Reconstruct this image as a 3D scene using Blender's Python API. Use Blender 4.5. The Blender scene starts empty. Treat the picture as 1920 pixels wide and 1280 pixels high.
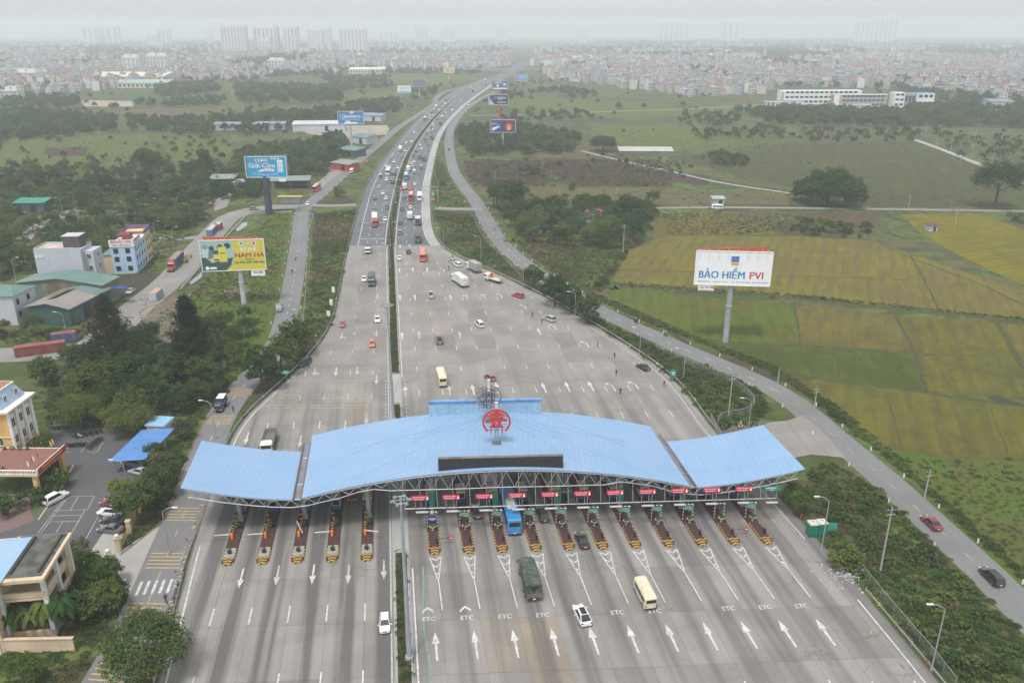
import bpy, bmesh, math, random
from mathutils import Vector, Matrix, noise as mnoise

SC = bpy.context.scene
COL = SC.collection
RND = random.Random(7)
R = math.radians

# ------------------------------------------------------------ camera
CAM_H = 82.0
FPX = 1540.0                       # focal length for a picture 1920 wide
PITCH = math.atan((640 - 55) / FPX)
SP, CP = math.sin(PITCH), math.cos(PITCH)
cam_data = bpy.data.cameras.new('camera')
cam_data.sensor_width = 36.0
cam_data.lens = FPX / 1920 * 36.0
cam_data.clip_start = 1.0
cam_data.clip_end = 40000.0
cam = bpy.data.objects.new('camera', cam_data)
cam.location = (0,0, CAM_H)
cam.rotation_euler = (math.pi / 2 - PITCH,0,0)
COL.objects.link(cam)
SC.camera = cam

# ------------------------------------------------------------ world, sun, exposure
SUN_EL, SUN_AZ = R(66), R(200)     # azimuth of the sun, clockwise from +Y
world = bpy.data.worlds.new('World')
SC.world = world
world.use_nodes = True
wn = world.node_tree
wn.nodes.clear()
w_sky = wn.nodes.new('ShaderNodeTexSky')
w_sky.sky_type = 'NISHITA'
w_sky.sun_disc = False
w_sky.sun_elevation = SUN_EL
w_sky.sun_rotation = SUN_AZ
w_sky.altitude = 10
w_sky.air_density = 1.0
w_sky.dust_density = 2.0
w_sky.ozone_density = 1.0
w_hs = wn.nodes.new('ShaderNodeHueSaturation')
w_hs.inputs['Saturation'].default_value = 0.13
w_hs.inputs['Value'].default_value = 1.0
w_bg = wn.nodes.new('ShaderNodeBackground')
w_bg.inputs['Strength'].default_value = 0.142
w_out = wn.nodes.new('ShaderNodeOutputWorld')
wn.links.new(w_sky.outputs[0], w_hs.inputs['Color'])
wn.links.new(w_hs.outputs[0], w_bg.inputs['Color'])
wn.links.new(w_bg.outputs[0], w_out.inputs[0])

sun_data = bpy.data.lights.new('sun', 'SUN')
sun_data.energy = 1.5
sun_data.angle = R(10)
sun_data.color = (1.0,0.97,0.93)
sun = bpy.data.objects.new('sun', sun_data)
sd = Vector((math.sin(SUN_AZ) * math.cos(SUN_EL), math.cos(SUN_AZ) * math.cos(SUN_EL), math.sin(SUN_EL)))
sun.rotation_euler = sd.to_track_quat('Z', 'Y').to_euler()
sun.location = sd * 300
COL.objects.link(sun)

vs = SC.view_settings
vs.view_transform = 'Standard'
vs.look = 'None'
vs.gamma = 1.0
vs.exposure = 0.75
vs.use_curve_mapping = False
SC.render.engine = 'CYCLES'
SC.cycles.use_denoising = True
SC.cycles.max_bounces = 5
SC.cycles.diffuse_bounces = 2
SC.cycles.glossy_bounces = 2
SC.cycles.transmission_bounces = 3
SC.cycles.transparent_max_bounces = 6
SC.cycles.volume_bounces = 4
SC.cycles.use_fast_gi = False

# ------------------------------------------------------------ survey helpers
def G(px, py, z=0.0):
 """world point at height z that the survey photograph shows at (px, py)"""
 a, b = (px - 960) / FPX,(py - 640) / FPX
 h = CAM_H - z
 Z = h / (SP + b * CP)
 return Vector((a * Z, Z * (CP - b * SP), z))

def ZT(Y, py):
 """height of a point at ground distance Y seen on picture row py"""
 b = (py - 640) / FPX
 h = Y * (SP + b * CP) / (CP - b * SP)
 return CAM_H - h

def XT(px, Y, z):
 return (px - 960) / FPX * (Y * CP + (CAM_H - z) * SP)

def depth(p):
 return p.y * CP + (CAM_H - p.z) * SP

def to_px(p):
 Z = p.y * CP + (CAM_H - p.z) * SP
 return 960 + FPX * p.x / Z,640 + FPX * ((CAM_H - p.z) * CP - p.y * SP) / Z

# ------------------------------------------------------------ materials
class NT:
 def __init__(s, name):
  s.m = bpy.data.materials.new(name)
  s.m.use_nodes = True
  s.t = s.m.node_tree
  s.t.nodes.clear()
  s.out = s.t.nodes.new('ShaderNodeOutputMaterial')
  s.b = s.t.nodes.new('ShaderNodeBsdfPrincipled')
  s.t.links.new(s.b.outputs[0], s.out.inputs[0])
 def n(s, typ, **kw):
  x = s.t.nodes.new(typ)
  for k, v in kw.items():
   setattr(x, k, v)
  return x
 def l(s, a, b):
  s.t.links.new(a, b)
 def val(s, sock, v):
  if hasattr(v, 'is_linked') or hasattr(v, 'links'):
   s.l(v, sock)
  else:
   sock.default_value = v
 def math(s, op, a, b=0.0, c=0.0, clamp=False):
  x = s.n('ShaderNodeMath', operation=op, use_clamp=clamp)
  s.val(x.inputs[0], a); s.val(x.inputs[1], b); s.val(x.inputs[2], c)
  return x.outputs[0]
 def mix(s, f, a, b, blend='MIX'):
  x = s.n('ShaderNodeMix', data_type='RGBA', blend_type=blend)
  s.val(x.inputs[0], f)
  for i, v in ((6, a),(7, b)):
   if isinstance(v, tuple):
    x.inputs[i].default_value = (v[0], v[1], v[2],1)
   else:
    s.l(v, x.inputs[i])
  return x.outputs[2]
 def ramp(s, f, lo, hi):
  x = s.n('ShaderNodeMapRange')
  x.clamp = True
  x.interpolation_type = 'SMOOTHSTEP'
  s.val(x.inputs[0], f); x.inputs[1].default_value = lo; x.inputs[2].default_value = hi
  x.inputs[3].default_value = 0; x.inputs[4].default_value = 1
  return x.outputs[0]
 def pos(s):
  return s.n('ShaderNodeNewGeometry').outputs['Position']
 def sep(s, v):
  x = s.n('ShaderNodeSeparateXYZ'); s.l(v, x.inputs[0]); return x.outputs
 def noise(s, vec, scale, detail=4, rough=0.55, dist=0.0):
  x = s.n('ShaderNodeTexNoise')
  s.l(vec, x.inputs['Vector'])
  x.inputs['Scale'].default_value = scale
  x.inputs['Detail'].default_value = detail
  x.inputs['Roughness'].default_value = rough
  x.inputs['Distortion'].default_value = dist
  return x.outputs['Fac']
 def mapping(s, vec, rot=(0,0,0), scale=(1,1,1)):
  x = s.n('ShaderNodeMapping')
  s.l(vec, x.inputs['Vector'])
  x.inputs['Rotation'].default_value = rot
  x.inputs['Scale'].default_value = scale
  return x.outputs[0]
 def bump(s, h, strength=0.3, dist=0.05):
  x = s.n('ShaderNodeBump')
  x.inputs['Strength'].default_value = strength
  x.inputs['Distance'].default_value = dist
  s.l(h, x.inputs['Height'])
  s.l(x.outputs[0], s.b.inputs['Normal'])
 def fin(s, col=None, rough=0.8, spec=0.3, metal=0.0):
  if col is not None:
   if isinstance(col, tuple):
    s.b.inputs['Base Color'].default_value = (col[0], col[1], col[2],1)
   else:
    s.l(col, s.b.inputs['Base Color'])
  s.b.inputs['Roughness'].default_value = rough
  s.b.inputs['Specular IOR Level'].default_value = spec
  s.b.inputs['Metallic'].default_value = metal
  return s.m

_mc = {}
def mat(name, c1, c2=None, scale=2.0, rough=0.75, spec=0.3, metal=0.0, bump=0.0, rnd=0.0, detail=4, world=False):
 """plain procedural material: two tones mixed by noise, optional relief and per-object shade"""
 if name in _mc:
  return _mc[name]
 t = NT(name)
 if c2 is None:
  c2 = tuple(v * 0.78 for v in c1)
 vec = t.pos() if world else t.n('ShaderNodeTexCoord').outputs['Object']
 nz = t.noise(vec, scale, detail)
 col = t.mix(t.ramp(nz,0.3,0.7), c1, c2)
 if rnd:
  oi = t.n('ShaderNodeObjectInfo')
  hs = t.n('ShaderNodeHueSaturation')
  t.l(t.math('MULTIPLY_ADD', oi.outputs['Random'],2 * rnd,1 - rnd), hs.inputs['Value'])
  t.l(col, hs.inputs['Color'])
  col = hs.outputs[0]
 if bump:
  t.bump(t.noise(vec, scale * 6,3), bump,0.03)
 _mc[name] = t.fin(col, rough, spec, metal)
 return _mc[name]

def tinted(name, rough=0.4, spec=0.4, metal=0.0, dirt=0.12, scale=1.2, coat=0.0):
 """material that takes its colour from the object's colour, with dust and streaks"""
 if name in _mc:
  return _mc[name]
 t = NT(name)
 oi = t.n('ShaderNodeObjectInfo')
 vec = t.n('ShaderNodeTexCoord').outputs['Object']
 nz = t.ramp(t.noise(vec, scale,5),0.35,0.75)
 col = t.mix(t.math('MULTIPLY', nz, dirt * 2), oi.outputs['Color'],(0.22,0.20,0.17))
 if coat:
  t.b.inputs['Coat Weight'].default_value = coat
  t.b.inputs['Coat Roughness'].default_value = 0.15
 _mc[name] = t.fin(col, rough, spec, metal)
 return _mc[name]

# ------------------------------------------------------------ mesh helpers
class MB:
 def __init__(s):
  s.v, s.f, s.mi = [],[],[]
  s.cur = 0
 def m(s, i):
  s.cur = i
  return s
 def add(s, vs, fs):
  o = len(s.v)
  s.v += [tuple(p) for p in vs]
  for f in fs:
   s.f.append(tuple(i + o for i in f)); s.mi.append(s.cur)
  return s
 def box(s, c, d, rz=0.0, taper=1.0):
  x, y, z = d[0] / 2, d[1] / 2, d[2] / 2
  cs, sn = math.cos(rz), math.sin(rz)
  vs = []
  for k, t in ((-1,1.0),(1, taper)):
   for a, b in ((-1,-1),(1,-1),(1,1),(-1,1)):
    px, py = a * x * t, b * y * t
    vs.append((c[0] + px * cs - py * sn, c[1] + px * sn + py * cs, c[2] + k * z))
  return s.add(vs,[(3,2,1,0),(4,5,6,7),(0,1,5,4),(1,2,6,5),(2,3,7,6),(3,0,4,7)])
 def quad(s, *p):
  return s.add(p,[tuple(range(len(p)))])
 def prism(s, poly, z0, z1, cap=True):
  n = len(poly)
  a = sum(poly[i][0] * poly[(i + 1) % n][1] - poly[(i + 1) % n][0] * poly[i][1] for i in range(n))
  if a < 0:
   poly = poly[::-1]
  vs = [(p[0], p[1], z0) for p in poly] + [(p[0], p[1], z1) for p in poly]
  fs = [(i,(i + 1) % n, n + (i + 1) % n, n + i) for i in range(n)]
  if cap:
   fs += [tuple(range(n,2 * n)), tuple(range(n - 1,-1,-1))]
  return s.add(vs, fs)
 def tube(s, a, b, r0, r1=None, n=6, cap=True):
  a, b = Vector(a), Vector(b)
  r1 = r0 if r1 is None else r1
  d = (b - a)
  if d.length < 1e-6:
   return s
  q = d.to_track_quat('Z', 'Y')
  vs = []
  for p, r in ((a, r0),(b, r1)):
   for i in range(n):
    t = 2 * math.pi * i / n
    vs.append(p + q @ Vector((r * math.cos(t), r * math.sin(t),0)))
  fs = [(i,(i + 1) % n, n + (i + 1) % n, n + i) for i in range(n)]
  if cap:
   fs += [tuple(range(n - 1,-1,-1)), tuple(range(n,2 * n))]
  return s.add(vs, fs)
 def loft(s, secs, closed=True, cap=True):
  n = len(secs[0])
  vs = [p for sec in secs for p in sec]
  fs = []
  for k in range(len(secs) - 1):
   for i in range(n if closed else n - 1):
    j = (i + 1) % n
    fs.append((k * n + i, k * n + j,(k + 1) * n + j,(k + 1) * n + i))
  if cap:
   fs += [tuple(range(n - 1,-1,-1)), tuple(range((len(secs) - 1) * n, len(secs) * n))]
  return s.add(vs, fs)
 def mesh(s, name, mats):
  me = bpy.data.meshes.new(name)
  me.from_pydata(s.v,[], s.f)
  for m_ in (mats if isinstance(mats,(list, tuple)) else [mats]):
   me.materials.append(m_)
  if max(s.mi, default=0) > 0:
   me.polygons.foreach_set('material_index', s.mi)
  me.update()
  return me
 def build(s, name, mats, parent=None, loc=(0,0,0), rz=0.0, smooth=False, color=None):
  me = s.mesh(name, mats)
  if smooth:
   me.polygons.foreach_set('use_smooth',[True] * len(me.polygons))
  return put(name, me, parent, loc, rz, color)

def put(name, me, parent=None, loc=(0,0,0), rz=0.0, color=None, scale=None):
 o = bpy.data.objects.new(name, me)
 COL.objects.link(o)
 o.location = loc
 o.rotation_euler = (0,0, rz)
 if scale is not None:
  o.scale = scale if isinstance(scale,(tuple, list)) else (scale,) * 3
 if parent is not None:
  o.parent = parent
 if color is not None:
  o.color = (color[0], color[1], color[2],1)
 return o

def tag(o, label, cat, group=None, kind=None):
 if label: o['label'] = label
 if cat: o['category'] = cat
 if group: o['group'] = group
 if kind: o['kind'] = kind
 return o

def thing(name, label, cat, loc=(0,0,0), rz=0.0, group=None):
 o = put(name, None, None, loc, rz)
 o.empty_display_size = 0.5
 return tag(o, label, cat, group)

def struct(o, label=None):
 o['kind'] = 'structure'
 if label: o['label'] = label
 return o

def copy_tree(src, loc, rz, label=None, group=None, color=None, scale=None, parent=None):
 c = src.copy()
 COL.objects.link(c)
 if parent is None:
  c.location = loc
  c.rotation_euler = (0,0, rz)
  if scale is not None:
   c.scale = (scale,) * 3
  if label: c['label'] = label
  if group: c['group'] = group
 else:
  c.parent = parent
 for ch in src.children:
  d = copy_tree(ch, None, None, parent=c)
  if color is not None and ch.get('tint'):
   d.color = (color[0], color[1], color[2],1)
 return c

BIRD = {}
def text_mesh(txt, size, mat_, thick=0.0, bold=False):
 key = (txt, size, mat_.name, thick)
 if key in BIRD:
  return BIRD[key]
 cu = bpy.data.curves.new('lettering', 'FONT')
 cu.body = txt
 cu.size = size
 cu.align_x = 'CENTER'
 cu.align_y = 'CENTER'
 cu.extrude = thick
 cu.resolution_u = 2
 ob = bpy.data.objects.new('lettering', cu)
 me = bpy.data.meshes.new_from_object(ob)
 bpy.data.objects.remove(ob)
 if bold:                                   # heavier strokes: copies set side by side, each a little prouder
  V = [v.co.copy() for v in me.vertices]; Fc = [tuple(p.vertices) for p in me.polygons]
  vs, fs = [],[]
  for n, dx in enumerate((-.026,0,.026)):
   o = len(vs)
   vs += [(v.x + dx * size, v.y, v.z + .008 * n) for v in V]
   fs += [tuple(q + o for q in f) for f in Fc]
  me = bpy.data.meshes.new('lettering')
  me.from_pydata(vs,[], fs)
 me.materials.clear()
 me.materials.append(mat_)
 BIRD[key] = me
 return me

def lerp(a, b, t):
 return a + (b - a) * t

def interp(tab, y):
 if y <= tab[0][0]: return tab[0][1] + (tab[1][1] - tab[0][1]) * (y - tab[0][0]) / (tab[1][0] - tab[0][0])
 for i in range(len(tab) - 1):
  if y <= tab[i + 1][0]:
   t = (y - tab[i][0]) / (tab[i + 1][0] - tab[i][0])
   return lerp(tab[i][1], tab[i + 1][1], t)
 return tab[-1][1] + (tab[-1][1] - tab[-2][1]) * (y - tab[-1][0]) / (tab[-1][0] - tab[-2][0])

def smooth_path(pts, step=6.0):
 """Catmull-Rom through 2D world points, resampled"""
 P = [Vector((p[0], p[1])) for p in pts]
 P = [P[0] * 2 - P[1]] + P + [P[-1] * 2 - P[-2]]
 out = []
 for i in range(1, len(P) - 2):
  n = max(2, int((P[i + 1] - P[i]).length / step))
  for k in range(n):
   t = k / n
   a, b, c, d = P[i - 1], P[i], P[i + 1], P[i + 2]
   out.append(0.5 * ((2 * b) + (c - a) * t + (2 * a - 5 * b + 4 * c - d) * t * t + (3 * b - a - 3 * c + d) * t ** 3))
 out.append(P[-2])
 return out

def gpath(px, step=6.0):
 return smooth_path([G(*p) for p in px], step)

def offset(path, d):
 out = []
 for i, p in enumerate(path):
  t = (path[min(i + 1, len(path) - 1)] - path[max(i - 1,0)]).normalized()
  out.append(p + Vector((-t.y, t.x)) * d)
 return out

def ribbon(mb, a, b, z):
 vs = [(p.x, p.y, z) for p in a] + [(p.x, p.y, z) for p in b]
 n = len(a)
 return mb.add(vs,[(i, n + i, n + i + 1, i + 1) for i in range(n - 1)])

def along(path, s):
 """point and direction at distance s on a path"""
 for i in range(len(path) - 1):
  L = (path[i + 1] - path[i]).length
  if s <= L or i == len(path) - 2:
   d = (path[i + 1] - path[i]).normalized()
   return path[i] + d * s, d
  s -= L

def plen(path):
 return sum((path[i + 1] - path[i]).length for i in range(len(path) - 1))

def poly_area_pts(poly, spacing, rnd, jitter=0.45):
 """jittered grid of points inside a world polygon"""
 xs = [p[0] for p in poly]; ys = [p[1] for p in poly]
 pts = []
 y = min(ys)
 while y < max(ys):
  x = min(xs)
  while x < max(xs):
   qx = x + rnd.uniform(-jitter, jitter) * spacing; qy = y + rnd.uniform(-jitter, jitter) * spacing
   if inside(poly, qx, qy):
    pts.append((qx, qy))
   x += spacing
  y += spacing
 return pts

def inside(poly, x, y):
 c = False
 j = len(poly) - 1
 for i in range(len(poly)):
  xi, yi, xj, yj = poly[i][0], poly[i][1], poly[j][0], poly[j][1]
  if (yi > y) != (yj > y) and x < (xj - xi) * (y - yi) / (yj - yi) + xi:
   c = not c
  j = i
 return c

def gp(poly):
 return [tuple(G(*p)[:2]) for p in poly]

ORD = ['first', 'second', 'third', 'fourth', 'fifth', 'sixth', 'seventh', 'eighth', 'ninth', 'tenth', 'eleventh',
  'twelfth', 'thirteenth', 'fourteenth', 'fifteenth', 'sixteenth', 'seventeenth', 'eighteenth', 'nineteenth', 'twentieth']
def ordinal(i):
 return ORD[i] if i < 20 else ('twenty-' + ORD[i - 20] if i < 29 else ('thirty-' + ORD[i - 30] if i >= 30 else 'thirtieth'))
# ============================================================ GROUND
t = NT('meadow_ground')
P_ = t.pos()
vor = t.n('ShaderNodeTexVoronoi'); vor.feature = 'F1'
warp = t.n('ShaderNodeVectorMath', operation='ADD')
nzc = t.n('ShaderNodeTexNoise'); t.l(P_, nzc.inputs['Vector']); nzc.inputs['Scale'].default_value = 0.012
sc_n = t.n('ShaderNodeVectorMath', operation='SCALE'); t.l(nzc.outputs['Color'], sc_n.inputs[0]); sc_n.inputs['Scale'].default_value = 45.0
t.l(P_, warp.inputs[0]); t.l(sc_n.outputs[0], warp.inputs[1])
t.l(t.mapping(t.mapping(warp.outputs[0],(0,0, R(17))),(0,0,0),(.016,.0085,1)), vor.inputs['Vector']); vor.inputs['Scale'].default_value = 1.0
cell = t.sep(vor.outputs['Color'])
big = t.ramp(t.noise(P_,0.006,3,0.5),0.38,0.62)
midn = t.ramp(t.noise(P_,0.035,4,0.6,0.6),0.40,0.66)
fine = t.ramp(t.noise(P_,0.35,5,0.65),0.3,0.75)
clump = t.ramp(t.noise(P_,0.11,5,0.7,0.4),0.48,0.62)
c = t.mix(big,(0.058,0.090,0.024),(0.082,0.102,0.030))
c = t.mix(t.ramp(cell[0],.45,.50), c,(0.110,0.155,0.042))
c = t.mix(t.ramp(cell[1],.70,.74), c,(0.125,0.108,0.052))
c = t.mix(t.ramp(cell[2],.80,.84), c,(0.070,0.058,0.040))
c = t.mix(t.math('MULTIPLY', midn,.55), c,(0.095,0.078,0.046))
c = t.mix(t.math('MULTIPLY', clump,.50), c,(0.034,0.054,0.020))
c = t.mix(t.math('MULTIPLY', fine,0.55), c,(0.026,0.046,0.016))
t.bump(t.noise(P_,0.8,5),0.8,0.5)
GROUND_MAT = t.fin(c,0.95,0.1)

GR = 9000
o = MB().quad((-GR,-2000,0),(GR,-2000,0),(GR, GR,0),(-GR, GR,0)).build('ground', GROUND_MAT)
struct(o, 'flat green and brown farmland reaching to the hazy horizon')

def field_mat(name, ca, cb, cc, ang, stripe=2.6, amount=0.8, patch=0.05):
 """farm field: wavering rows running one way, wet and bare patches, tufts between"""
 t = NT(name)
 p = t.pos()
 rp = t.mapping(p,(0,0, ang))
 rx, ry, rz_ = t.sep(rp)
 wob = t.math('MULTIPLY_ADD', t.noise(p,0.06,3,0.5), stripe * 0.9,0.0)
 ph = t.math('MULTIPLY', t.math('ADD', rx, wob),2 * math.pi / (stripe * 1.5))
 row = t.ramp(t.math('SINE', ph),-0.45,0.55)
 brk = t.ramp(t.noise(t.mapping(rp,(0,0,0),(.35,.06,1)),1.0,4,0.6),0.34,0.60)
 fs = t.ramp(t.noise(t.mapping(rp,(0,0,0),(2.2 / stripe,1.0 / (stripe * 5),1)),1.0,3,0.6,0.3),0.40,0.62)
 pt = t.ramp(t.noise(p, patch,5,0.65,0.8),0.42,0.62)
 pt2 = t.ramp(t.noise(p, patch * 3.2,5,0.65,0.4),0.50,0.66)
 fi = t.ramp(t.noise(p,1.6,5,0.75),0.35,0.70)
 bald = t.ramp(t.noise(p,0.09,3,0.5,0.3),0.69,0.74)
 c = t.mix(t.math('MULTIPLY', pt,0.75), ca, cc)
 c = t.mix(t.math('MULTIPLY', t.math('MULTIPLY', row, brk), amount), c, cb)
 c = t.mix(t.math('MULTIPLY', fs, amount * .40), c, tuple(v * 0.62 for v in cb))
 c = t.mix(t.math('MULTIPLY', pt2,0.35), c, tuple(v * 0.6 for v in cb))
 c = t.mix(t.math('MULTIPLY', fi,0.50), c, tuple(v * 0.42 for v in ca))
 c = t.mix(t.math('MULTIPLY', bald,0.6), c,(0.085,0.068,0.058))
 t.bump(t.noise(p,1.5,4),0.8,0.4)
 return t.fin(c,0.95,0.1)

YEL = (0.172,0.160,0.022); TAN = (0.122,0.096,0.052); GRN = (0.098,0.132,0.020); DGR = (0.064,0.086,0.020)
BRN = (0.078,0.056,0.046); LGR = (0.115,0.150,0.045); OLV = (0.074,0.080,0.034)
FM = {
 'stubble': field_mat('stubble_rows', YEL, TAN,(0.140,0.110,0.042), R(22),2.8,0.75),
 'stubble2': field_mat('stubble_rows_worn',(0.150,0.132,0.030),(0.105,0.080,0.042),(0.080,0.092,0.024), R(24),3.0,0.7),
 'stubble3': field_mat('stubble_rows_green',(0.138,0.128,0.022),(0.088,0.076,0.036),(0.082,0.094,0.022), R(20),3.2,0.7),
 'yellow': field_mat('ripe_rows',(0.190,0.168,0.016),(0.105,0.098,0.022),(0.125,0.115,0.02), R(66),2.6,0.6),
 'green': field_mat('green_crop', GRN, DGR,(0.120,0.105,0.030), R(10),3.0,0.5),
 'dgreen': field_mat('dark_crop', DGR,(0.070,0.068,0.026), GRN, R(8),3.0,0.5),
 'light': field_mat('light_crop',(0.105,0.150,0.032),(0.076,0.098,0.030),(0.115,0.098,0.042), R(80),5.0,0.6),
 'brown': field_mat('ploughed_soil', BRN,(0.048,0.036,0.034),(0.090,0.072,0.044), R(-8),2.4,0.7),
 'tan': field_mat('dry_straw',(0.150,0.122,0.060),(0.100,0.086,0.044), OLV, R(85),3.4,0.6),
 'olive': field_mat('fallow_land', OLV,(0.062,0.056,0.038),(0.085,0.105,0.030), R(20),7.0,0.5,0.02),
 'beds': field_mat('vegetable_beds',(0.125,0.075,0.058),(0.062,0.070,0.034),(0.11,0.085,0.05), R(38),3.2,0.95),
 'lawn': field_mat('weedy_lawn',(0.078,0.130,0.022),(0.095,0.105,0.028),(0.115,0.092,0.042), R(0),7.0,0.4,0.06),
 'sand': field_mat('bare_sand',(0.40,0.355,0.285),(0.32,0.28,0.22),(0.28,0.24,0.185), R(0),6.0,0.3),
 'mud': field_mat('bare_earth',(0.20,0.165,0.125),(0.14,0.112,0.085),(0.10,0.09,0.05), R(30),5.0,0.5),
}
FIELDS = [
 # right of the motorway, nearest ones first
 ('stubble',[(1185,468),(1242,443),(1500,443),(1640,452),(1690,470),(1920,545),(1925,596),(1700,577),(1490,556),(1140,531)], 'striped yellow stubble field behind the white billboard'),
 ('yellow',[(1688,402),(1830,400),(1925,432),(1925,540),(1800,480),(1730,440)], 'ripe yellow field at the right edge beyond the ditch'),
 ('stubble2',[(1240,402),(1360,400),(1470,440),(1242,441),(1215,440)], 'small dry stubble plot beside the tree grove'),
 ('green',[(1128,540),(1490,570),(1497,646),(1372,640),(1300,634),(1205,598)], 'bright green field around the billboard pole'),
 ('stubble2',[(1493,571),(1678,590),(1712,660),(1500,646)], 'straw coloured paddy right of the billboard pole'),
 ('stubble3',[(1682,591),(1868,606),(1925,700),(1716,660)], 'yellowing paddy in the second row at the right'),
 ('stubble2',[(1874,606),(1925,612),(1925,690)], 'narrow brownish paddy at the right frame edge'),
 ('dgreen',[(1320,644),(1560,652),(1571,712),(1500,704),(1435,688)], 'dark green plot beside the side road'),
 ('dgreen',[(1567,652),(1714,664),(1733,734),(1577,713)], 'dark green plot right of its twin'),
 ('stubble3',[(1720,667),(1890,672),(1925,745),(1738,734)], 'patchy yellow green paddy in the third row'),
 ('stubble3',[(1500,711),(1730,739),(1925,766),(1925,862),(1830,858),(1690,848),(1640,832)], 'wide patchy paddy above the grass strip'),
 ('lawn',[(1655,846),(1925,868),(1925,1108),(1790,985)], 'rough grass between the side road and the paddies'),
 # middle distance
 ('tan',[(880,350),(1050,352),(1480,362),(1480,384),(1240,386),(1100,376),(900,366)], 'dry straw strip behind the tree grove'),
 ('brown',[(868,303),(1010,300),(1015,346),(905,350),(872,330)], 'dark ploughed patch nearest the side road'),
 ('brown',[(1020,297),(1180,304),(1265,350),(1090,350),(1035,325)], 'dark ploughed patch beside the path'),
 ('brown',[(1190,318),(1330,330),(1330,348),(1250,340)], 'small dark ploughed patch beyond the path'),
 ('olive',[(1250,295),(1420,272),(1720,265),(1820,300),(1925,340),(1925,388),(1640,388),(1480,352)], 'broad dull green fallow field around the round tree'),
 ('beds',[(1475,400),(1640,402),(1650,428),(1560,428),(1500,416)], 'reddish vegetable beds below the round tree'),
 ('light',[(930,180),(1250,196),(1300,214),(1190,222),(960,205)], 'light green meadow beyond the dark billboards'),
 ('light',[(1100,232),(1280,240),(1420,262),(1240,288),(1130,268)], 'pale green meadow by the lone round tree'),
 ('light',[(1300,198),(1420,196),(1460,208),(1330,215)], 'pale green plot in front of the white school'),
 ('tan',[(950,262),(1110,268),(1120,292),(1010,296)], 'straw coloured plot by the billboards'),
 # left of the motorway
 ('light',[(-20,262),(270,252),(300,285),(200,312),(-20,318)], 'light green meadow at the left edge'),
 ('light',[(290,250),(440,262),(430,300),(330,305)], 'green meadow left of the blue billboard'),
 ('brown',[(80,278),(165,276),(160,292),(90,292)], 'brown ploughed patch in the left meadow'),
 ('tan',[(60,206),(180,206),(200,218),(70,216)], 'far tan strip at the left'),
 ('tan',[(230,206),(400,200),(430,212),(220,222)], 'far tan field in front of the trees'),
 ('light',[(720,143),(880,143),(860,160),(740,158)], 'far green meadow left of the motorway'),
 ('light',[(395,160),(520,165),(500,180),(410,178)], 'far green strip before the town'),
 ('light',[(640,178),(780,166),(800,178),(660,192)], 'far green meadow by the grey billboard'),
 ('sand',[(560,236),(728,235),(725,252),(640,262),(575,250)], 'pale bare yard behind the blue billboard'),
 ('sand',[(150,188),(255,190),(250,200),(160,200)], 'pale bare ground before the far town'),
 ('lawn',[(330,600),(370,530),(460,440),(520,397),(552,397),(535,520),(505,640),(440,720),(330,760)], 'weedy low ground under the yellow billboard'),
 ('mud',[(420,545),(455,530),(470,545),(430,560)], 'bare tan patch left of the yellow billboard'),
 ('mud',[(315,600),(345,580),(350,605),(320,645),(275,640)], 'bare tan strip behind the dark conifer trees'),
 ('mud',[(250,680),(320,660),(340,700),(270,725)], 'bare earth clearing among the trees'),
 ('mud',[(255,600),(330,545),(345,560),(280,615)], 'rubble strewn roadside by the blue container'),
 ('mud',[(1338,820),(1375,796),(1440,790),(1440,850)], 'bare earth corner behind the roof'),
]
for k, poly, lab in FIELDS:
 m_ = MB()
 w = gp(poly)
 a = sum(w[i][0] * w[(i + 1) % len(w)][1] - w[(i + 1) % len(w)][0] * w[i][1] for i in range(len(w)))
 if a < 0: w = w[::-1]
 # bend the outlines a little so that they do not read as ruled
 pts = []
 for i in range(len(w)):
  p, q = Vector(w[i]), Vector(w[(i + 1) % len(w)])
  n = max(1, int((q - p).length / 9))
  for j in range(n):
   s_ = p.lerp(q, j / n)
   d = mnoise.noise(Vector((s_.x * 0.05, s_.y * 0.05,3.1))) * min(2.6,(q - p).length * 0.035)
   pts.append((s_.x + d, s_.y + d * 0.6,0))
 m_.add(pts,[tuple(range(len(pts)))])
 FIELDS_Z = 0.02 + 0.004 * (FIELDS.index((k, poly, lab)) % 7)
 o = m_.build('field', FM[k], None,(0,0, FIELDS_Z))
 struct(o, lab)

# field banks and ditches: low dark ridges of grass between the paddies
bank_m = mat('bank_grass',(0.045,0.062,0.022),(0.085,0.075,0.040),0.6,0.95,0.1, bump=0.6, world=True)
BANKS = [([(1130,533),(1300,541),(1490,560),(1700,582),(1920,602)],1.5),
   ([(1300,638),(1372,642),(1500,648),(1716,662),(1890,670)],0.5),
   ([(1435,690),(1500,707),(1571,714),(1735,736),(1925,764)],0.7),
   ([(1490,566),(1498,646)],0.3),([(1680,590),(1716,662),(1736,736)],0.7),
   ([(1565,652),(1574,713)],0.4),([(1870,606),(1925,700)],0.9),
   ([(1640,452),(1730,492),(1830,530),(1925,575)],0.5),([(1700,466),(1730,520),(1760,580)],0.4),
   ([(1165,505),(1420,515),(1700,525)],0.35),
   ([(1665,738),(1672,770),(1690,846)],0.25),([(1860,766),(1890,850)],0.25),
   ([(1242,441),(1500,442),(1640,450)],0.4)]
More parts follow.
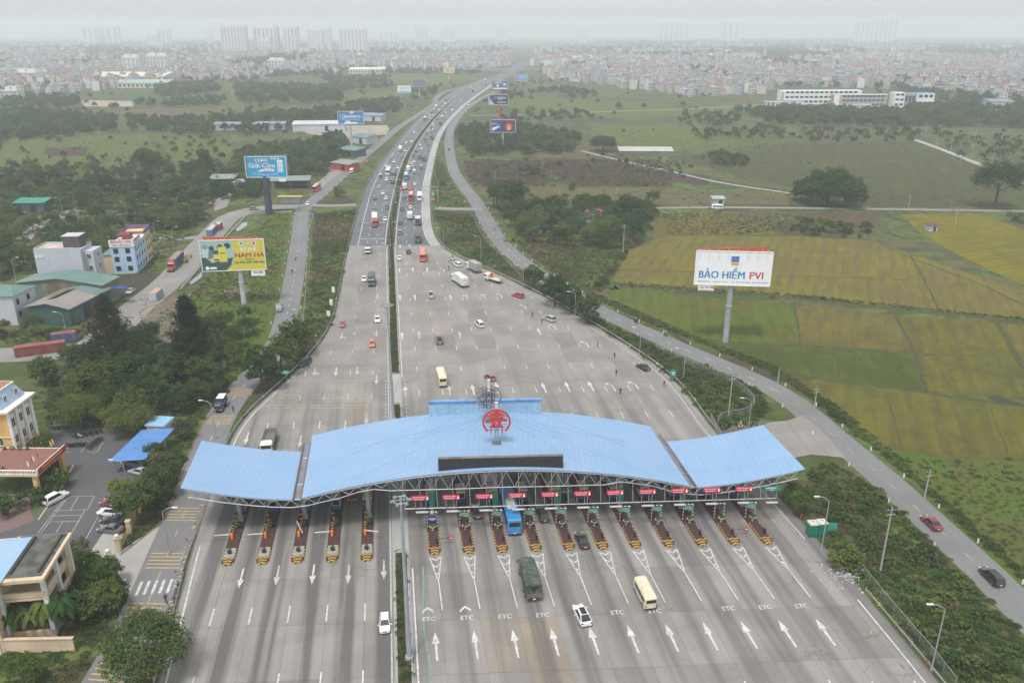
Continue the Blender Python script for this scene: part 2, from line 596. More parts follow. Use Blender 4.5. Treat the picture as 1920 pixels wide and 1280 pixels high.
for bp, w in BANKS:
 path = gpath(bp,5)
 A, B = offset(path, w), offset(path,-w)
 m_ = MB()
 n = len(path)
 vs = []
 for i in range(n):
  j = RND.uniform(-0.3,0.3)
  vs += [(A[i].x + j, A[i].y,0.01),(path[i].x + j, path[i].y,0.28 * min(1, w) + RND.uniform(-.05,.08)),(B[i].x + j, B[i].y,0.01)]
 m_.add(vs,[f for i in range(n - 1) for f in ((3 * i,3 * i + 1,3 * i + 4,3 * i + 3),(3 * i + 1,3 * i + 2,3 * i + 5,3 * i + 4))])
 o = m_.build('field_bank', bank_m)
 struct(o, 'low grassy bank between the paddies')

# ============================================================ MOTORWAY AND TOLL PLAZA
SHEAR, TILT, PITCHW = 0.146,0.053,5.66
def W(u, v, z=0.0):
 """plaza frame: u metres right of the median line, v distance along the road"""
 return Vector((-18.5 - SHEAR * (v - 115.3) + u, v + TILT * u, z))
def UV(p):
 # inverse of W
 # x = -18.5 - S(v-115.3) + u ; y = v + T u
 v = (p.y - TILT * (p.x + 18.5 - SHEAR * 115.3)) / (1 + TILT * SHEAR)
 u = p.x + 18.5 + SHEAR * (v - 115.3)
 return u, v

EL = [(300,1275),(322,1190),(345,1100),(368,1010),(385,960),(405,900),(428,840),(442,805),(470,770),(517,733),
  (560,692),(600,650),(622,615),(632,585),(641,530),(650,482),(668,411),(686,353),(708,312),(733,282),
  (753,256),(781,225),(812,198),(830,184),(849,172),(890,156),(917,146),(937,138),(955,128),(973,115),(983,105),(975,98)]
ER = [(1765,1290),(1720,1233),(1640,1140),(1583,1070),(1520,1000),(1480,955),(1440,912),(1395,868),(1345,820),
  (1312,775),(1290,742),(1262,708),(1222,680),(1150,632),(1100,603),(1050,573),(1000,547),(950,522),(900,500),
  (860,484),(828,468),(812,440),(807,411),(805,353),(813,308),(820,276),(829,250),(849,222),(876,195),
  (917,165),(957,142),(975,132),(998,117),(1003,107),(988,98)]
MM = [(724,540,3.2),(730.5,470,3.2),(736,411,3.2),(746,353,3.2),(756.5,312,3.2),(770,282,3.2),(786,256,3.2),(813,222,3.2),
  (838.5,198,3.2),(851.5,184,3.2),(878,169,3.2),(904.5,156,3.2),(924.5,145,3.2),(945,137,3.2),(964,128,3.2),(985,117,3.2),(993,107,3.2),(982,98,3.2)]
tabL = [(G(*p).y, G(*p).x) for p in EL]
tabR = [(G(*p).y, G(*p).x) for p in ER]
tabM = [(y, W(0, y).x) for y in (60,200)] + [(G(p[0] , p[1]).y, G(p[0], p[1]).x) for p in MM[1:]]
tabMW = [(60,2.6),(200,2.8)] + [(G(p[0], p[1]).y, p[2]) for p in MM[1:]]
def smooth_tab(tab, span):
 def f(y):
  return sum(interp(tab, y + span(y) * k) for k in (-1,-0.5,0,0.5,1)) / 5
 return f
_sp = lambda y: min(4 + y * 0.03,60) if y < 320 else min(y * 0.05,70)
eL, eR = smooth_tab(tabL, _sp), smooth_tab(tabR, _sp)
mM = smooth_tab(tabM, lambda y: 0.1 if y < 230 else min(y * 0.06,80))
mW = lambda y: interp(tabMW, y)
def heading(y):
 return math.atan2(-(mM(y + 4) - mM(y - 4)),8.0)        # rotation about Z that turns +Y along the road

# materials
def asphalt(name, base, scale=1.0, streak=0.0, ang=0.0):
 t = NT(name)
 p = t.pos()
 a = t.ramp(t.noise(p,0.05 * scale,4,0.6),0.3,0.7)
 b = t.ramp(t.noise(p,1.2 * scale,5,0.7),0.3,0.75)
 q = t.mapping(t.mapping(p,(0,0, ang)),(0,0,0),(0.9,0.02,1))
 s_ = t.ramp(t.noise(q,1.0,3),0.35,0.7)
 c = t.mix(a, base, tuple(v * 1.22 for v in base))
 c = t.mix(t.math('MULTIPLY', s_,0.55 * streak), c, tuple(v * 0.62 for v in base))
 c = t.mix(t.math('MULTIPLY', b,0.30), c, tuple(v * 0.7 for v in base))
 t.bump(t.noise(p,14,3),0.15,0.01)
 return t.fin(c,0.85,0.25)
ASPH = asphalt('motorway_asphalt',(0.118,0.126,0.133),1,0.6, R(6))
SHOULD = asphalt('shoulder_concrete',(0.30,0.30,0.29),1,0.4)
SIDE = asphalt('side_road_asphalt',(0.155,0.155,0.155),1,0.3)
YARDM = asphalt('yard_asphalt',(0.085,0.086,0.088),1,0.3)
PAVEM = asphalt('forecourt_concrete',(0.30,0.285,0.265),2,0.2)
DUSTR = asphalt('dusty_road',(0.215,0.205,0.190),2,0.5)

t = NT('plaza_concrete')
p = t.pos()
sx, sy, sz = t.sep(p)
u_ = t.math('ADD', t.math('MULTIPLY_ADD', sy, SHEAR,18.5 - SHEAR * 115.3), sx)
cosu = t.math('COSINE', t.math('MULTIPLY', u_,2 * math.pi / PITCHW))
lane = t.ramp(t.math('MULTIPLY', cosu,-1),-0.35,0.75)           # 1 on the wheel paths
near = t.math('SUBTRACT',1.0, t.ramp(t.math('ABSOLUTE', t.math('SUBTRACT', sy,128.0)),16,75))
leftc = t.ramp(t.math('MULTIPLY', u_,-1),0.5,3.0)
front = t.math('SUBTRACT',1.0, t.ramp(sy,108.0,150.0))
q = t.mapping(t.mapping(p,(0,0, R(-8.3))),(0,0,0),(0.55,0.018,1))
stn = t.ramp(t.noise(q,1.0,4,0.6),0.30,0.68)
q2 = t.mapping(t.mapping(p,(0,0, R(-8.3))),(0,0,0),(2.2,0.05,1))
st2 = t.ramp(t.noise(q2,1.0,4,0.65),0.42,0.72)
core = t.math('SUBTRACT',1.0, t.ramp(t.math('ABSOLUTE', t.math('SUBTRACT', sy,131.0)),8,20))
amt = t.math('ADD', t.math('MULTIPLY', near,0.90),0.12)
amt = t.math('ADD', amt, t.math('MULTIPLY', t.math('MULTIPLY', leftc, front),0.55))
amt = t.math('MULTIPLY', t.math('MULTIPLY', amt, lane), t.math('MULTIPLY_ADD', stn,0.92,0.10), clamp=True)
blot = t.ramp(t.noise(p,0.09,4,0.6,0.5),0.35,0.7)
fine = t.ramp(t.noise(p,2.2,5,0.7),0.3,0.75)
spots = t.ramp(t.noise(p,0.8,2,0.5),0.70,0.76)
oi = t.n('ShaderNodeObjectInfo')
c = t.mix(blot,(0.262,0.246,0.226),(0.202,0.191,0.177))
c = t.mix(1.0, c, oi.outputs['Color'], 'MULTIPLY')
c = t.mix(t.math('MULTIPLY', st2,0.24), c,(0.155,0.150,0.148))
c = t.mix(t.math('MULTIPLY', amt,0.78), c,(0.070,0.069,0.070))
c = t.mix(t.math('MULTIPLY', fine,0.22), c,(0.17,0.165,0.158))
c = t.mix(t.math('MULTIPLY', spots,0.35), c,(0.09,0.09,0.09))
cv = t.n('ShaderNodeTexVoronoi'); cv.feature = 'DISTANCE_TO_EDGE'
cw = t.n('ShaderNodeVectorMath', operation='ADD'); cn = t.n('ShaderNodeTexNoise'); t.l(p, cn.inputs['Vector']); cn.inputs['Scale'].default_value = .35; cn.inputs['Detail'].default_value = 4
cs = t.n('ShaderNodeVectorMath', operation='SCALE'); t.l(cn.outputs['Color'], cs.inputs[0]); cs.inputs['Scale'].default_value = 5.0
t.l(p, cw.inputs[0]); t.l(cs.outputs[0], cw.inputs[1]); t.l(cw.outputs[0], cv.inputs['Vector']); cv.inputs['Scale'].default_value = .085
crk = t.math('SUBTRACT',1.0, t.ramp(cv.outputs['Distance'],.004,.011))
crk = t.math('MULTIPLY', crk, t.ramp(t.noise(p,.05,2),.5,.62))
c = t.mix(t.math('MULTIPLY', crk,.55), c,(0.10,0.095,0.09))
t.bump(t.noise(p,9,4),0.2,0.02)
PLAZA = t.fin(c,0.85,0.25)

def road_strip(fa, fb, y0, y1, z, mat_, name, lab, step=None):
 m_ = MB()
 ys = []
 y = y0
 while y < y1:
  ys.append(y)
  y += step or max(5, y * 0.02)
 ys.append(y1)
 A = [Vector((fa(y), y)) for y in ys]
 B = [Vector((fb(y), y)) for y in ys]
 ribbon(m_, A, B, z)
 o = m_.build(name, mat_)
 return struct(o, lab)

Y_C = 325.0                        # concrete plaza ends here, asphalt motorway begins
Y_END = 2300.0
road_l = road_strip(eL, lambda y: mM(y) - mW(y) / 2, Y_C, Y_END,0.06, ASPH, 'motorway_asphalt', 'dark asphalt carriageway left of the median with oncoming traffic')
road_r = road_strip(lambda y: mM(y) + mW(y) / 2, eR, Y_C, Y_END,0.06, ASPH, 'motorway_asphalt', 'dark asphalt carriageway right of the median with departing traffic')
shoulder = road_strip(lambda y: eR(y) - 3.6, eR, Y_C,1500,0.064, SHOULD, 'motorway_shoulder', 'pale concrete hard shoulder on the right of the motorway')

# plaza: base sheet under single concrete slabs
joint_m = mat('joint_filler',(0.150,0.140,0.125),(0.10,0.095,0.085),0.5,0.9, world=True)
plaza = road_strip(lambda y: eL(y) - 0.3, lambda y: eR(y) + 0.3,70, Y_C + 2,0.03, joint_m, 'toll_plaza', 'wide concrete toll plaza on both sides of the blue roof')

_eu = {}
def edge_u(v, side):
 """lateral position of the paved edge at v (bisection)"""
 key = (round(v,4), side)
 if key in _eu: return _eu[key]
 f = eL if side < 0 else eR
 a, b = -90.0,200.0
 for _ in range(36):
  m = (a + b) / 2
  p = W(m, v)
  if p.x < f(p.y): a = m
  else: b = m
 _eu[key] = (a + b) / 2
 return _eu[key]
def clampu(u, v):
 return min(max(u, edge_u(v,-1)), edge_u(v,1))
edges_u = [-80] + [PITCHW * k for k in range(-7,0)] + [-1.35,1.35] + [PITCHW * k for k in range(1,14)] + [200]
rows = []
v = 66.0
while v < Y_C + 8:
 rows.append(v)
 v += 11.0 if v < 240 else 15.0
n_slab = 0
for i in range(len(rows) - 1):
 v0, v1 = rows[i], rows[i + 1]
 for j in range(len(edges_u) - 1):
  a, b = edges_u[j], edges_u[j + 1]
  if (a, b) == (-1.35,1.35):
   continue
  sub = 3
  lft, rgt = [],[]
  for k in range(sub + 1):
   vv = v0 + 0.02 + (v1 - v0 - 0.04) * k / sub
   lft.append(W(clampu(a + 0.02, vv), vv)); rgt.append(W(clampu(b - 0.02, vv), vv))
  if max((rgt[k] - lft[k]).length for k in range(sub + 1)) < 0.25:
   continue
  m_ = MB()
  for k in range(sub + 1):
   if lft[k].y > Y_C: lft[k].y = Y_C
   if rgt[k].y > Y_C: rgt[k].y = Y_C
  vs = [(p.x, p.y,0.08) for p in lft] + [(p.x, p.y,0.08) for p in rgt]
  m_.add(vs,[(k, sub + 1 + k, sub + 2 + k, k + 1) for k in range(sub)])
  sh = RND.uniform(0.90,1.07)
  tone = (sh, sh, sh)
  if RND.random() < 0.02: tone = (sh * 1.05, sh * 0.99, sh * 0.90)
  if RND.random() < 0.10: tone = (sh * 0.86,) * 3
  if j >= 9 and (i, j) in {(1,12),(2,12),(0,12)}: tone = (1.05,0.95,0.80)
  if (i, j) in {(2,11)}: tone = (0.97,0.92,0.84)
  m_.build('slab', PLAZA, plaza, color=tone)
  n_slab += 1
print('slabs', n_slab)

# ---------------------------------------------------------------- side roads
def side_road(name, lab, px, width, mat_, z=0.045, step=6.0):
 path = gpath(px, step)
 m_ = MB()
 ribbon(m_, offset(path, width / 2), offset(path,-width / 2), z)
 o = m_.build(name, mat_)
 struct(o, lab)
 return o, path
R_side, RP = side_road('side_road', 'grey two lane side road right of the motorway',
 [(2040,1262),(1920,1145),(1840,1066),(1750,982),(1655,895),(1560,815),(1490,755),(1420,714),(1330,675),(1230,632),(1140,590),
  (1080,557),(1020,520),(965,480),(932,445),(908,405),(888,372),(866,345),(851,320),(844,290),(842,262),(850,232),(876,202),(908,182),(930,172)],7.0, SIDE)
L_side, LP = side_road('side_road', 'grey two lane side road left of the motorway',
 [(172,1330),(205,1270),(262,1165),(318,1030),(352,945),(385,850),(418,775),(458,722),(498,678),(523,640),(540,580),(553,510),
  (562,440),(568,392),(592,372),(640,330),(682,294),(720,262),(752,236),(800,205),(816,193),(818,184),(836,172),(880,160),(912,147)],6.8, SIDE)
S_road, SPATH = side_road('service_road', 'dusty service road with parked container lorries',
 [(570,388),(520,388),(470,394),(430,408),(395,442),(352,490),(312,532),(262,572),(215,615),(165,652),(80,662),(-60,668)],11.0, DUSTR,0.040)
side_road('service_road', 'narrow lane running left through the shrubs',[(400,438),(340,448),(250,442),(150,452),(60,470)],5.0, DUSTR,0.036)
side_road('service_road', 'curved lane among the trees at the left',[(30,470),(60,432),(100,412),(180,380),(300,372),(400,380)],6.0, DUSTR,0.033)
side_road('access_road', 'short paved link from the motorway to the right side road',[(818,390),(850,392),(905,392)],6.0, DUSTR,0.050)
side_road('access_road', 'short paved link from the motorway to the left side road',[(575,384),(620,386),(668,384)],6.0, DUSTR,0.050)
side_road('farm_track', 'pale concrete farm track curving across the fields',[(1090,283),(1150,298),(1250,320),(1360,344),(1480,362)],2.6, SHOULD,0.048)
side_road('farm_track', 'grey farm road in front of the round tree',[(1230,390),(1340,389),(1560,391),(1920,396),(2050,398)],4.0, DUSTR,0.048)
side_road('farm_track', 'pale straight track at the upper right',[(1715,262),(1770,282),(1860,318),(1960,360)],5.0, SHOULD,0.048)
side_road('farm_track', 'far earth track in front of the meadow',[(880,217),(1000,215),(1150,209),(1300,204),(1440,196)],6.0, DUSTR,0.048)

def patch(name, lab, poly, z, mat_):
 w = gp(poly)
 a = sum(w[i][0] * w[(i + 1) % len(w)][1] - w[(i + 1) % len(w)][0] * w[i][1] for i in range(len(w)))
 if a < 0: w = w[::-1]
 o = MB().add([(p[0], p[1], z) for p in w],[tuple(range(len(w)))]).build(name, mat_)
 return struct(o, lab)
patch('forecourt', 'dusty paved junction behind the right wing of the roof',[(1405,812),(1440,792),(1478,788),(1506,778),(1555,822),(1585,858),(1520,852),(1470,862),(1430,860)],0.050, DUSTR)
patch('office_yard', 'dark asphalt yard between the yellow offices',[(95,795),(215,790),(262,850),(250,905),(222,985),(205,1035),(160,1075),(100,1090),(-60,1060),(-60,985),(40,985),(105,930),(125,880),(100,850)],0.030, YARDM)
patch('forecourt', 'pale concrete forecourt at the office gate',[(152,1060),(198,992),(210,975),(232,985),(225,1032),(300,985),(318,975),(265,1120),(246,1128),(232,1090),(214,1064)],0.036, PAVEM)
patch('forecourt', 'reddish brick paved forecourt under the porch',[(-60,1000),(-60,930),(60,925),(58,960),(65,975),(0,1000)],0.040, mat('red_paving',(0.19,0.125,0.110),(0.145,0.10,0.09),3,0.9, world=True))
patch('yard', 'pale paved yard by the roadside sheds',[(400,372),(420,350),(440,356),(425,388),(402,396)],0.034, DUSTR)
patch('yard', 'dusty yard in front of the green shed',[(585,352),(610,330),(640,300),(660,300),(650,322),(605,360)],0.034, DUSTR)
patch('pond', 'pale water puddle in the low ground',[(438,430),(450,418),(466,416),(462,424),(446,434)],0.046, mat('pond_water',(0.20,0.21,0.21), None,1,0.12,0.5))
patch('pond', 'small water puddle by the service road',[(352,530),(372,516),(380,508),(378,520),(360,533)],0.046, _mc['pond_water'])

# ---------------------------------------------------------------- painted markings
WPAINT = mat('white_road_paint',(0.55,0.55,0.53),(0.36,0.355,0.34),1.3,0.7, world=True)
WORN = mat('worn_road_paint',(0.46,0.455,0.44),(0.30,0.295,0.285),1.2,0.8, world=True)
YPAINT = mat('yellow_road_paint',(0.47,0.33,0.12),(0.33,0.25,0.13),1.6,0.75, world=True)
GPAINT = mat('green_guide_paint',(0.12,0.21,0.165),(0.24,0.25,0.235),1.4,0.8, world=True)
ZM = 0.087

def unit_quad(w, l, mat_, name='marking'):
 return MB().quad((-w / 2,-l / 2,0),(w / 2,-l / 2,0),(w / 2, l / 2,0),(-w / 2, l / 2,0)).mesh(name, mat_)
DASH = unit_quad(0.20,3.4, WPAINT); DASHW = unit_quad(0.20,3.2, WORN); HDASH = unit_quad(0.24,4.0, WPAINT)
def arrow_mesh(mat_):
 m_ = MB()
 m_.quad((-0.16,-3.2,0),(0.16,-3.2,0),(0.22,0.6,0),(-0.22,0.6,0))
 m_.add([(-0.62,0.6,0),(0.62,0.6,0),(0,3.2,0)],[(0,1,2)])
 return m_.mesh('arrow', mat_)
def turn_mesh(mat_, both=False):
 m_ = MB()
 m_.quad((-0.16,-2.8,0),(0.16,-2.8,0),(0.16,0.4,0),(-0.16,0.4,0))
 m_.quad((0.16,0.4,0),(-0.16,0.4,0),(-1.0,1.6,0),(-0.75,1.9,0))
 m_.add([(-0.55,1.55,0),(-0.75,2.3,0),(-1.65,2.1,0),(-1.15,1.2,0)],[(0,1,2,3)])
 if both:
  m_.add([(-0.6,1.0,0),(0.6,1.0,0),(0,2.9,0)],[(0,1,2)])
  m_.quad((-0.16,0.4,0),(0.16,0.4,0),(0.16,1.0,0),(-0.16,1.0,0))
 return m_.mesh('arrow', mat_)
ARW, ARWW = arrow_mesh(WPAINT), arrow_mesh(WORN)
TRN, TRNB = turn_mesh(WPAINT), turn_mesh(WORN, True)
PH = math.atan(SHEAR)
def mark(me, p, rz, par, name, s=1.0, z=ZM):
 return put(name, me, par,(p.x, p.y, z), rz, scale=s)

# lane dashes on the plaza, behind the roof (right side)
for k in range(1,13):
 v = 166.0
 while v < 322:
  u = PITCHW * k
  x, y = W(u, v).x, W(u, v).y
  lane_n = int((v - 166) / 15)
  if x < eR(y) - 4.0 and not (v > 286 and k > 4):
   mark(DASH if RND.random() < 0.85 else DASHW, W(u, v), PH, plaza, 'lane_dash')
  v += 14.6
for k in range(-6,0):            # left side
 v = 150.0
 while v < 322:
  u = PITCHW * k * (1.0 if v < 250 else lerp(1.0,0.72, min(1,(v - 250) / 60)))
  x, y = W(u, v).x, W(u, v).y
  if x > eL(y) + 3.0 and RND.random() < 0.85:
   mark(DASHW if v > 200 else DASH, W(u, v), PH, plaza, 'lane_dash', RND.uniform(.8,1.15))
  v += 14.6
for k in (-5,-4,-3,-2,-1):    # in front, left
 for v in (101.5,87.5,73.5):
  if RND.random() < 0.9:
   mark(DASH, W(PITCHW * k, v), PH, plaza, 'lane_dash',1.15)
for k in range(1,13):            # in front, right
 for v in (82.5,68.5):
  if k < 12 or v < 100:
   mark(DASH, W(PITCHW * k, v + RND.uniform(-.6,.6)), PH, plaza, 'lane_dash',1.0)

# arrows behind the roof: (px, py, kind)
for px, py, k in [(760,733, 'a'),(887,731, 'a'),(932,727, 'a'),(1020,727, 'a'),(1064,725, 'a'),(1108,724, 'a'),(1149,725, 't'),(843,732, 'w'),
     (754,630, 'a'),(786,628, 'w'),(862,628, 'w'),(1011,622, 'a'),(1192,722, 't'),
     (750,558, 'a'),(778,558, 'a'),(845,558, 'a'),(875,557, 'b'),(908,556, 'b'),(940,555, 't'),(984,575, 't'),(1040,613, 't'),
     (749,507, 'a'),(774,506, 'a'),(801,506, 'a'),(832,506, 't'),(750,462, 'a'),(768,461, 'w'),(1100,645, 't')]:
 p = G(px, py)
 mark({'a': ARW, 'w': ARWW, 't': TRN, 'b': TRNB}[k], p, PH, plaza, 'direction_arrow',1.0 if py > 480 else 1.0, ZM if p.y < Y_C else 0.075)
for px, py, k in [(463,822, 'a'),(563,828, 'w'),(590,697, 'b'),(630,697, 'a'),(706,712, 'w'),(670,695, 'w'),(641,630, 'b'),(706,625, 'w'),(708,555, 'w'),(687,785, 'w')]:
 mark({'a': ARW, 'w': ARWW, 't': TRN, 'b': TRNB}[k], G(px, py), PH + math.pi, plaza, 'direction_arrow',.9)
for k, py in ((-5,1079),(-4,1076),(-3,1076),(-2,1078),(-1,1072)):
 v = UV(G(600, py))[1]
 mark(ARW if k in (-5,-3) else ARWW, W(PITCHW * (k + 0.5), v), PH + math.pi, plaza, 'direction_arrow',.82)
# arrows and ETC lettering in front of the toll lanes
etc_m = text_mesh('ETC',1.12, WPAINT, bold=True)
for k in range(0,11):
 u = PITCHW * (k + 0.5) + 1.9 - 0.02 * k
 mark(ARW, W(u - 0.2 ,93.6), PH, plaza, 'direction_arrow',.92)
 if k != 7:
  e = mark(etc_m, W(u - 0.9,99.3), PH * 0.5, plaza, 'lane_lettering')
  e.scale = (1.0,1.25,1)
chev = MB().quad((-1.1,-0.7,0),(0,0.5,0),(0,1.2,0),(-1.1,0.0,0)).quad((0,0.5,0),(1.1,-0.7,0),(1.1,0,0),(0,1.2,0)).mesh('chevron', WPAINT)
for k in (0,1):
 mark(chev, W(PITCHW * (k + 0.5) + 0.9,101.2), PH, plaza, 'chevron',.78)
# striped wedge ahead of each island on the right
for k in range(1,12):
 m_ = MB()
 w_, Lg, Ls = 0.20,11.5,5.5
 for s_ in (-1,1):
  m_.quad((s_ * 0.95 - w_ / 2,0,0),(s_ * 0.95 + w_ / 2,0,0),(w_ / 2 * s_ + w_ / 2,-Lg + Ls,0),(w_ / 2 * s_ - w_ / 2,-Lg + Ls,0))
 m_.quad((-w_ / 2,-Lg - 2,0),(w_ / 2,-Lg - 2,0),(w_ / 2,-Lg + Ls,0),(-w_ / 2,-Lg + Ls,0))
 for q_ in range(3):
  y_ = -0.5 - q_ * 1.9
  h_ = 0.85 * (1 + (y_ - 0.5) / 8.2)
  m_.quad((-h_, y_ + 0.1,0),(0, y_ - 0.55,0),(0, y_ - 0.2,0),(-h_, y_ + 0.45,0))
  m_.quad((0, y_ - 0.55,0),(h_, y_ + 0.1,0),(h_, y_ + 0.45,0),(0, y_ - 0.2,0))
 p = W(PITCHW * k,114.6)
 m_.build('gore_marking', WPAINT, plaza,(p.x, p.y, ZM), PH + 0.02)
# long solid lines
def line_fn(fx, y0, y1, w, mat_, par, name='edge_line', z=ZM):
 ys = []
 y = y0
 while y < y1:
  ys.append(y); y += max(3, y * 0.02)
 ys.append(y1)
 m_ = MB()
 ribbon(m_,[Vector((fx(y) - w / 2, y)) for y in ys],[Vector((fx(y) + w / 2, y)) for y in ys], z)
 return m_.build(name, mat_, par)
line_fn(lambda y: eL(y) + 0.9,70,118,0.25, WPAINT, plaza)
line_fn(lambda y: eL(y) + 0.8,140,205,0.25, WPAINT, plaza)
line_fn(lambda y: eR(y) - 1.6,70,104,0.25, WPAINT, plaza)
line_fn(lambda y: eR(y) - 1.9,120,322,0.25, WORN, plaza)
line_fn(lambda y: W(-1.75, y).x,70,322,0.22, WORN, plaza)
line_fn(lambda y: W(1.8, y).x,70,112,0.25, WPAINT, plaza)
line_fn(lambda y: W(1.75, y).x,190,322,0.22, WPAINT, plaza)
zf = lambda y: 0.085
line_fn(lambda y: mM(y) - mW(y) / 2 - 0.5, Y_C,1500,0.30, WPAINT, road_l, z=0.08)
line_fn(lambda y: eL(y) + 3.4, Y_C,1500,0.30, WPAINT, road_l, z=0.08)
line_fn(lambda y: mM(y) + mW(y) / 2 + 0.6, Y_C,1500,0.30, WPAINT, road_r, z=0.08)
line_fn(lambda y: eR(y) - 3.9, Y_C,1500,0.40, WPAINT, road_r, z=0.08)
for side, par in ((-1, road_l),(1, road_r)):
 for k in (1,2):
  y = Y_C + 6
  while y < 900:
   if side > 0: xa, xb = mM(y) + mW(y) / 2 + 0.6, eR(y) - 3.9
   else: xa, xb = mM(y) - mW(y) / 2 - 0.5, eL(y) + 3.4
   put('lane_dash', HDASH, par,(lerp(xa, xb, k / 3), y,0.08), heading(y))
   y += 13 if y < 600 else 26
# faded yellow rumble bands
for py, x0, x1 in ((676,590,705),(709,545,700),(741,530,700),(760,480,690)):
 m_ = MB()
 x = x0
 while x < x1:
  for dy in (0,5):
   p = G(x + RND.uniform(-1,1), py + dy)
   if RND.random() < 0.6:
    m_.quad((p.x - .55, p.y - .12,0),(p.x + .55, p.y - .12,0),(p.x + .55, p.y + .12,0),(p.x - .55, p.y + .12,0))
  x += 9
 m_.build('rumble_band', YPAINT, plaza,(0,0, ZM))
for py, x0, x1 in ((418,684,722),(448,674,720)):
 m_ = MB()
 for x in range(x0, x1,3):
  p = G(x, py)
  m_.quad((p.x - .25, p.y - .7,0),(p.x + .15, p.y - .7,0),(p.x + .15, p.y + .7,0),(p.x - .25, p.y + .7,0))
 m_.build('rumble_band', WORN, road_l,(0,0,0.08))
# hand painted green guide line on the leftmost toll lane
m_ = MB()
pts = [W(3.2 + 0.25 * math.sin(v * .3), v) for v in range(74,114,2)]
ribbon(m_,[Vector((p.x - .17, p.y)) for p in pts],[Vector((p.x + .17, p.y)) for p in pts], ZM - 0.003)
m_.build('guide_line', GPAINT, plaza)
# dotted lines beside the open median
for s_ in (-2.35,2.35):
 v = 138.0
 while v < 190:
  mark(unit_quad(0.22,0.7, WPAINT), W(s_, v), PH, plaza, 'lane_dot')
  v += 2.0

# side road centre dashes
sd_mesh = unit_quad(0.16,2.2, WPAINT); yd_mesh = unit_quad(0.16,2.2, YPAINT)
def centre_dashes(path, par, me, s0, s1, gap=7.5):
 s_ = s0
 while s_ < s1:
  p, d = along(path, s_)
  put('lane_dash', me, par,(p.x, p.y,0.052), math.atan2(-d.x, d.y))
  s_ += gap
centre_dashes(RP, R_side, yd_mesh,4,95); centre_dashes(RP, R_side, sd_mesh,96, plen(RP) * 0.6)
centre_dashes(LP, L_side, yd_mesh,4,75,6.0); centre_dashes(LP, L_side, sd_mesh,76,330,7.0)
# yellow speed bars and a zebra crossing on the left side road
def cross_bars(par, path, ys, n, gap, w, mat_, name):
 for py in ys:
  s_ = min(range(0, int(plen(path))), key=lambda q_: abs(to_px(Vector((*along(path, q_)[0],0)))[1] - py))
  p, d = along(path, s_)
  for i in range(n):
   q_ = p + d * (i - (n - 1) / 2) * gap
   put(name, unit_quad(5.6, w, mat_), par,(q_.x, q_.y,0.055), math.atan2(-d.x, d.y) - 0.16)
cross_bars(L_side, LP,(966,1050,1148,735,785,888,1262),5,1.0,0.28, YPAINT, 'speed_bar')
for py, cnt in ((1104,5),(873,4)):
 s_ = min(range(0, int(plen(LP))), key=lambda q_: abs(to_px(Vector((*along(LP, q_)[0],0)))[1] - py))
 p, d = along(LP, s_)
 for i in range(cnt):
  q_ = p + Vector((d.y,-d.x)) * (i - (cnt - 1) / 2) * 1.15
  put('zebra_bar', unit_quad(0.45,3.4, WPAINT), L_side,(q_.x, q_.y,0.055), math.atan2(-d.x, d.y))
# yard court lines
for a, b in (((124,931),(177,930)),((177,930),(164,955)),((99,957),(164,955)),((124,931),(71,999)),((128,931),(77,999)),((146,932),(132,956)),((94,967),(154,965)),
    ((91,978),(150,977)),((118,978),(105,998)),((160,955),(135,998)),((184,968),(146,1038))):
 p, q_ = G(*a), G(*b)
 d = (q_ - p)
 put('bay_line', unit_quad(0.11, d.length, WORN), bpy.data.objects['office_yard'],(*((p + q_) / 2)[:2],0.038), math.atan2(-d.x, d.y))
for a, b in (((120,848),(137,827)),((151,848),(169,828)),((182,848),(193,828)),((164,848),(182,848)),((120,848),(136,848))):
 p, q_ = G(*a), G(*b)
 d = (q_ - p)
 put('bay_line', unit_quad(0.13, d.length, YPAINT), bpy.data.objects['office_yard'],(*((p + q_) / 2)[:2],0.038), math.atan2(-d.x, d.y))
# ============================================================ TOLL CANOPY
t = NT('blue_roof_sheet')
p = t.n('ShaderNodeTexCoord').outputs['Object']
sx, sy, sz = t.sep(p)
seam = t.math('PINGPONG', t.math('MULTIPLY', sx,1.0),0.5)
rib = t.ramp(seam,0.40,0.5)
patchy = t.ramp(t.noise(p,0.12,4,0.6),0.3,0.7)
q = t.mapping(p,(0,0,0),(0.07,1.1,1))
strk = t.ramp(t.noise(q,1.0,5,0.7),0.52,0.80)
rust = t.ramp(t.noise(t.mapping(p,(0,0,0),(.5,1.6,1)),0.45,6,0.75),0.60,0.76)
c = t.mix(patchy,(0.190,0.318,0.490),(0.220,0.345,0.510))
fl = t.n('ShaderNodeCombineXYZ'); t.l(t.math('FLOOR', sx), fl.inputs[0]); t.l(t.math('FLOOR', t.math('DIVIDE', sy,7.7)), fl.inputs[1])
wn_ = t.n('ShaderNodeTexWhiteNoise'); wn_.noise_dimensions = '2D'; t.l(fl.outputs[0], wn_.inputs['Vector'])
c = t.mix(t.math('MULTIPLY', wn_.outputs['Value'],.32), c,(0.245,0.345,0.455))
lap = t.ramp(t.math('PINGPONG', t.math('DIVIDE', sy,7.7),.5),.485,.5)
c = t.mix(t.math('MULTIPLY', lap,.35), c,(0.10,0.17,0.27))
run = t.ramp(t.noise(t.mapping(p,(0,0,0),(1.3,.10,1)),1.0,4,.7),.55,.78)
c = t.mix(t.math('MULTIPLY', run,.30), c,(0.15,0.20,0.26))
c = t.mix(t.math('MULTIPLY', rib,0.30), c,(0.12,0.21,0.35))
c = t.mix(t.math('MULTIPLY', strk,0.30), c,(0.31,0.34,0.40))
c = t.mix(t.math('MULTIPLY', rust,0.50), c,(0.27,0.22,0.18))
t.bump(seam,0.35,0.06)
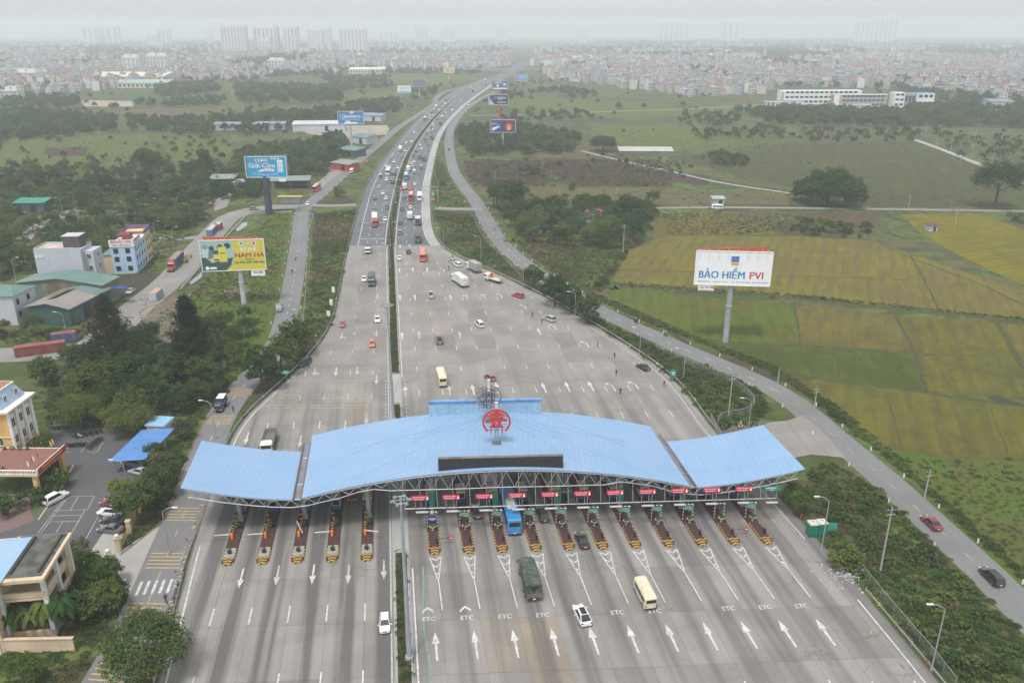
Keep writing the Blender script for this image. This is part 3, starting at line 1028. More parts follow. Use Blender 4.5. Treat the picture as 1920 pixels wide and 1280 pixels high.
BLUEROOF = t.fin(c,0.5,0.35)
STEEL = mat('galvanised_steel',(0.36,0.37,0.38),(0.26,0.27,0.28),1.5,0.5,0.5,0.3)
DSTEEL = mat('dark_steel',(0.07,0.07,0.075), None,2,0.6)
RUSTY = mat('rusty_steel',(0.20,0.15,0.12),(0.11,0.09,0.08),3,0.8)
COLM = mat('grey_column_paint',(0.30,0.32,0.33),(0.22,0.23,0.24),0.8,0.6)
GREENP = mat('green_sign_sheet',(0.02,0.24,0.17),(0.025,0.21,0.15),1,0.5)
WHITE = mat('white_paint',(0.74,0.74,0.72),(0.62,0.61,0.58),1,0.6)
REDP = mat('red_paint',(0.50,0.045,0.05),(0.38,0.04,0.045),1,0.5)
ORANGE = mat('orange_paint',(0.75,0.20,0.03),(0.6,0.16,0.03),2,0.5)
BLACK = mat('black_paint',(0.018,0.018,0.02),(0.03,0.03,0.03),2,0.5)
YELP = mat('yellow_hazard_paint',(0.50,0.29,0.05),(0.34,0.21,0.06),2,0.65)
GLASS = mat('dark_glass',(0.015,0.018,0.022),(0.03,0.034,0.038),0.7,0.12,0.6)
CONC = mat('cast_concrete',(0.34,0.33,0.31),(0.24,0.235,0.225),1.2,0.9, bump=0.2)
KERBM = mat('island_brick',(0.080,0.036,0.034),(0.052,0.029,0.028),2.5,0.9, bump=0.2)

VF, VC = 119.8 + 2.4,124.6 + 2.4      # front edge of the roof, front columns (in the plaza frame at u = 0)
UJL, UJR, UTL, UTR = -16.9,51.0,-36.2,70.6
UC = 17.6
def roof_z(u):
 """underside height of the roof across the plaza"""
 if u < UJL:
  s = (UJL - u) / (UJL - UTL)
  return 7.0 + 2.9 * s ** 1.7
 if u > UJR:
  s = (u - UJR) / (UTR - UJR)
  return 7.2 + 3.1 * s ** 1.7
 s = (u - UC) / ((UJR - UJL) / 2)
 return 11.6 - 4.5 * min(1, abs(s)) ** 2.0
CB = W(UC, VF + 11)
canopy = thing('toll_canopy', 'long curved blue toll plaza roof on a steel truss', 'toll canopy',(CB.x, CB.y,0))
def loc(u, v, z):
 p = W(u, v, z)
 return (p.x - CB.x, p.y - CB.y, z)
UNDER = mat('darkened_soffit',(0.10,0.105,0.11),(0.075,0.078,0.082),.3,.8)  # dirty steel decking, coloured darker to cut light bounced below the roof
def roof_sheet(u0, u1, v0, v1, n, lift, name, th=0.16):
 m_ = MB()
 nv = 8
 top, bot = [],[]
 for i in range(n + 1):
  u = lerp(u0, u1, i / n)
  top.append([loc(u, lerp(v0, v1, j / nv), roof_z(u) + lift + th) for j in range(nv + 1)])
  bot.append([loc(u, lerp(v0, v1, j / nv), roof_z(u) + lift) for j in range(nv + 1)])
 vs, fs, low = [],[], set()
 k = nv + 1
 for row in top: vs += row
 off = len(vs)
 for row in bot: vs += row
 for i in range(n):
  for j in range(nv):
   a = i * k + j
   fs.append((a, a + k, a + k + 1, a + 1))
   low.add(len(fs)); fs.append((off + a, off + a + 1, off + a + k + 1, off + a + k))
  fs.append((i * k, off + i * k, off + (i + 1) * k,(i + 1) * k))
  a, b = i * k + nv,(i + 1) * k + nv
  fs.append((a, b, off + b, off + a))
 for i in (0, n):
  for j in range(nv):
   a = i * k + j
   f = (a, a + 1, off + a + 1, off + a)
   fs.append(f if i == 0 else f[::-1])
 m_.add(vs, fs)
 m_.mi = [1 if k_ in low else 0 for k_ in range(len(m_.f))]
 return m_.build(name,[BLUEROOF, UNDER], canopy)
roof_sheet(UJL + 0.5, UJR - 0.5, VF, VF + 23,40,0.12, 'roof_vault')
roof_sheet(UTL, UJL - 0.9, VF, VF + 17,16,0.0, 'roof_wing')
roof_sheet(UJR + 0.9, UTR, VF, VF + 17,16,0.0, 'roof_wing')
# stains on the vault around the mast foot
m_ = MB()
for du, dv, a, b in ((4.2,12.2,1.5,.25),(2.8,12.6,.8,.18),(5.9,12.5,.7,.15)):
 u0 = UC - 2.7
for uj in (UJL, UJR):
 m_ = MB()
 a, b = loc(uj - 0.85, VF - 0.1, roof_z(uj) - 0.02), loc(uj + 0.45, VF - 0.1, roof_z(uj) - 0.02)
 c_, d = loc(uj + 0.45, VF + 20, roof_z(uj) - 0.02), loc(uj - 0.85, VF + 20, roof_z(uj) - 0.02)
 m_.quad(a, b, c_, d)
 g = m_.build('gutter', mat('gutter_sheet',(0.16,0.21,0.29),(0.20,0.15,0.13),0.6,0.6), canopy)
 for s_, uu in ((-1, uj - 0.88),(1, uj + 0.48)):
  mm = MB()
  mm.tube(loc(uu, VF - 0.15, roof_z(uj) + 0.25), loc(uu, VF + 20.1, roof_z(uj) + 0.25),0.14, n=4)
  mm.build('gutter_edge', RUSTY, g)

# trusses across the plaza
def truss(v, name, z_drop, dv=1.6, wings=True, hang=False):
 m_ = MB()
 step = 2.83
 us = []
 u = UTL + 1.0
 while u < UTR:
  us.append(u); u += step
 def bot(u):
  if UJL - 4 < u < UJR + 4 and abs(u - UC) < 27:
   return max(roof_z(u) - 3.2,8.3)if abs(u - UC) < 20 else roof_z(u) - 1.1
  return roof_z(u) - 1.5
 for vv in (v,):
  for i in range(len(us) - 1):
   a, b = us[i], us[i + 1]
   ta, tb = roof_z(a) - 0.08, roof_z(b) - 0.08
   mid = (a + b) / 2
   m_.tube(loc(a, vv, ta), loc(b, vv, tb),0.10, n=4, cap=False)
   m_.tube(loc(a, vv, bot(a)), loc(b, vv, bot(b)),0.085, n=4, cap=False)
   if ta - bot(a) > 0.3:
    m_.tube(loc(a, vv, ta), loc(mid, vv, bot(mid)),0.06, n=4, cap=False)
    m_.tube(loc(mid, vv, bot(mid)), loc(b, vv, tb),0.06, n=4, cap=False)
 o = m_.build(name, STEEL, canopy)
 return o
truss(VF + 0.1, 'front_truss',1.5)
truss(VF + 5.0, 'column_truss',1.5)
truss(VF + 14.5, 'rear_truss',1.5)
# purlins and cross trusses seen below the edge
m_ = MB()
for k in range(-5,13):
 u = PITCHW * k
 if UTL + 1 < u < UTR - 1:
  m_.tube(loc(u, VF + 0.2, roof_z(u) - 0.9), loc(u, VF + 16, roof_z(u) - 0.9),0.09, n=4)
  for j in range(6):
   a = VF + 0.2 + j * 2.6
   m_.tube(loc(u, a, roof_z(u) - 0.1), loc(u, a + 1.3, roof_z(u) - 0.9),0.05, n=4, cap=False)
   m_.tube(loc(u, a + 1.3, roof_z(u) - 0.9), loc(u, a + 2.6, roof_z(u) - 0.1),0.05, n=4, cap=False)
m_.build('roof_purlins', STEEL, canopy)
# sign bar hanging below the front truss
m_ = MB()
ZB = 4.75
ua, ub = 1.0, UTR - 4.5
m_.tube(loc(ua, VF - 0.1, ZB), loc(ub, VF - 0.1, ZB),0.10, n=4)
k = 0
u = ua
while u <= ub:
 m_.tube(loc(u, VF - 0.1, ZB), loc(u - 0.2, VF + 0.1, roof_z(u) - 0.3),0.075, n=4)
 u += PITCHW / 2
m_.build('sign_bar', STEEL, canopy)
COLK = [-5,-3,-1,1,3,5,7,9,11]
for k in COLK:
 for v in (VC, VC + 10):
  m_ = MB()
  u = PITCHW * k + 0.2
  m_.tube(loc(u, v,0.1), loc(u, v, roof_z(u) - 0.3),0.42, n=12)
  m_.box(loc(u, v,0.55),(1.1,1.1,0.7), PH)
  cl = m_.build('column', COLM, canopy)
  if v == VC and k > 0:
   m2 = MB()
   q = loc(u, v - 0.47,3.6)
   m2.box(q,(1.0,0.06,2.9), PH)
   m2.build('green_banner', GREENP, cl)

# sign boards standing on the roof
def wvec(u, v, z): 
 p = W(u, v, z); return (p.x, p.y, z)
ubl, ubr = UC - 10.6, UC + 10.9
bz = roof_z(UC + 10) + 0.35
bz = roof_z(UC) + 0.15
b0 = W((ubl + ubr) / 2, VF + 0.9)
led = thing('display_board', 'long black display board standing on the front edge of the roof', 'sign',(b0.x, b0.y, bz - 0.6), math.atan(TILT))
m_ = MB()
Lb = ubr - ubl
sec = [(-0.2,0.0),(0.55,0.0),(0.95,2.45),(0.35,2.45)]
m_.loft([[(x, a, z) for a, z in sec] for x in (-Lb / 2, Lb / 2)])
m_.build('housing', mat('board_housing',(0.20,0.165,0.145),(0.12,0.10,0.09),0.7,0.8), led)
m_ = MB()
m_.quad((-Lb / 2 + .1,-0.205,0.08),(Lb / 2 - .1,-0.205,0.08),(Lb / 2 - .1,0.325,2.36),(-Lb / 2 + .1,0.325,2.36))
m_.build('screen', mat('switched_off_screen',(0.016,0.018,0.022),(0.022,0.024,0.028),3,0.45), led)
m_ = MB()
for i in range(13):
 x = lerp(-Lb / 2 + 0.5, Lb / 2 - 0.5, i / 12)
 zz = roof_z(UC + x) + 0.2 - (bz - 0.6)
 m_.tube((x,0.1, min(zz,0) - 0.1),(x,0.1,0.05),0.07, n=4)
 m_.tube((x,2.0, zz),(x,0.9,2.2),0.06, n=4)
m_.build('braces', RUSTY, led)['kind'] = 'stuff'
ubl, ubr = UC - 11.0, UC + 10.8
b0 = W((ubl + ubr) / 2, VF + 22.3)
pan = thing('back_sign_panel', 'pale blue back of the sign wall on the rear roof edge', 'sign',(b0.x, b0.y, roof_z(UC) - 0.1), math.atan(TILT))
m_ = MB(); Lb = ubr - ubl
m_.box((0,0,1.45),(Lb,0.35,2.9))
m_.build('panel', mat('pale_blue_sheet',(0.30,0.47,0.62),(0.24,0.38,0.52),0.4,0.7), pan)
m_ = MB()
m_.box((0,0.1,3.02),(Lb + 0.2,0.9,0.14)).box((0,-0.2,2.68),(Lb + .05,0.08,0.42))
m_.build('coping', mat('blue_coping',(0.16,0.33,0.58),(0.12,0.22,0.38),0.5,0.6), pan)
m_ = MB()
for i in range(19):
 m_.box((lerp(-Lb / 2 + .4, Lb / 2 - .4, i / 18),-0.2,1.2),(0.09,0.06,2.4))
m_.build('ribs', mat('pale_blue_rib',(0.25,0.41,0.57), None,1,0.7), pan)

# emblem masts
def disc_pts(r, n=40, a0=0.0):
 return [(r * math.cos(a0 + 2 * math.pi * i / n), r * math.sin(a0 + 2 * math.pi * i / n)) for i in range(n)]
def emblem(root, cz, rad, col, face):
 """ring with a pavilion figure: roofs, eaves, posts and base"""
 m_ = MB()
 th = 0.22
 def slab(poly):
  n = len(poly)
  a = sum(poly[i][0] * poly[(i + 1) % n][1] - poly[(i + 1) % n][0] * poly[i][1] for i in range(n))
  if a < 0: poly = poly[::-1]
  y0, y1 = face * 0.45, face * 0.45 + face * th
  vs = [(x, y0, cz + z) for x, z in poly] + [(x, y1, cz + z) for x, z in poly]
  fs = [(i,(i + 1) % n, n + (i + 1) % n, n + i) for i in range(n)] + [tuple(range(n - 1,-1,-1)), tuple(range(n,2 * n))]
  m_.add(vs, fs)
 n = 44
 for i in range(n):
  a0, a1 = 2 * math.pi * i / n,2 * math.pi * (i + 1) / n
  if 3.87 < (a0 + a1) / 2 < 5.55:      # the ring is open below
   if 4.05 < (a0 + a1) / 2 < 5.37:
    continue
  r0, r1 = rad * 0.86, rad
  slab([(r0 * math.cos(a0), r0 * math.sin(a0)),(r1 * math.cos(a0), r1 * math.sin(a0)),(r1 * math.cos(a1), r1 * math.sin(a1)),(r0 * math.cos(a1), r0 * math.sin(a1))])
 s = rad
 slab([(-.12 * s,.80 * s),(.12 * s,.80 * s),(.34 * s,.66 * s),(.60 * s,.50 * s),(.50 * s,.46 * s),(-.50 * s,.46 * s),(-.60 * s,.50 * s),(-.34 * s,.66 * s)])
 slab([(-.50 * s,.40 * s),(-.15 * s,.34 * s),(.15 * s,.34 * s),(.50 * s,.40 * s),(.44 * s,.28 * s),(-.44 * s,.28 * s)])
 slab([(-.78 * s,.16 * s),(-.45 * s,.24 * s),(.45 * s,.24 * s),(.78 * s,.16 * s),(.62 * s,.02 * s),(-.62 * s,.02 * s)])
 for k in (-1,1):
  slab([(k * .12 * s,.0),(k * .32 * s,.0),(k * .32 * s,-.34 * s),(k * .12 * s,-.34 * s)])
  slab([(k * .30 * s,-.42 * s),(k * .44 * s,-.42 * s),(k * .44 * s,-.92 * s),(k * .36 * s,-.98 * s),(k * .34 * s,-.42 * s)])
 slab([(-.46 * s,-.26 * s),(.46 * s,-.26 * s),(.46 * s,-.44 * s),(-.46 * s,-.44 * s)])
 return m_.build('emblem', col, root)
def mast(u, v, zt, lab, back):
 p = W(u, v)
 zr = roof_z(u) + 0.25
 root = thing('emblem_mast', lab, 'sign',(p.x, p.y, zr), math.atan(TILT))
 m_ = MB()
 h = zt - zr
 for a, b in ((-.3,-.3),(.3,-.3),(.3,.3),(-.3,.3)):
  m_.tube((a, b,0),(a, b, h),0.07, n=4)
 k = int(h / 0.8)
 for i in range(k):
  z0, z1 = h * i / k, h * (i + 1) / k
  for (a, b),(c_, d) in (((-.3,-.3),(.3,-.3)),((.3,-.3),(.3,.3)),((.3,.3),(-.3,.3)),((-.3,.3),(-.3,-.3))):
   m_.tube((a, b, z0),(c_, d, z1),0.04, n=3, cap=False)
   m_.tube((a, b, z1),(c_, d, z1),0.04, n=3, cap=False)
 m_.build('lattice_mast', STEEL, root)
 MB().box((0,0, h - 0.55 * 2),(0.66,0.66,2.2)).build('mast_cap', mat('pale_grey_sheet',(0.55,0.57,0.58), None,1,0.5), root)
 MB().box((0,0,0.1),(1.6,1.2,0.2)).build('base_plate', RUSTY, root)
 return root, h
r1, h1 = mast(UC + 0.5, VF + 9.5, roof_z(UC) + 8.4, 'mast with the red round pavilion emblem facing the viewer', False)
emblem(r1,4.6,2.55, mat('emblem_red',(0.55,0.05,0.055),(0.45,0.05,0.05),0.6,0.5),-1)
m_ = MB()
for i in range(7):
 m_.tube((-1.9,-0.3,2.9 + i * .55),(1.9,-0.3,2.9 + i * .55),0.045, n=4)
m_.build('backing_bars', DSTEEL, r1)
r2, h2 = mast(UC + 0.2, VF + 18.3, roof_z(UC) + 9.0, 'mast with the second round emblem seen from behind', True)
emblem(r2,5.0,2.5, mat('emblem_back',(0.34,0.30,0.28),(0.22,0.19,0.18),0.6,0.7),1)
m_ = MB()
for i in range(8):
 m_.tube((-2.0,-0.32,3.2 + i * .55),(2.0,-0.32,3.2 + i * .55),0.05, n=4)
for x in (-1.1,1.1,-.45,.45):
 m_.tube((x,-0.35,3.0),(x,-0.35,7.3),0.055, n=4)
m_.tube((-2.1,-0.35,5.4),(-.4,-0.35,3.2),0.09, n=4)
m_.build('backing_bars', DSTEEL, r2)
# guy wires over the roof
m_ = MB()
for (u, v, h) in ((UC + .5, VF + 9.5,6),(UC + .2, VF + 18.3,6)):
 for du in (-26,-15,14,25):
  for dv in (-7,4):
   uu, vv = u + du, min(max(v + dv, VF + 1), VF + 22)
   m_.tube(wvec(u, v, roof_z(u) + h), wvec(uu, vv, roof_z(uu) + 0.3),0.013, n=3, cap=False)
gw = m_.build('guy_wires', BLACK, canopy)
gw.location = (-CB.x,-CB.y,0)

# ============================================================ TOLL ISLANDS
hz_t = NT('hazard_chevrons')
HAZ = [YELP, BLACK]
def island_mesh(Lg, back, w=1.0):
 """raised island: rounded nose towards the viewer, kerb with slanted yellow and black blocks"""
 m_ = MB()
 nose = []
 for i in range(9):
  a = math.pi + math.pi * i / 8
  nose.append((w * math.cos(a) * (1 if abs(math.cos(a)) > .01 else 0),0.9 * math.sin(a)))
 poly = nose + [(w, Lg),(-w, Lg)]
 m_.prism(poly,0.0,0.32)
 return m_
def hazard_blocks(m_, w, run, n=8):
 """blocks along nose and flanks, alternating materials 0/1"""
 m_.m(0)
 st = 0.42
 for s in (-1,1):
  k = 0
  y = 0.2
  while y < run:
   m_.m(k % 2)
   q = [(s * (w + .02), y,0.02),(s * (w + .02), y + st,0.02),(s * (w + .02), y + st + .3,.36),(s * (w + .02), y + .3,.36)]
   m_.quad(*(q if s > 0 else q[::-1]))
   m_.quad(*([(s * (w + .02), y + .3,.361),(s * (w + .02), y + st + .3,.361),(s * (w - .2), y + st + .5,.361),(s * (w - .2), y + .5,.361)][::(1 if s > 0 else -1)]))
   k += 1; y += st
 # nose: chevrons on a sloping cap
 for k in range(5):
  m_.m(k % 2)
  y = -0.85 + k * 0.34
  hw = w * (0.62 + 0.11 * k) if k < 4 else w
  for s in (-1,1):
   q = [(0, y + .36,.375),(0, y,.365),(s * hw, y - .32 + .36 * .0,.30),(s * hw, y + .05,.31)]
   m_.quad(*(q if s > 0 else q[::-1]))
 for i in range(8):
  m_.m(i % 2)
  a0, a1 = math.pi + math.pi * i / 8, math.pi + math.pi * (i + 1) / 8
  r = w + 0.025
  m_.quad((r * math.cos(a0),.925 * math.sin(a0),0.02),(r * math.cos(a1),.925 * math.sin(a1),0.02),(r * math.cos(a1) * .97,.925 * math.sin(a1) * .97,.34),(r * math.cos(a0) * .97,.925 * math.sin(a0) * .97,.34))
 m_.m(0)
 return m_
LEAFY = mat('potted_leaves',(0.030,0.065,0.018),(0.055,0.095,0.03),6,0.9,0.1)
def pot_bush(m_, c_, r, rnd, n=60):
 for i in range(n):
  d = Vector((rnd.gauss(0,1), rnd.gauss(0,1), rnd.gauss(0,1))).normalized() * r * rnd.uniform(.5,1)
  a = Vector((rnd.gauss(0,1), rnd.gauss(0,1), rnd.gauss(0,1))).normalized() * r * .42
  b = a.cross(d).normalized() * r * .3
  p = Vector(c_) + d
  m_.quad(p - a * .5 - b * .5, p + a * .5 - b * .5, p + a * .5 + b * .5, p - a * .5 + b * .5)
isl_mesh_f = island_mesh(26,0).mesh('island',[KERBM])
hzR = hazard_blocks(MB(),1.0,4.6).mesh('hazard_stripes', HAZ)
hzL = hazard_blocks(MB(),1.0,2.4).mesh('hazard_stripes', HAZ)
# striped frame
def striped(m_, a, b, r, n):
 a, b = Vector(a), Vector(b)
 for i in range(n):
  m_.m(i % 2).tube(a.lerp(b, i / n), a.lerp(b,(i + 1) / n), r, n=4)
fm = MB()
for x in (-.85,.85):
 striped(fm,(x,0,0.3),(x,0,3.3),0.085,9)
striped(fm,(-.85,0,3.3),(.85,0,3.3),0.085,5)
FRAME = fm.mesh('striped_frame',[WHITE, mat('frame_red',(0.28,0.05,0.05), None,1,.6)])
BOARD = MB().box((0,-0.1,2.65),(1.62,0.05,0.95)).mesh('notice_board', GREENP)
bl = MB()
for z, w_ in ((2.92,1.2),(2.72,1.35),(2.52,1.2)):
 for i in range(7):
  bl.box((-.6 + i * .2,-0.13, z),(.13,.01,.07))
bl.box((0.35,-0.13,2.27),(.7,.01,.1))
BLINES = bl.mesh('lettering', WHITE)
pm = MB().tube((0,0,0.32),(0,0,0.75),0.24,0.14,8).tube((0,0,.75),(0,0,1.15),0.22,0.62,10)
POT = pm.mesh('urn', mat('cream_urn',(0.52,0.47,0.38),(0.40,0.36,0.30),3,0.7))
pb = MB(); pot_bush(pb,(0,0,1.22),0.55, random.Random(3),80)
POTB = pb.mesh('plant', LEAFY)
pb = MB(); pot_bush(pb,(0,0,0.55),0.48, random.Random(4),70)
SBUSH = pb.mesh('plant', LEAFY)
pot2 = MB().tube((0,0,0),(0,0,.4),.26,.34,8).mesh('pot', BLACK)
bm_ = MB().box((0,0,.45),(.42,.5,1.0)).mesh('barrier_post', ORANGE)
arm = MB()
for i in range(6): arm.m(i % 2).box((-.4 - i * .42 - .2,0,.85),(.42,.08,.14))
ARM = arm.mesh('barrier_arm',[WHITE, WHITE])
arm2 = MB()
for i in range(6): arm2.m(i % 2).box((.4 + i * .42 + .2,0,.85),(.42,.08,.10))
arm2.m(2).tube((2.45,-.06,.85),(2.45,-.12,.85),.42, n=14).m(3).box((2.45,-.135,.85),(.55,.01,.14))
ARM2 = arm2.mesh('barrier_arm',[mat('arm_brown',(.18,.13,.05), None,2,.6), BLACK, REDP, WHITE])
bo = MB().box((0,0,1.35),(1.45,2.6,2.1))
BOOTH = bo.mesh('booth_body', mat('booth_panel',(0.42,0.40,0.36),(0.33,0.31,0.28),1,0.6))
BROOF = MB().box((0,0,2.55),(1.7,3.0,.3)).mesh('booth_roof', mat('booth_roof_sheet',(0.50,0.44,0.32),(0.38,0.33,0.25),1,.6))
BWIN = MB().box((0,-1.31,1.75),(1.25,.04,.95)).box((-.74,0,1.75),(.03,1.9,.95)).box((.74,0,1.75),(.03,1.9,.95)).mesh('booth_window', GLASS)
BBASE = MB().box((0,-1.33,.75),(1.4,.06,.8)).mesh('booth_skirt', mat('booth_blue',(0.03,0.09,0.28), None,1,.5))
# hazard drum post beside the booths
dm = MB()
for i in range(7): dm.m(i % 2).tube((0,0,.3 + i * .28),(0,0,.3 + (i + 1) * .28),.2, n=8)
DRUM = dm.mesh('striped_bollard',[BLACK, YELP])
def side_name(k):
 if k < 0: return ORD[-k - 1] + ' island left of the median'
 return ORD[k - 1] + ' island right of the median'
ISL = [k for k in range(-5,0)] + [k for k in range(1,12)]
for k in ISL:
 vn = 114.3 if k < 0 else 115.5
 p = W(PITCHW * k, vn + 0.6)
 isl = thing('toll_island', 'hazard striped brick toll island, ' + side_name(k), 'toll island',(p.x, p.y,0.06), PH, 'toll islands')
 put('island_body', isl_mesh_f, isl); put('hazard_stripes', hzL if k < 0 else hzR, isl)
 if k < 0:
  put('planter_soil', MB().box((0,2.2,.34),(1.7,2.6,.06)).mesh('planter_soil', CONC), isl)
 def at(dx, dy):
  return W(PITCHW * k + dx - 0.0 * dy, vn + 0.6 + dy)
 zi = 0.385
 if k < 0:
  q = at(0,2.0)
  pl = thing('potted_plant', 'small potted shrub at the nose, ' + side_name(k), 'potted plant',(q.x, q.y, zi),0, 'potted shrubs on the islands')
  put('pot', pot2, pl); put('plant', SBUSH, pl)
  q = at(0.35,9.5)
  pl = thing('potted_plant', 'dark potted shrub behind the bollards, ' + side_name(k), 'potted plant',(q.x, q.y, zi),1, 'potted shrubs on the islands')
  put('pot', pot2, pl); put('plant', SBUSH, pl, scale=1.35)
  q = at(-0.35,6.4)
  br = thing('barrier', 'orange boom barrier with ' + ('raised' if k in (-3,) else 'white') + ' arm, ' + side_name(k), 'barrier',(q.x, q.y, zi), PH)
  put('barrier_post', bm_, br)
  a = put('barrier_arm', ARM, br)
  if k == -3: a.rotation_euler = (0, R(72),0)
  if k == -1: a.rotation_euler = (0, R(8), R(150))
  for j in range(3):
   q = at(-0.35 + 0.25 * (j % 2),8.0 + j * 1.5)
   d = put('striped_bollard', DRUM, None,(q.x, q.y, zi - .25),0)
   tag(d, 'striped bollard on the ' + side_name(k) + ', ' + ORD[j] + ' from its nose', 'bollard', 'striped bollards')
 else:
  q = at(0,7.0)
  fr = thing('notice_frame', 'striped frame ' + ('without board' if k == 10 else ('with blue board' if k == 1 else 'with green board')) + ' on the ' + side_name(k), 'sign frame',(q.x, q.y,0.08), PH * .4, 'striped notice frames')
  put('striped_frame', FRAME, fr)
  if k not in (10,1):
   b_ = put('notice_board', BOARD, fr); put('lettering', BLINES, b_)['kind'] = 'stuff'
  if k == 1:
   b_ = MB().box((0,-0.1,1.9),(1.7,.05,.75)).build('notice_board', mat('blue_sign_sheet',(.02,.12,.42), None,1,.5), fr)
   MB().box((0,-.13,1.98),(1.3,.01,.14)).box((0,-.13,1.75),(.5,.01,.12)).build('lettering', WHITE, b_)
   MB().tube((0,-.1,3.35),(0,-.16,3.35),.32, n=16).build('round_sign', WHITE, fr)
  q = at(0,5.9)
  pl = thing('potted_plant', 'cream urn with clipped shrub on the ' + side_name(k), 'potted plant',(q.x, q.y,0.06),0, 'urn plants on the islands')
  put('urn', POT, pl); put('plant', POTB, pl)
  q = at(0.45,2.0)
  br = thing('barrier',('lowered boom with round red disc on the ' if k in (1,10) else 'dark folded boom barrier on the ') + side_name(k), 'barrier',(q.x, q.y, zi), PH)
  MB().box((0,0,.45),(.3,.34,.9)).build('barrier_post', BLACK, br)
  if k in (1,10):
   put('barrier_arm', ARM2, br)
  else:
   MB().tube((0,0,.75),(-.85,4.2,.85),.06, n=5).build('barrier_arm', mat('arm_dark',(.04,.045,.06), None,1,.5), br)
 q = at(0.0,15.5)
 bt = thing('toll_booth', 'small toll booth under the roof on the ' + side_name(k), 'toll booth',(q.x, q.y,0.3), PH, 'toll booths')
 put('booth_body', BOOTH, bt); put('booth_roof', BROOF, bt); put('booth_window', BWIN, bt); put('booth_skirt', BBASE, bt)

# median planter with hedge between the two directions
m_ = MB()
kb = mat('median_kerb',(0.36,0.35,0.32),(0.22,0.21,0.19),1.4,0.9)
def median_kerb(v0, v1, w):
 m_ = MB()
 for s in (-1,1):
  a0, a1 = W(s * w, v0), W(s * w, v1)
  n_ = 6
  vs = []
  for i in range(n_ + 1):
   v = lerp(v0, v1, i / n_)
   for uu, z in ((s * w,0.05),(s * w,0.34),(s * (w - .22),0.34),(s * (w - .22),0.05)):
    q = W(uu, v); vs.append((q.x, q.y, z))
  m_.add(vs,[(4 * i + j,4 * i + (j + 1) % 4,4 * i + 4 + (j + 1) % 4,4 * i + 4 + j) for i in range(n_) for j in range(4)])
 for v in (v0, v1):
  vs = []
  for i in range(9):
   a = math.pi * i / 8 + (math.pi if v == v0 else 0)
   q = W(w * math.cos(a), v + 0.8 * math.sin(a) * 1.0)
   vs.append((q.x, q.y,0.05)); vs.append((q.x, q.y,0.34))
  m_.add(vs,[(2 * i,2 * i + 2,2 * i + 3,2 * i + 1) for i in range(8)])
 soil = MB()
 a, b, c_, d = W(-w + .1, v0), W(w - .1, v0), W(w - .1, v1), W(-w + .1, v1)
 soil.quad((a.x, a.y,.22),(b.x, b.y,.22),(c_.x, c_.y,.22),(d.x, d.y,.22))
 return m_, soil
med_soil = mat('planter_soil',(0.055,0.060,0.028),(0.10,0.075,0.05),0.9,0.95, bump=.3)
for v0, v1, lab in ((81,116, 'narrow planted median strip in front of the roof'),(166,174, 'short planted median nub behind the roof'),(193, Y_C, 'long planted median strip on the plaza behind the roof')):
 a, s_ = median_kerb(v0, v1,1.15 if v0 < 190 else 1.3)
 pl = thing('median_planter', lab, 'planter',(0,0,0))
 a.build('kerb', kb, pl); s_.build('soil', med_soil, pl)
m_ = MB()
med_far = road_strip(lambda y: mM(y) - mW(y) / 2, lambda y: mM(y) + mW(y) / 2, Y_C,2500,0.07, med_soil, 'motorway_median', 'narrow grassy median between the carriageways')
base = road_strip(lambda y: W(-1.4, y).x, lambda y: W(1.4, y).x,70, Y_C,0.075, SHOULD, 'median_base', 'bare concrete strip between the two toll directions')

# lane signs on the bar
LEDR = NT('lit_red_sign')
LEDR.b.inputs['Emission Color'].default_value = (1.0,0.05,0.12,1)
LEDR.b.inputs['Emission Strength'].default_value = 0.10
LEDR = LEDR.fin((0.30,0.022,0.040),0.4)
LEDW = NT('lit_white_letters')
LEDW.b.inputs['Emission Color'].default_value = (1.0,0.85,0.85,1)
LEDW.b.inputs['Emission Strength'].default_value = 0.35
LEDW = LEDW.fin((0.8,0.7,0.7),0.4)
sg1 = text_mesh('LÀN THU PHÍ TỰ ĐỘNG',0.27, LEDW)
sg2 = text_mesh('KHÔNG DỪNG ETC',0.27, LEDW)
arr = MB().box((0,0,.08),(.12,.02,.42)).add([(-.2,0,-.08),(.2,0,-.08),(0,0,-.36)],[(0,2,1)]).mesh('down_arrow', LEDW)
for k in range(0,12):
 u = PITCHW * (k + 0.5) + (0.9 if k < 11 else 0.3)
 p = W(u - .4 if k else u, VF - 0.45)
 if k == 11:
  sg = thing('lane_sign', 'green lane sign at the right end of the roof', 'sign',(p.x, p.y,6.95), math.atan(TILT))
  MB().box((0,0,0),(2.9,.2,.85)).build('sign_box', GREENP, sg)
  bb = MB()
  for i in range(8): bb.box((-1.0 + i * .22,-.11,.18),(.15,.01,.2))
  for i in range(4): bb.box((-.4 + i * .22,-.11,-.2),(.15,.01,.18))
  bb.build('lettering', WHITE, sg)['kind'] = 'stuff'
 else:
  sg = thing('lane_sign', 'lit red lane sign over the ' + ORD[k] + ' toll lane right of the median', 'sign',(p.x, p.y,7.05), math.atan(TILT), 'lit red lane signs')
  MB().box((0,0,0),(2.9,.2,.85)).build('sign_box', LEDR, sg)
  for me, z in ((sg1,.18),(sg2,-.2)):
   o = put('lettering', me, sg,(-.25,-.115, z)); o['kind'] = 'stuff'; o.rotation_euler = (math.pi / 2,0,0)
   o.scale = (0.72,1,1)
  put('down_arrow', arr, sg,(1.2,-.115,0))
 MB().box((-.9,.12,-1.2),(.09,.09,2.4)).box((.9,.12,-1.2),(.09,.09,2.4)).build('hanger', STEEL, sg)
 lt = MB().box((0.2,-0.1,-2.75),(2.1,.45,.12)).build('lane_light_tray', mat('pale_tray',(.5,.5,.5), None,1,.6), sg)
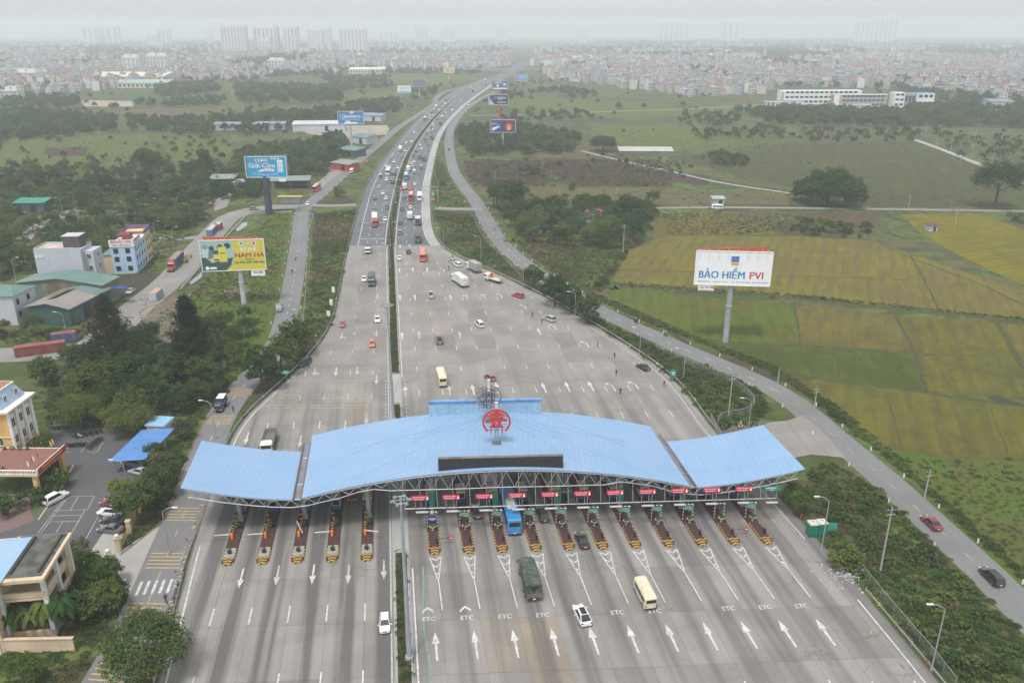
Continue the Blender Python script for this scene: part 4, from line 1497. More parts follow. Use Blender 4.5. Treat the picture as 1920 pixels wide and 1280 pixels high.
# ============================================================ VEHICLES  (front of every vehicle looks along +Y)
PAINT = tinted('car_paint',0.32,0.5,0.0,0.10,0.9,0.5)
TYRE = mat('tyre_rubber',(0.022,0.022,0.023), None,4,0.9)
RIM = mat('wheel_rim',(0.30,0.30,0.31), None,4,0.4,0.5,0.6)
CARGLASS = mat('vehicle_glass',(0.014,0.017,0.020),(0.028,0.031,0.034),1.0,0.08,0.6)
LAMPW = mat('headlamp_lens',(0.72,0.72,0.70), None,4,0.15,0.6)
LAMPR = mat('tail_lamp_lens',(0.42,0.02,0.02), None,4,0.2,0.6)
PLATE = mat('number_plate',(0.70,0.70,0.68), None,4,0.5)
TRIM = mat('black_trim',(0.025,0.025,0.027), None,3,0.6)
CANVAS = tinted('canvas_cover',0.9,0.15,0,0.25,0.8)
METALB = tinted('cargo_metal',0.55,0.35,0,0.22,0.6)
wl = MB().tube((-.11,0,0),(.11,0,0),.33, n=14)
WHEEL = wl.mesh('tyre', TYRE)
RIMM = MB().tube((-.115,0,0),(.115,0,0),.2, n=10).mesh('rim', RIM)
def wheels(root, xs, ys, r=0.33, w=0.22, full=True):
 for y in ys:
  for x in xs:
   o = put('wheel', WHEEL, root,(x, y, r)); o.scale = (w / 0.22, r / .33, r / .33)
   if full:
    put('rim', RIMM, o)

def hull(stations):
 """stations: (y, half width, z bottom, z top, shoulder) lofted to a rounded body"""
 secs = []
 for y, w, zb, zt, sh in stations:
  h = zt - zb
  secs.append([(-w * .90, y, zb),(-w, y, zb + h * .28),(-w, y, zb + h * .62),(-w * sh, y, zt - h * .05),(-w * sh * .72, y, zt),(w * sh * .72, y, zt),(w * sh, y, zt - h * .05),(w, y, zb + h * .62),(w, y, zb + h * .28),(w * .90, y, zb)])
 return secs
CARS = {
 #        length width height, bonnet z, belt z, tail z, cabin: base front, roof front, roof rear, base rear (fractions from the rear)
 'sedan': (4.55,1.78,1.45,0.78,0.95,0.98,0.70,0.53,0.28,0.12),
 'hatchback': (3.75,1.65,1.50,0.82,0.95,0.98,0.74,0.56,0.10,0.02),
 'suv': (4.65,1.86,1.72,0.95,1.10,1.08,0.72,0.58,0.08,0.015),
 'coupe suv': (4.6,1.86,1.62,0.95,1.06,1.05,0.72,0.56,0.26,0.04),
 'minivan': (4.6,1.76,1.75,0.92,1.02,1.02,0.84,0.64,0.06,0.01),
 'pickup': (5.2,1.85,1.75,1.0,1.12,1.10,0.74,0.62,0.42,0.36),
}
_cm = {}
def car_meshes(kind):
 if kind in _cm:
  return _cm[kind]
 L, Wd, Ht, zb, zbelt, ztail, f0, f1, f2, f3 = CARS[kind]
 w = Wd / 2
 y = lambda f: -L / 2 + L * f
 st = [(y(0), w * .80,.38, ztail - .22,.9),(y(.03), w * .93,.28, ztail - .02,.92),(y(.14), w,.22, ztail,.93),(y(.45), w,.20, zbelt + .02,.93),
   (y(f0), w,.20, zbelt - .02,.92),(y(.86), w * .98,.22, zb + .02,.88),(y(.96), w * .90,.26, zb - .12,.85),(y(1), w * .74,.36, zb - .26,.85)]
 body = MB().loft(hull(st)[::-1] if False else hull(st))
 # cabin, painted pillars and roof
 wb, wr = w * .90, w * .70
 zr = Ht
 B = [(-wb, y(f3), ztail - .06),(wb, y(f3), ztail - .06),(wb, y(f0), zbelt - .08),(-wb, y(f0), zbelt - .08)]
 T = [(-wr, y(f2), zr - .03),(wr, y(f2), zr - .03),(wr, y(f1), zr - .03),(-wr, y(f1), zr - .03)]
 ym = (y(f1) + y(f2)) / 2
 body.add(B + T,[(0,1,5,4),(1,2,6,5),(2,3,7,6),(3,0,4,7)])
 c2 = [(-wr * .8, y(f2) + .1, zr + .02),(wr * .8, y(f2) + .1, zr + .02),(wr * .8, y(f1) - .1, zr + .02),(-wr * .8, y(f1) - .1, zr + .02)]
 body.add(T + c2,[(4,5,6,7),(0,1,5,4),(1,2,6,5),(2,3,7,6),(3,0,4,7)])
 # mirrors
 for s in (-1,1):
  body.box((s * (w + .09), y(f0) - .15, zbelt + .05),(.2,.12,.14))
 def pane(a, b, c_, d, ins=0.10, out=0.02):
  a, b, c_, d = map(Vector,(a, b, c_, d))
  n = (b - a).cross(d - a).normalized() * out
  ce = (a + b + c_ + d) / 4
  return [p.lerp(ce, ins) + n for p in (a, b, c_, d)]
 ws = MB().quad(*pane(B[2], B[3], T[3], T[2],.09))
 rw = MB().quad(*pane(B[0], B[1], T[1], T[0],.12))
 sL = MB().quad(*pane(B[3], B[0], T[0], T[3],.10))
 sR = MB().quad(*pane(B[1], B[2], T[2], T[1],.10))
 hl = [MB().box((s * w * .66, y(.975), zb - .20),(.34,.16,.15)) for s in (-1,1)]
 tl = [MB().box((s * w * .74, y(.012), ztail - .20),(.30,.12,.20)) for s in (-1,1)]
 pf = MB().box((0, y(1) + .01,.48),(.46,.03,.14)); pr = MB().box((0, y(0) - .01,.62 if kind != 'pickup' else .5),(.46,.03,.14))
 gr = MB().box((0, y(.99), zb - .24),(w * .8,.1,.12))
 bm = None
 if kind == 'pickup':
  bm = MB().box((0, y(.19), ztail + .012),(w * 1.5, L * .30,.03)).mesh('cargo_bed', TRIM)
 _cm[kind] = dict(body=body.mesh('body', PAINT), windscreen=ws.mesh('windscreen', CARGLASS), rear_window=rw.mesh('rear_window', CARGLASS), s1=sL.mesh('side_window', CARGLASS), s2=sR.mesh('side_window', CARGLASS),
      h=[x.mesh('headlight', LAMPW) for x in hl], t=[x.mesh('tail_light', LAMPR) for x in tl], pf=pf.mesh('number_plate', PLATE), pr=pr.mesh('number_plate', PLATE), gr=gr.mesh('grille', TRIM), bed=bm, L=L, w=w)
 return _cm[kind]
def car(kind, color, p, rz, label, full=True, cat='car', group=None, z=0.08, doors=False, dark_roof=False):
 m = car_meshes(kind)
 root = thing('pickup_truck' if kind == 'pickup' else 'car', label, 'pickup truck' if kind == 'pickup' else cat,(p.x, p.y, z), rz, group)
 put('body', m['body'], root, color=color)
 put('windscreen', m['windscreen'], root); put('rear_window', m['rear_window'], root)
 put('side_window', m['s1'], root); put('side_window', m['s2'], root)
 for x in m['h']: put('headlight', x, root)
 for x in m['t']: put('tail_light', x, root)
 if m['bed']: put('cargo_bed', m['bed'], root)
 if full:
  put('number_plate', m['pf'], root); put('number_plate', m['pr'], root); put('grille', m['gr'], root)
 xs = (-(m['w'] - .12), m['w'] - .12)
 wheels(root, xs,(-m['L'] * .30, m['L'] * .30), full=full)
 if dark_roof:
  MB().box((0,-.35, CARS[kind][2] + .03),(.85,1.5,.02)).build('sunroof', CARGLASS, root)
 if doors:
  for s in (-1,1):
   d = MB().box((s * .02,-.5,.75),(.08,1.0,.75)).box((s * .02,-.45,1.3),(.05,.75,.4)).build('door', PAINT, root,(s * m['w'],.55,0), s * R(-62) * -1, color=color)
   d.rotation_euler = (0,0, s * R(60))
 return root

def rbox(m_, x0, x1, y0, y1, z0, z1, b=0.12):
 """box with chamfered upright and top edges"""
 def ring(z, i):
  return [(x0 + b + i, y0 + i, z),(x1 - b - i, y0 + i, z),(x1 - i, y0 + b + i, z),(x1 - i, y1 - b - i, z),(x1 - b - i, y1 - i, z),(x0 + b + i, y1 - i, z),(x0 + i, y1 - b - i, z),(x0 + i, y0 + b + i, z)]
 m_.loft([ring(z0,0), ring(z1 - b,0), ring(z1, b * .8)])
 return m_
_bm = {}
def bus(kind, color, p, rz, label, full=True, roof=None, z=0.08, group=None):
 """buses and minibuses: one shell, window bands, screens, wheels"""
 D = {'bus': (11.0,2.5,3.35,0.35,1.0), 'minibus': (7.0,2.1,2.75,0.35,.9), 'van': (5.3,1.9,2.25,.3,.75), 'camper': (5.6,2.0,2.3,.3,.8)}[kind]
 L, Wd, H, zb, wr = D
 if kind not in _bm:
  w = Wd / 2
  sh = MB(); rbox(sh,-w, w,-L / 2, L / 2, zb, H,.22)
  zw0, zw1 = zb + (H - zb) * .45, zb + (H - zb) * .80
  sd = []
  n = {'bus': 5, 'minibus': 4, 'van': 3, 'camper': 3}[kind]
  for s in (-1,1):
   for i in range(n):
    a = -L / 2 + .4 + (L - 1.0) * i / n; b = -L / 2 + .4 + (L - 1.0) * (i + 1) / n - .14
    sd.append(MB().box((s * (w + .005),(a + b) / 2,(zw0 + zw1) / 2),(.03, b - a, zw1 - zw0)).mesh('side_window', CARGLASS))
  fs = MB().box((0, L / 2 + .005, zb + (H - zb) * .62),(Wd * .86,.03,(H - zb) * .42)).mesh('windscreen', CARGLASS)
  rs = MB().box((0,-L / 2 - .005, zb + (H - zb) * .66),(Wd * .78,.03,(H - zb) * .28)).mesh('rear_window', CARGLASS)
  tl = [MB().box((s * w * .82,-L / 2 - .01, zb + (H - zb) * .28),(.2,.04,.32)).mesh('tail_light', LAMPR) for s in (-1,1)]
  hl = [MB().box((s * w * .72, L / 2 + .01, zb + .32),(.36,.04,.2)).mesh('headlight', LAMPW) for s in (-1,1)]
  ac = MB(); rbox(ac,-w * .6, w * .6,-L * .18, L * .12, H - .02, H + .16,.1)
  pl = MB().box((0,-L / 2 - .012, zb + .25),(.5,.03,.15)).mesh('number_plate', PLATE)
  bp = MB().box((0,-L / 2 - .02, zb + .05),(Wd * .9,.1,.2)).mesh('bumper', TRIM)
  _bm[kind] = (sh.mesh('body', PAINT), sd, fs, rs, tl, hl, ac.mesh('roof_unit', PAINT), pl, bp, w)
 sh, sd, fs, rs, tl, hl, ac, pl, bp, w = _bm[kind]
 nm = {'bus': 'bus', 'minibus': 'minibus', 'van': 'van', 'camper': 'van'}[kind]
 root = thing(nm, label, nm,(p.x, p.y, z), rz, group)
 put('body', sh, root, color=color)
 for m_ in sd: put('side_window', m_, root)
 put('windscreen', fs, root); put('rear_window', rs, root)
 for m_ in tl: put('tail_light', m_, root)
 for m_ in hl: put('headlight', m_, root)
 put('roof_unit', ac, root, color=roof or color); put('bumper', bp, root)
 if full: put('number_plate', pl, root)
 r = .48 if kind == 'bus' else .36
 wheels(root,(-w + .15, w - .15),(-L * .28, L * .32), r,.3, full)
 return root

def truck(p, rz, label, L=8.0, Wd=2.4, cab=(.7,.7,.68), body='box', bcol=(.6,.6,.58), bh=2.5, full=True, z=0.08, bcol2=None, name='truck', cabover=True, cabh=2.6):
 root = thing(name, label, 'truck',(p.x, p.y, z), rz)
 w = Wd / 2
 cl = 2.0
 y1 = L / 2
 m_ = MB(); rbox(m_,-w * .96, w * .96, y1 - cl, y1,.55, cabh,.2)
 c_ = m_.build('cab', PAINT, root, color=cab)
 MB().box((0, y1 + .005,.55 + (cabh - .55) * .66),(Wd * .82,.03,(cabh - .55) * .38)).build('windscreen', CARGLASS, c_)
 for s in (-1,1):
  MB().box((s * w * .965, y1 - .75,.55 + (cabh - .55) * .66),(.03,.8,.65)).build('side_window', CARGLASS, c_)
  MB().box((s * w * .7, y1 + .01,.85),(.4,.05,.2)).build('headlight', LAMPW, c_)
  MB().box((s * (w + .14), y1 - .1,1.9),(.2,.12,.45)).build('mirror', TRIM, c_)
 MB().box((0, y1 + .02,.68),(Wd * .9,.1,.3)).build('bumper', TRIM, c_)
 yb0, yb1 = -L / 2, y1 - cl - .15
 MB().box((0,(yb0 + y1) / 2,.72),(.9, L - .4,.3)).build('chassis', TRIM, root)
 zb = 1.05
 if body in ('box', 'canvas'):
  m_ = MB()
  if body == 'canvas':
   # bowed cover on hoops with sagging cloth between them
   secs = []
   n = 12
   for i in range(n + 1):
    yy = lerp(yb0, yb1, i / n); sg = .05 if i % 2 else 0
    h = zb + bh - sg
    secs.append([(-w, yy, zb),(-w - .02 + sg, yy, zb + .8),(-w + sg, yy, h - .35),(-w * .72, yy, h - .08),(0, yy, h),(w * .72, yy, h - .08),(w - sg, yy, h - .35),(w + .02 - sg, yy, zb + .8),(w, yy, zb)])
   m_.loft(secs)
   cv = m_.build('canvas_cover', CANVAS, root, color=bcol)
   MB().box((0, yb0 - .01, zb + .35),(Wd * .96,.05,.7)).build('tailboard', METALB, root, color=(.10,.11,.11))
   MB().add([(-w * .8, yb0 - .03, zb + bh - .5),(w * .8, yb0 - .03, zb + bh - .5),(0, yb0 - .05, zb + 1.0)],[(0,1,2)]).build('cover_flap', mat('dark_canvas',(.02,.03,.028), None,1,.9), cv)
  else:
   rbox(m_,-w, w, yb0, yb1, zb, zb + bh,.05)
   bx = m_.build('cargo_box', METALB, root, color=bcol)
   rb = MB()
   n = int((yb1 - yb0) / .6)
   for s in (-1,1):
    for i in range(n):
     rb.box((s * (w + .012), yb0 + .3 + i * .6, zb + bh / 2),(.024,.08, bh * .92))
   rb.build('side_ribs', METALB, bx, color=bcol2 or bcol)['kind'] = 'stuff'
   for s in (-1,1):
    MB().box((s * w * .48, yb0 - .015, zb + bh / 2),(w * .92,.03, bh * .94)).build('rear_door', METALB, bx, color=bcol2 or bcol)
   for zf in (.3,.62):
    MB().box((0, yb0 - .035, zb + bh * zf),(w * 1.9,.02,.06)).build('door_bar', TRIM, bx)
 elif body in ('dump', 'flat'):
  hh = 1.1 if body == 'dump' else .55
  m_ = MB()
  m_.box((0,(yb0 + yb1) / 2, zb + .06),(Wd, yb1 - yb0,.12))
  for s in (-1,1):
   m_.box((s * (w - .05),(yb0 + yb1) / 2, zb + hh / 2 + .12),(.1, yb1 - yb0, hh))
  m_.box((0, yb0 + .05, zb + hh / 2 + .12),(Wd - .2,.1, hh)).box((0, yb1 - .05, zb + hh / 2 + .27),(Wd - .2,.1, hh + .3))
  bx = m_.build('cargo_bed', METALB, root, color=bcol)
  rb = MB()
  for i in range(7):
   rb.box((0, lerp(yb0 + .5, yb1 - .5, i / 6), zb + (hh + .1 if body == 'dump' else .16)),(Wd * .96,.12,.1))
  rb.build('cross_bars', METALB, bx, color=(.2,.2,.19))['kind'] = 'stuff'
 elif body == 'crane':
  MB().box((0,(yb0 + yb1) / 2, zb + .08),(Wd, yb1 - yb0,.2)).box((0, yb0 + .1, zb + .5),(Wd,.12,.5)).build('cargo_bed', METALB, root, color=bcol)
  m_ = MB().box((0, yb1 - .5, zb + .9),(.6,.6,1.8)).tube((0, yb1 - .5, zb + 1.9),(.7, yb0 + 1.8, zb + 1.2),.16,.1,6).tube((-.5, yb1 - .9, zb + 1.5),(.6, yb1 - .7, zb + 2.0),.14, n=6)
  m_.build('crane_arm', mat('crane_orange',(.55,.13,.03),(.4,.1,.03),2,.6), root)
 for s in (-1,1):
  MB().box((s * w * .8, yb0 - .04,.95),(.35,.06,.14)).build('tail_light', LAMPR, root)
 MB().box((0, yb0 - .05,.8),(.5,.03,.18)).build('number_plate', PLATE, root)
 wheels(root,(-w + .17, w - .17),([-L * .3,-L * .14, y1 - 1.1] if L > 7.5 else [-L * .28, y1 - 1.0]),.48 if L > 6 else .4,.32, full)
 return root

def container(m_, L, Wd, H, z0):
 """corrugated box"""
 rbox(m_,-Wd / 2, Wd / 2,-L / 2, L / 2, z0, z0 + H,.04)
def corrugate(L, Wd, H, z0, col, parent):
 rb = MB()
 n = int(L / .55)
 for s in (-1,1):
  for i in range(n):
   rb.box((s * (Wd / 2 + .02),-L / 2 + .3 + i * (L - .5) / n, z0 + H / 2),(.05,.22, H * .9))
 rb.build('side_ribs', METALB, parent, color=col)['kind'] = 'stuff'
def trailer_truck(p, rz, label, cab, box, roof, L=12.2, flat=False, z=0.06):
 root = thing('trailer_truck', label, 'truck',(p.x, p.y, z), rz)
 H, Wd, z0 = 2.6,2.45,1.25
 yb = -2.2
 m_ = MB(); rbox(m_,-Wd / 2, Wd / 2,-L / 2 + yb, L / 2 + yb, z0, z0 + H,.04)
 bx = m_.build('container', METALB, root, color=box)
 corrugate(L, Wd, H, z0, box, bx)
 for o in [x for x in bx.children]: o.location.y = yb
 MB().box((0, yb, z0 + H + .01),(Wd - .1, L - .1,.03)).build('container_roof', METALB, bx, color=roof)
 y0, y1 = L / 2 + yb + .5, L / 2 + yb + 2.7
 m_ = MB(); rbox(m_,-1.2,1.2, y0, y1 - .2,.6,3.1,.25)
 m_.loft([[(-1.0, y1 - .3,.6),(1.0, y1 - .3,.6),(1.0, y1 - .3,1.7),(-1.0, y1 - .3,1.7)],[(-.85, y1 + 1.2,.65),(.85, y1 + 1.2,.65),(.85, y1 + 1.2,1.45),(-.85, y1 + 1.2,1.45)]])
 m_.loft([[(-1.0, y0 + .2,3.0),(1.0, y0 + .2,3.0),(1.0, y0 + .2,3.8),(-1.0, y0 + .2,3.8)],[(-.9, y1 - .5,3.0),(.9, y1 - .5,3.0),(.9, y1 - .5,3.2),(-.9, y1 - .5,3.2)]])
 cb = m_.build('cab', PAINT, root, color=cab)
 MB().box((0, y1 - .19,2.35),(2.0,.04,.8)).build('windscreen', CARGLASS, cb)
 MB().box((0, y1 + 1.22,1.05),(1.2,.04,.5)).build('grille', RIM, cb)
 for s in (-1,1):
  MB().box((s * 1.205,(y0 + y1) / 2 + .3,2.3),(.03,.9,.7)).build('side_window', CARGLASS, cb)
  MB().box((s * .75, y1 + 1.22,.8),(.3,.05,.25)).build('headlight', LAMPW, cb)
 MB().box((0, y1 + 1.25,.55),(2.1,.2,.35)).build('bumper', TRIM, cb)
 MB().box((0, yb,1.08),(1.0, L + 3.0,.26)).build('chassis', TRIM, root)
 wheels(root,(-1.05,1.05),(y1 + .6, y0 - .2, yb - L * .3, yb - L * .42),.5,.3)
 return root

WHT = (.72,.72,.71); SIL = (.42,.43,.45); GRY = (.16,.17,.18); DRK = (.035,.037,.042); BLK = (.016,.016,.018)
RED_ = (.36,.03,.03); ORG = (.58,.13,.04); MAR = (.16,.02,.025); CRM = (.62,.56,.40); BLU = (.03,.22,.50)
AWAY = lambda p: heading(p.y) if p.y > 250 else PH
def A(px, py): return G(px, py,0.08)
# --- near the toll lanes
q = A(993,1098); truck(q, PH, 'dark green canvas covered truck driving towards the toll lanes',8.4,2.45,(.05,.08,.07), 'canvas',(.050,.070,.060),2.6)
car('coupe suv', WHT, A(1091,1158), PH + .10, 'white car with black sunroof behind the green canvas truck', dark_roof=True)
bus('camper', CRM, A(1209,1122), PH + .03, 'cream passenger van nearing the toll lanes at the right')
car('hatchback', WHT, A(722,1174), PH + math.pi, 'white hatchback leaving the toll in the lane beside the median')
bus('bus', BLU, A(957,972), PH + .0, 'blue coach half under the roof in a toll lane', roof=(.55,.55,.5))
car('sedan', BLK, A(1091,1017), PH + .05, 'black sedan entering a toll lane right of the blue coach')
car('suv', BLK, A(1017,968), PH + .02, 'black car under the roof just right of the blue coach')
car('sedan', DRK, A(894,962), PH, 'dark car under the roof two lanes left of the blue coach')
car('suv', BLK, A(1066,938), PH, 'black off road car under the roof ahead of the black sedan')
truck(A(911,902), PH, 'white van truck deep under the roof ahead of the blue coach',6.0,2.0, WHT, 'box',(.6,.6,.6),2.0)
car('sedan', RED_, A(661,930), PH + math.pi, 'red car with lit lamps under the left part of the roof')
# --- behind the roof
truck(A(505,836), PH + math.pi, 'grey open tipper truck coming up behind the left roof wing',8.2,2.5, WHT, 'dump',(.17,.17,.165))
bus('minibus', CRM, A(828,716), PH + .05, 'cream minibus just past the toll on the right side')
car('hatchback',(.32,.09,.07), A(918,711), PH + .42, 'reddish brown car turning behind the roof emblem')
car('pickup',(.10,.12,.13), A(824,641), PH, 'dark pickup above the cream minibus')
car('minivan', WHT, A(899,611), PH + .22, 'white people carrier in the middle of the open plaza')
car('pickup', SIL, A(808,556), PH, 'silver pickup right of the median on the plaza')
truck(A(862,533), PH + .28, 'long white box truck steering to the right edge',10.5,2.5, WHT, 'box',(.60,.60,.58),2.6, bcol2=(.70,.70,.69))
truck(A(888,508), R(30), 'grey box truck parked along the right guardrail',8.0,2.4, WHT, 'box',(.33,.325,.31),2.7)
car('sedan', SIL, A(848,492), R(32), 'silver car parked first at the right guardrail')
car('suv', WHT, A(858,499), R(30), 'white car parked next to the silver one at the guardrail')
truck(A(926,528), R(46), 'cream flatbed recovery truck with orange crane',7.6,2.3,(.66,.64,.52), 'crane',(.55,.53,.44))
car('suv', RED_, A(971,557), R(48), 'red off road car parked at the right guardrail')
car('suv', SIL, A(1030,601), R(38), 'silver car stopped with its doors open on the right', doors=True)
car('sedan', BLK, A(1205,691), R(30), 'black sedan parked near the right guardrail above the roof')
car('suv',(.04,.05,.06), A(571,684), PH + math.pi - R(32), 'black car with open doors at the left guardrail', doors=True)
car('hatchback', ORG, A(698,648), PH + math.pi, 'orange red car coming down left of the median')
car('hatchback', RED_, A(642,611), PH + math.pi, 'small red car near the left guardrail')
car('sedan', WHT, A(708,602), PH + math.pi, 'white car close beside the median on the left')
truck(A(697,532), PH + math.pi, 'dark green canvas lorry beside a white car on the left',8.0,2.4,(.10,.15,.14), 'canvas',(.10,.13,.12),2.3)
car('sedan', WHT, A(683,526), PH + math.pi, 'white car left of the dark green canvas lorry')
truck(A(690,472), PH + math.pi, 'white cab flatbed truck with brown load bed',8.5,2.45, WHT, 'flat',(.20,.15,.13))
trailer_truck(A(703,420), PH + math.pi + .02, 'red lorry with long white container coming down the left carriageway', RED_,(.62,.60,.55),(.66,.64,.58))
bus('bus',(.50,.10,.07), A(793,485), PH * .75, 'red coach leaving the plaza on the right', roof=(.56,.18,.13))
car('sedan', WHT, A(749,486), PH, 'white sedan beside the median on the right')
car('suv', BLK, A(766,474), PH, 'black car with pale roof between white sedan and red coach')
truck(A(784,452), PH * .6, 'black and grey covered truck ahead of the red coach',9.0,2.45,(.06,.07,.07), 'canvas',(.10,.11,.11),2.4)
truck(A(784,420), PH * .6, 'white truck with black rear ahead of the dark covered truck',8.5,2.45, WHT, 'box',(.55,.55,.55),2.4, bcol2=(.03,.03,.035))
car('suv', GRY, A(750,438), PH * .7, 'grey car on the asphalt beside the median')
car('suv', DRK, A(751,420), PH * .7, 'dark car with pale roof past the grey one')

# --- motorway traffic: (px, py, kind, colour)
TR_L = [(722,413, 'sedan', 'white'),(701,396, 'sedan', 'grey'),(726,391, 'sedan', 'dark'),(703,374, 'suv', 'dark'),(724,374, 'hatchback', 'white'),(718,364, 'sedan', 'white'),
  (710,353, 'hatchback', 'silver'),(736,343, 'truck', 'grey'),(725,339, 'suv', 'white'),(714,333, 'van', 'green'),(738,329, 'truck', 'grey'),(728,326, 'bus', 'white'),(731,316, 'suv', 'white'),
  (748,316, 'sedan', 'white'),(725,313, 'sedan', 'white'),(739,305, 'sedan', 'white'),(755,297, 'sedan', 'red'),(734,295, 'hatchback', 'silver'),(760,284, 'sedan', 'white'),(751,283, 'truck', 'white'),
  (752,272, 'sedan', 'grey'),(769,271, 'hatchback', 'green'),(762,269, 'suv', 'white'),(773,266, 'sedan', 'white'),(784,251, 'sedan', 'silver'),(777,249, 'sedan', 'white'),(797,226, 'bus', 'grey'),
  (807,223, 'suv', 'silver'),(807,217, 'sedan', 'white'),(814,217, 'suv', 'white'),(810,213, 'truck', 'red'),(819,211, 'suv', 'grey'),(824,207, 'suv', 'white'),(814,205, 'sedan', 'white'),(818,202, 'truck', 'white'),
  (832,200, 'sedan', 'white'),(829,198, 'suv', 'dark'),(837,196, 'suv', 'white'),(835,194, 'sedan', 'white'),(836,189, 'truck', 'grey'),(854,182, 'suv', 'white'),(873,170, 'sedan', 'dark'),(886,165, 'suv', 'white'),(900,159, 'suv', 'silver'),(906,155, 'sedan', 'dark'),(915,151, 'truck', 'white')]
TR_R = [(769,410, 'truck', 'white'),(754,394, 'sedan', 'black'),(770,391, 'sedan', 'white'),(774,382, 'sedan', 'brown'),(788,374, 'bus', 'white'),(771,373, 'bus', 'red'),(757,372, 'suv', 'grey'),(759,355, 'truck', 'white'),
  (778,347, 'sedan', 'white'),(762,335, 'bus', 'blue'),(787,327, 'sedan', 'grey'),(777,325, 'van', 'silver'),(766,321, 'truck', 'white'),(790,317, 'van', 'green'),(774,313, 'sedan', 'silver'),(772,308, 'sedan', 'white'),
  (777,305, 'sedan', 'white'),(795,302, 'truck', 'brown'),(786,298, 'truck', 'grey'),(775,293, 'sedan', 'dark'),(780,285, 'suv', 'dark'),(791,280, 'sedan', 'white'),(788,273, 'sedan', 'white'),(803,273, 'sedan', 'dark'),
  (798,267, 'sedan', 'dark'),(797,262, 'sedan', 'dark'),(810,261, 'truck', 'green'),(800,252, 'sedan', 'dark'),(810,249, 'sedan', 'red'),(804,246, 'sedan', 'white'),(812,244, 'sedan', 'white'),(808,240, 'sedan', 'dark'),
  (814,237, 'suv', 'silver'),(812,234, 'sedan', 'white'),(826,235, 'truck', 'brown'),(820,225, 'suv', 'dark'),(832,226, 'sedan', 'dark'),(829,221, 'van', 'white'),(827,216, 'sedan', 'red'),(836,212, 'suv', 'white'),
  (848,209, 'van', 'white'),(836,208, 'sedan', 'dark'),(843,203, 'suv', 'dark'),(850,201, 'suv', 'silver'),(856,203, 'sedan', 'dark'),(864,190, 'suv', 'white'),(864,186, 'sedan', 'dark'),(875,186, 'suv', 'dark'),
  (879,175, 'sedan', 'dark'),(887,173, 'truck', 'brown'),(894,172, 'van', 'yellow'),(899,168, 'van', 'yellow'),(896,165, 'van', 'yellow'),(911,161, 'truck', 'red'),(917,162, 'suv', 'white')]
CC = dict(white=WHT, silver=SIL, grey=GRY, dark=DRK, black=BLK, red=RED_, green=(.05,.20,.13), brown=(.17,.10,.08), blue=(.08,.26,.45), yellow=(.60,.38,.06))
for lst, side, sgn in ((TR_L, 'left', math.pi),(TR_R, 'right',0.0)):
 cnt = {}
 lst.sort(key=lambda e: -e[1])
 tot = {}
 for e in lst:
  key = (e[3], 'car' if e[2] in ('sedan', 'suv', 'hatchback') else e[2])
  tot[key] = tot.get(key,0) + 1
 for px, py, kind, cn in lst:
  word = 'car' if kind in ('sedan', 'suv', 'hatchback') else kind
  i = cnt.get((cn, word),0); cnt[(cn, word)] = i + 1
  p = G(px, py,.07)
  # keep every vehicle on its carriageway
  if side == 'left': p.x = min(max(p.x, eL(p.y) + 4.8), mM(p.y) - mW(p.y) / 2 - 1.7)
  else: p.x = max(min(p.x, eR(p.y) - 5.2), mM(p.y) + mW(p.y) / 2 + 1.9)
  lab = ('only ' if tot[(cn, word)] == 1 else ordinal(i) + '-nearest ') + cn + ' ' + word + ' on the motorway asphalt, ' + ('oncoming left' if side == 'left' else 'departing right') + ' carriageway'
  rz = heading(p.y) + sgn
  full = py > 330
  if word == 'car': car(kind, CC[cn], p, rz, lab, full, group='motorway traffic', z=.07)
  elif kind == 'van': bus('van', CC[cn], p, rz, lab, full, z=.07, group='motorway traffic')
  elif kind == 'bus': bus('bus', CC[cn], p, rz, lab, full, z=.07, group='motorway traffic', roof=(.6,.6,.58))
  else:
   tk = truck(p, rz, lab,7.5,2.35, CC[cn] if cn != 'brown' else WHT, 'canvas' if cn in ('green', 'brown') else 'box', CC[cn],2.2, full=full, z=.07)
   tk['group'] = 'motorway traffic'

# --- side roads and yards
def hd(path, p):
 i = min(range(len(path)), key=lambda k: (path[k] - Vector((p.x, p.y))).length)
 a, b = path[max(0, i - 1)], path[min(len(path) - 1, i + 1)]
 d = b - a
 return math.atan2(-d.x, d.y)
B_ = lambda px, py: G(px, py,0.05)
for px, py, kind, c_, path, flip, lab in [
  (1745,984, 'sedan', MAR, RP, False, 'dark red sedan on the right side road'),
  (1858,1086, 'suv', BLK, RP, False, 'black off road car on the right side road nearest the viewer'),
  (842,282, 'suv', DRK, RP, False, 'dark car far up the right side road'),
  (524,582, 'suv',(.10,.14,.20), LP, True, 'blue grey car on the left side road below the anchor shaped sign'),
  (578,384, 'sedan', WHT, LP, True, 'white car turning at the left side road junction'),
  (688,304, 'sedan', ORG, LP, True, 'orange red car far up the left side road')]:
 p = B_(px, py)
 side = Vector((0,0))
 car(kind, c_, p, hd(path, p) + (math.pi if flip else 0), lab, z=.05)
bus('van', WHT, B_(660,323), hd(LP, B_(660,323)) + math.pi, 'white van parked beside the left side road', z=.04)
bus('bus', RED_, B_(594,357), hd(LP, B_(600,350)) + math.pi, 'red and yellow bus parked by the green sheds', z=.04, roof=(.60,.42,.15))
bus('van', SIL, B_(878,200), hd(RP, B_(878,200)), 'grey van far up the right side road', z=.05)
truck(B_(415,766), hd(LP, B_(415,766)) + math.pi, 'small navy truck with white roof on the left side road',5.0,1.8,(.03,.05,.09), 'box',(.035,.05,.09),1.7, z=.05, cabh=2.1)
MB_roof = MB().box((0,-1.08,2.77),(1.7,2.8,.05)).build('roof_sheet', WHITE,[o for o in COL.objects if o.get('label', '').startswith('small navy truck')][0])
